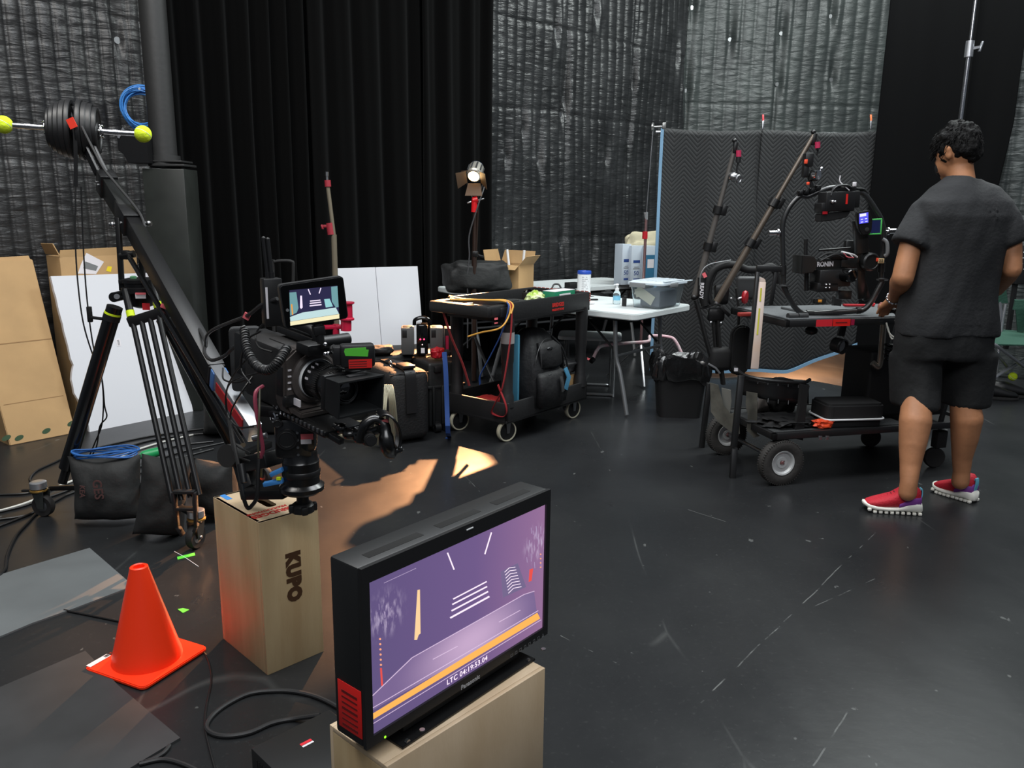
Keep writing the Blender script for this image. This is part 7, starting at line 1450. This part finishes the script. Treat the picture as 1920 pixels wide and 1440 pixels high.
# vertical axis, motors and the camera in the cage
GRB = mat('gimbal_black', (26, 27, 27), .35, spec=.7)
q = M(); q.bar(GW(1612, 412), GW(1616, 475), .07, .04, (0, 1, 0), .008); q.bar(GW(1611, 440), GW(1614, 560, .05), .045, .03, (0, 1, 0), .006); q.bar(GW(1608, 500, .04), GW(1625, 562, .06), .04, .03, (0, 1, 0), .006); gp('pan_arm', q, GRB)
q = M(); q.lathe([(.02, 0), (.042, .0), (.048, .006), (.048, .05), (.040, .056), (.036, .056), (.034, .052), (.001, .052)], GW(1624, 490, .02), (.15, -.98, 0), 32, caps=False); gp('tilt_motor', q, GRB)
q = M(); q.lathe([(.01, 0), (.05, .0), (.05, .05), (.01, .05)], GW(1610, 490, .06), (.15, -.98, 0), 32, caps=True); gp('roll_motor', q, GRB)
Xr2 = frame(GW(1560, 494, -.02), (.985, .17, .03), (-.02, 0, 1))
q = M(Xr2); q.box((.02, 0, 0), (.24, .055, .03), .004); q.box((.085, .0, .018), (.09, .04, .01), .002); ra = gp('roll_arm', q, GRB)
text('lettering', 'RONIN', Xr2 @ tr(-.048, -.002, .0162), .034, STK, ra, bold=.0012, sx=.85)
q = M(Xr2); q.prism([(-.20, -.045), (-.135, -.04), (-.115, -.02), (-.115, .02), (-.135, .045), (-.20, .05)], .10, tr(0, 0, -.05), bev=.004); gp('motor_block', q, GRB)
cg = thing('gimbal_camera', 'black cinema camera mounted inside the gimbal ring', 'camera', GW(1550, 545)); 
q = M(Xr2); q.box((-.0, -.075, -.01), (.18, .09, .11), .008); q.box((-.04, -.12, 0), (.12, .05, .09), .006); mk('camera_body', q, BLACK, cg)
q = M(Xr2); q.lathe([(.030, 0), (.034, .01), (.034, .07), (.030, .075), (.022, .07)], (.05, -.06, .03), (.1, .0, 1), 28); mk('camera_lens', q, GLOSS, cg)
for (x, y) in ((-.055, -.105), (-.035, -.105), (-.055, -.122), (-.035, -.122)): q = M(Xr2); q.sph((x, y, .05), .0055, n=8); mk('chrome_screw', q, CHROME, cg)
q = M(Xr2); q.tube([(-.10, .03, .03), (-.05, .055, .03), (.02, .05, .04), (.07, .035, .03)], .006, 6, smooth=5); q.tube([(-.09, .02, .04), (-.02, .05, .05), (.04, .03, .04)], .005, 6, smooth=5); q.cyl((-.08, .07, 0), (.10, .078, 0), .006, n=8); q.box((.03, .035, 0), (.10, .03, .05), .01); mk('cable_bundle', q, BLACK, cg)
q = M(Xr2); q.tube([(.03, .062, .03), (.06, .055, .035), (.10, .045, .03), (.13, .03, .02)], .005, 6, smooth=5); q.tube([(.035, .06, .035), (.07, .05, .04), (.09, .035, .04)], .003, 6, smooth=5); mk('white_cable', q, WHITE, cg)
q = M(Xr2); q.tube([(.04, .055, .035), (.06, .035, .04), (.10, .03, .035)], .003, 6, smooth=5); mk('pink_cable', q, PINKT, cg)
q = M(); q.cyl(GW(1510, 515, .02), GW(1511, 448, .02), .010, n=12); q.cyl(GW(1512, 545), GW(1512, 510), .012, n=12); mk('antenna', q, BLACK, cg)
q = M(); q.box(tuple(GW(1582, 552, .05)), (.07, .05, .05), .006); mk('base_block', q, GRB, gm); q = M(); q.box(tuple(GW(1598, 470, .10)), (.09, .04, .11), .006); mk('rear_block', q, GRB, gm)
q = M(); q.cyl(GW(1600, 420, .02), GW(1600, 438, .02), .007, n=10); gp('steel_pin', q, STEEL)
q = M(); q.tube([GW(1655, 448, -.02), GW(1663, 455, -.03), GW(1664, 475, -.03), GW(1659, 480, -.02)], .010, 8, smooth=4); gp('grey_cord_grip', q, GREY)
q = M(); q.box(tuple(GW(1652, 489, -.03)), (.032, .006, .026), .002); gp('number_tag', q, mat('tan_tag', (214, 186, 140), .6)); text('lettering', '22', frame(GW(1652, 489, -.0345), (1, 0, 0), (0, 0, 1)), .022, BLACK, gm); q = M(); q.box(tuple(GW(1645, 487, -.03)), (.012, .006, .018), .002); gp('orange_tape', q, ORTAPE)
# ------------------------------------------------------------ the man
MY = 3.85
SKIN = mat('tan_skin', (176, 122, 86), .55, var=.10, vs=14, bump=.08, bs=60)
TEE = mat('charcoal_tee', (33, 34, 36), .85, bump=.25, bs=60, var=.12, vs=5); SHORT = mat('black_shorts', (20, 21, 22), .8, bump=.25, bs=40); HAIR = mat('black_hair', (11, 10, 10), .75, bump=.6, bs=90, spec=.2)
man = thing('person', 'person in charcoal t-shirt, black shorts and red trainers, back turned, reaching to the cart', 'person', (2.13, 3.80, 0))
def Bp(px, py, d=0): return W(px, py, MY+d)
def chain(q, pts, rs, n=20, sc=None):
    for i in range(len(pts)-1): q.cyl(pts[i], pts[i+1], rs[i], rs[i+1], n=n)
    for p, r in zip(pts, rs): q.sph(p, r, n=n)
q = M()
# legs: knee, calf, ankle, heel
lk, la = Bp(1718, 738, -.02), Bp(1704, 905, -.16)
rk, ra_ = Bp(1808, 738, .02), Bp(1803, 885, .03)
lh, rh = Bp(1728, 640, .0), Bp(1812, 640, .02)
for h_, k_, a_, s_ in ((lh, lk, la, -1), (rh, rk, ra_, 1)):
    c1_ = k_.lerp(a_, .30)+V((.004*s_, -.022, 0)); c2_ = k_.lerp(a_, .55)+V((.003*s_, -.012, 0)); c3_ = k_.lerp(a_, .80)
    chain(q, [h_, h_.lerp(k_, .5), k_, k_.lerp(a_, .12)+V((0, -.008, 0)), c1_, c2_, c3_, a_, a_+V((0, 0, -.05))], [.060, .062, .066, .068, .074, .063, .048, .040, .042])
# torso core, neck, head
chain(q, [Bp(1770, 615, .04), Bp(1788, 540, .02), Bp(1802, 430, .02)], [.08, .10, .085]); chain(q, [Bp(1807, 385, .03), Bp(1804, 345, .05), Bp(1799, 312, .08)], [.075, .058, .058])
hc_ = Bp(1794, 282, .10); fw = V((-.42, .86, -.30)).normalized(); sd_ = V((.90, .43, 0)).normalized(); hu = sd_.cross(fw).normalized(); HXf = Matrix(((sd_.x, fw.x, hu.x, hc_.x), (sd_.y, fw.y, hu.y, hc_.y), (sd_.z, fw.z, hu.z, hc_.z), (0, 0, 0, 1)))
q.sph((0, 0, 0), .1, (.78, .96, 1.05), 24, X=HXf); q.sph((0, .045, -.055), .07, (.85, .9, 1.0), 20, X=HXf); q.sph((0, .105, -.025), .014, (.8, 1.1, 1.6), 12, X=HXf); q.sph((0, .07, -.105), .03, (1, .9, .8), 12, X=HXf)
for s_ in (-1, 1): q.sph((s_*.030, .082, -.078), .016, (1.3, .6, .5), 10, X=HXf); q.sph((s_*.033, .078, .008), .018, (1, .5, .6), 10, X=HXf)
for s_ in (-1, 1):
    q.sph((s_*.082, -.012, -.018), .026, (.42, .75, 1.35), 14, X=HXf); q.sph((s_*.090, -.020, -.002), .018, (.45, .8, 1.1), 12, X=HXf)
# arms: shoulder, elbow, wrist
ls, le, lw = Bp(1722, 400, .04), Bp(1693, 520, -.02), W(1676, 560, 4.03)
rs_, re_, rw = Bp(1893, 410, .02), Bp(1897, 505, -.02), Bp(1870, 545, .20)
chain(q, [ls, ls.lerp(le, .45), le.lerp(ls, .1), le, le.lerp(lw, .25), le.lerp(lw, .65), lw], [.036, .050, .050, .049, .050, .036, .028])
chain(q, [rs_, rs_.lerp(re_, .5), re_, re_.lerp(rw, .3), rw], [.046, .048, .044, .042, .028])
def hand(w_, d, up, side, curl):
    d = d.normalized(); sd2 = d.cross(up).normalized()*side; nn = sd2.cross(d).normalized(); pc = w_+d*.045
    chain(q, [w_, w_+d*.03+sd2*.012, w_+d*.075+sd2*.026], [.024, .020, .014], 14); chain(q, [w_, w_+d*.03-sd2*.012, w_+d*.078-sd2*.026], [.024, .020, .014], 14); chain(q, [w_, w_+d*.08], [.026, .016], 14)
    for k, L in enumerate((.062, .072, .067, .052)):
        b0 = w_+d*(.080-.004*abs(k-1))+sd2*(.030-.020*k); b1 = b0+(d*cos(curl)-up*sin(curl)).normalized()*L*.45; b2 = b1+(d*cos(curl*2)-up*sin(curl*2)).normalized()*L*.33; b3 = b2+(d*cos(curl*2.8)-up*sin(curl*2.8)).normalized()*L*.25
        chain(q, [b0, b1, b2, b3], [.0095, .0088, .008, .007], 12)
    t0 = w_+d*.025+sd2*.022; t1 = t0+(d*.6+sd2*.8-up*.2).normalized()*.038; t2 = t1+(d*.9+sd2*.3-up*.3).normalized()*.032; chain(q, [t0, t1, t2], [.014, .011, .009], 12)
hd_l = W(1660, 577, 4.10)-lw
hand(lw, hd_l, V((0, -.3, 1)).normalized(), 1, .35)
hand(rw, V((-.3, .9, -.1)), V((0, 0, 1)), -1, .35)
body = mk('body', q, SKIN, man); remesh(body, .0065, 4, .5)
# t-shirt
def rings_from(q, rows, n=44, X=None):
    rr_ = []
    for (c, w, d, ang, e) in rows:
        u = V((cos(ang), sin(ang), 0)); v = V((-sin(ang), cos(ang), 0)); rr_.append([c + u*(math.copysign(abs(cos(2*pi*i/n))**e, cos(2*pi*i/n))*w/2) + v*(math.copysign(abs(sin(2*pi*i/n))**e, sin(2*pi*i/n))*d/2) for i in range(n)])
    q.loft(rr_)
q = M(); ta_ = .16
def pxw(a, b_, d=0): return (Bp(b_[0], b_[1], d)-Bp(a[0], a[1], d)).length
rows = []
for (xl, xr, py, dep, dd) in ((1677, 1872, 627, .30, .03), (1680, 1870, 600, .30, .03), (1690, 1868, 560, .28, .03), (1703, 1872, 520, .27, .03), (1712, 1880, 480, .27, .03), (1716, 1888, 440, .28, .03), (1712, 1906, 405, .28, .03), (1716, 1900, 378, .25, .035), (1742, 1876, 352, .18, .045), (1768, 1846, 340, .145, .05), (1776, 1838, 333, .13, .055)):
    c = Bp((xl+xr)/2, py, dd); rows.append((c, pxw((xl, py), (xr, py)), dep, ta_, .85))
rings_from(q, rows)
def cone(q, a, b_, r0, r1): q.cyl(a, b_, r0, r1, n=28); q.sph(a, r0, n=24)
cone(q, ls+V((.035, 0, .0)), ls.lerp(le, .52)+V((-.0, 0, 0)), .078, .090); cone(q, rs_+V((-.04, 0, .0)), rs_.lerp(re_, .50), .075, .080)
tee = mk('t_shirt', q, TEE, man); remesh(tee, .0095, 8, .5)
def wrinkle(ob, amp, seed, sx=6, sz=3):
    me = ob.data; me.calc_loop_triangles() if hasattr(me, 'calc_loop_triangles') else None
    for v in me.vertices:
        p = v.co; h = amp*noise.noise(V((p.x*sx+seed, p.y*sx, p.z*sz+p.x*3)))+amp*.5*noise.noise(V((p.x*13+seed, p.y*13, p.z*7-p.x*6))); v.co = p+v.normal*h
wrinkle(tee, .014, 3, 7, 4)
# shorts
q = M(); rows = []
for (xl, xr, py, dep) in ((1676, 1868, 612, .27), (1672, 1862, 640, .28), (1672, 1862, 670, .28)): rows.append((Bp((xl+xr)/2, py, .03), pxw((xl, py), (xr, py))*.97, dep, ta_, .85))
rings_from(q, rows)
for (a, b_) in ((((1674, 1760, 665, -.0), (1676, 1760, 720, -.01)), (1678, 1757, 762, -.03)), (((1775, 1862, 660, .02), (1772, 1856, 710, .03)), (1768, 1848, 758, .03))):
    rws = []
    for (xl, xr, py, dd) in (a[0], a[1], b_): rws.append((Bp((xl+xr)/2, py, dd+.03), pxw((xl, py), (xr, py)), .235, ta_, .9))
    rings_from(q, rws)
sh = mk('shorts', q, SHORT, man); remesh(sh, .011, 5, .5); wrinkle(sh, .014, 8, 7, 4)
# hair: cap over the skull with a ragged surface
q = M(); q.sph((0, -.012, .022), .108, (.84, .98, 1.0), 28, X=HXf); q.sph((0, .03, .05), .08, (.95, 1, .8), 20, X=HXf); q.sph((-.005, -.015, .070), .066, n=18, X=HXf); q.sph((-.05, .0, .06), .045, n=14, X=HXf); q.sph((.045, -.02, .055), .045, n=14, X=HXf); q.sph((0, -.06, -.02), .065, (1.05, .8, .9), 18, X=HXf)
hair = mk('hair', q, HAIR, man); remesh(hair, .007, 2)
for v in hair.data.vertices:
    p = v.co; v.co = p+v.normal*(.010*noise.noise(V((p.x*38, p.y*38, p.z*20)))+.008*noise.noise(V((p.x*90, p.y*90, p.z*40))))
q = M(); rg = random.Random(11); HI = HXf
for k in range(420):
    th = rg.uniform(0, 2*pi); ph = rg.uniform(-.15, 1.5); n_ = V((cos(th)*cos(ph)*.84, sin(th)*cos(ph), sin(ph))); p = V((0, -.008, .022))+V((n_.x*.106, n_.y*.108, n_.z*.108)); 
    if p.z < -.02 and p.y > .02: continue
    tg = V((-n_.y, n_.x, 0))*rg.uniform(-.5, .5)+V((0, .5, -.5))+n_*.55; a = HI @ p; m1 = HI @ (p+tg*.014); e_ = HI @ (p+tg*.026-V((0, 0, .004))); q.tube([a, m1, e_], [.0035, .0026, .0008], 4)
mk('hair_locks', q, HAIR, man)
q = M(); q.sph((0, .072, -.062), .052, (1.0, .75, .95), 18, X=HXf); mk('face_mask', q, BLACKM, man, label='black face mask'); q = M(HXf)
for s_ in (-1, 1): q.tube([(s_*.048, .06, -.04), (s_*.085, .015, -.03), (s_*.094, -.015, -.01), (s_*.088, -.028, .012)], .0015, 5, smooth=4)
mk('mask_strap', q, BLACKM, man)
q = M(); wd_ = (lw-le).normalized(); q.torus(lw-wd_*.012, wd_, .033, .004, 24, 6); 
for k in range(14): a = 2*pi*k/14; s1_ = wd_.cross(V((0, 0, 1))).normalized(); s2_ = wd_.cross(s1_); q.sph(lw-wd_*.012+(s1_*cos(a)+s2_*sin(a))*.034, .006, n=6)
mk('bracelet', q, CHROME, man)
# trainers
SHR = mat('red_knit_shoe', (188, 28, 46), .7, bump=.3, bs=120); SHP = mat('purple_heel', (128, 62, 150), .7); SOLE = mat('white_sole', (236, 234, 224), .5); CY = mat('cyan_tab', (110, 190, 214), .6)
def shoe(heel, toe, label):
    d = toe-heel; d.z = 0; L = d.length; X = frame((heel.x, heel.y, 0), d, (0, 0, 1)); ex = d.normalized(); ey = V((-ex.y, ex.x, 0)); X = Matrix(((ex.x, ey.x, 0, heel.x), (ex.y, ey.y, 0, heel.y), (0, 0, 1, 0), (0, 0, 0, 1)))
    def ring(x, w, z0_, z1_, n=28): return [V((x, (abs(sin(2*pi*i/n))**.8)*math.copysign(1, sin(2*pi*i/n))*w/2, z0_+(z1_-z0_)*(.5+.5*math.copysign(abs(cos(2*pi*i/n))**.7, cos(2*pi*i/n))))) for i in range(n)]
    sp = thing('_', label, 'x', X=X); bpy.data.objects.remove(sp); 
    q = M(X); q.loft([ring(x*L, w, z0_, z1_) for x, w, z0_, z1_ in ((.02, .02, .05, .10), (.03, .060, .04, .125), (.12, .078, .035, .145), (.25, .082, .035, .145), (.36, .086, .03, .128), (.5, .092, .028, .098), (.65, .098, .025, .082), (.8, .094, .025, .068), (.92, .075, .028, .056), (.985, .04, .03, .045))]); s = mk('shoe', q, SHR, man, ang=80)
    q = M(X); q.loft([ring(x*L, w, z0_, z1_) for x, w, z0_, z1_ in ((-.05, .03, .012, .030), (-.01, .074, .008, .062), (.10, .090, .010, .068), (.25, .094, .012, .058), (.42, .092, .012, .036), (.6, .104, .010, .038), (.8, .102, .012, .042), (.93, .086, .020, .046), (1.0, .05, .030, .050), (1.02, .02, .035, .046))]); mk('sole', q, SOLE, s, ang=80)
    q = M(X)
    for k in range(10):
        x = (.02+k*.10)*L; w = .088 if x < .5*L else .10
        for s_ in (-1, 1): q.box((x, s_*w*.40, .008 if x < .9*L else .018), (.017, .018, .013), .003)
    mk('tread_lug', q, SOLE, s)
    q = M(X); q.loft([ring(x*L, w, z0_, z1_) for x, w, z0_, z1_ in ((.005, .03, .045, .090), (.01, .066, .04, .098), (.12, .0835, .035, .105), (.24, .0875, .034, .092), (.40, .0905, .03, .060))]); mk('purple_heel', q, SHP, s, ang=80)
    q = M(X); q.ribbon([(.018*L, 0, .060), (-.012*L, 0, .095), (.004*L, 0, .128), (.045*L, 0, .112)], .026, .004, side=(0, 1, 0), smooth=4); mk('pull_tab', q, CY, s)
    q = M(X)
    for k in range(5): q.tube([((.46+.055*k)*L, -.026, .086-.006*k), ((.475+.055*k)*L, 0, .106-.009*k), ((.46+.055*k)*L, .026, .086-.006*k)], .0028, 6, smooth=3)
    mk('lace', q, mat('dark_red_lace', (120, 14, 28), .7), s); return s
shoe(G(1722, 962), G(1618, 948, .02), '')
shoe(G(1826, 942), G(1752, 912, .02), '')
# ------------------------------------------------------------ green camp chair and what stands round it
GRN = mat('green_canvas', (34, 72, 58), .8, bump=.3, bs=60); CHY = 6.1
def CWp(px, py, d=0): return W(px, py, CHY+d)
ch = thing('camp_chair', 'folding camp chair with green canvas and silver tubes, half hidden behind the man', 'chair', CWp(1838, 755))
for pts in ([(1838, 752, 0), (1843, 728, 0), (1856, 645, 0), (1862, 632, 0)], [(1842, 724, 0), (1880, 698, .1), (1925, 672, .3), (1960, 655, .4)], [(1857, 645, 0), (1868, 648, 0), (1900, 672, .1), (1925, 690, .2), (1960, 700, .3)], [(1868, 712, .4), (1872, 660, .4), (1880, 600, .4), (1886, 570, .4)], [(1862, 655, 0), (1890, 690, .3)], [(1852, 680, .1), (1862, 688, .2)], [(1874, 566, .0), (1876, 590, 0), (1872, 612, 0)]):
    q = M(); q.tube([CWp(*p) for p in pts], .013, 10, smooth=4); mk('leg', q, ALU, ch)
q = M(); q.sph(CWp(1837, 754), .02, (1, 1, .8), 10); mk('foot', q, WHITE, ch)
def sheet(pts, th, m, name, par): q = M(); a = [V(p) for p in pts]; n_ = (a[1]-a[0]).cross(a[2]-a[0]).normalized()*th; q.hull(a, [p+n_ for p in a]); return mk(name, q, m, par)
sheet([CWp(1858, 645), CWp(1882, 618, .45), CWp(1990, 626, .5), CWp(1990, 648, .0)], .01, GRN, 'seat', ch)
sheet([CWp(1868, 568), CWp(1889, 568), CWp(1882, 522), CWp(1876, 522)], .01, GRN, 'arm_rest', ch)
sheet([CWp(1903, 562, .4), CWp(1985, 566, .3), CWp(1985, 625, .3), CWp(1908, 622, .4)], .02, GRN, 'backrest', ch)
sheet([CWp(1898, 580, .3), CWp(1985, 578, .2), CWp(1985, 560, .2), CWp(1902, 562, .3)], .03, GRN, 'backrest_hem', ch)
for (px, py, lab) in ((1863, 748, 'black shoe on the floor under the camp chair, left of the pair'), (1893, 744, 'black shoe on the floor under the camp chair, right of the pair')):
    g = G(px, py); X = tr(*g) @ rz(-.2); t = thing('black_shoe', lab, 'shoe', X=X); q = M(X); n = 20
    rg_ = []
    for x, w, z0_, z1_ in ((-.15, .04, .02, .09), (-.13, .09, .02, .13), (-.05, .10, .02, .125), (.03, .105, .02, .10), (.10, .11, .02, .075), (.15, .08, .02, .06), (.17, .03, .025, .045)): rg_.append([V((x, w/2*sin(2*pi*i/n), z0_+(z1_-z0_)*(.5+.5*cos(2*pi*i/n)))) for i in range(n)])
    q.loft(rg_); mk('upper', q, BLACK, t, ang=80); q = M(X); q.prism([(-.155, -.04), (.1, -.058), (.17, -.03), (.175, .0), (.17, .03), (.1, .058), (-.155, .04)], .024, tr(0, 0, .001), bev=.005); mk('sole', q, RUBBER, t)
g = W(1899, 706, 6.35); q = M(); q.sph(g, .034, n=20); o = tag(mk('tennis_ball', q, TENNIS), 'yellow tennis ball on the chair leg under the green camp chair', 'tennis ball')
q = M(); q.torus(g, (.4, -.5, .8), .0335, .0015, 24, 6); mk('ball_seam', q, STK, o)
pn = thing('equipment_rack', 'black rack with small silver dots beyond the camp chair at the right frame edge', 'equipment', W(1915, 500, 6.6)); X = frame(W(1907, 520, 6.6), (1, .1, 0), (0, 0, 1)); q = M(X); q.box((.14, .10, -.05), (.28, .32, .08), .01); mk('housing', q, BLACKM, pn)
for i in range(4): 
    q = M(X)
    for j in range(4): q.sph((.012+j*.022, .20-i*.045, -.008), .0055, n=6)
    mk('silver_dots', q, ALU, pn)
q = M(X); q.bar((.03, -.06, -.05), (.03, -.60, -.05), .03, .03, (0, 0, 1)); mk('stand', q, BLACKM, pn)
# chrome stand behind the man
CYY = 5.6
cs = thing('light_stand', 'tall chrome stand pole rising behind the man\'s head, with a clamp knob near its top', 'light stand', (W(1800, 240, CYY).x, CYY, 0))
p0 = W(1828, 0, CYY); p1 = W(1800, 240, CYY); xx = (p0.x+p1.x)/2; jz = W(1817, 92, CYY)
q = M(); q.cyl((xx, CYY, jz.z), (xx, CYY, p0.z+.6), .010, n=14); mk('upper_rod', q, CHROME, cs)
q = M(); q.cyl((xx, CYY, .35), (xx, CYY, jz.z), .0135, n=14); mk('lower_rod', q, CHROME, cs)
q = M(); q.cyl((xx, CYY, jz.z-.05), (xx, CYY, jz.z+.05), .026, n=16); q.bar((xx, CYY-.01, jz.z), (xx+.06, CYY-.02, jz.z+.01), .016, .016, (0, 0, 1)); q.bar((xx+.055, CYY-.02, jz.z-.02), (xx+.07, CYY-.02, jz.z+.045), .012, .02, (0, 1, 0), .004); mk('clamp', q, ALU, cs)
for a in (.3, 2.4, 4.5): q = M(); q.bar((xx, CYY, .38), (xx+cos(a)*.4, CYY+sin(a)*.4, .02), .02, .012, (0, 0, 1), .002); mk('leg', q, STEEL, cs)
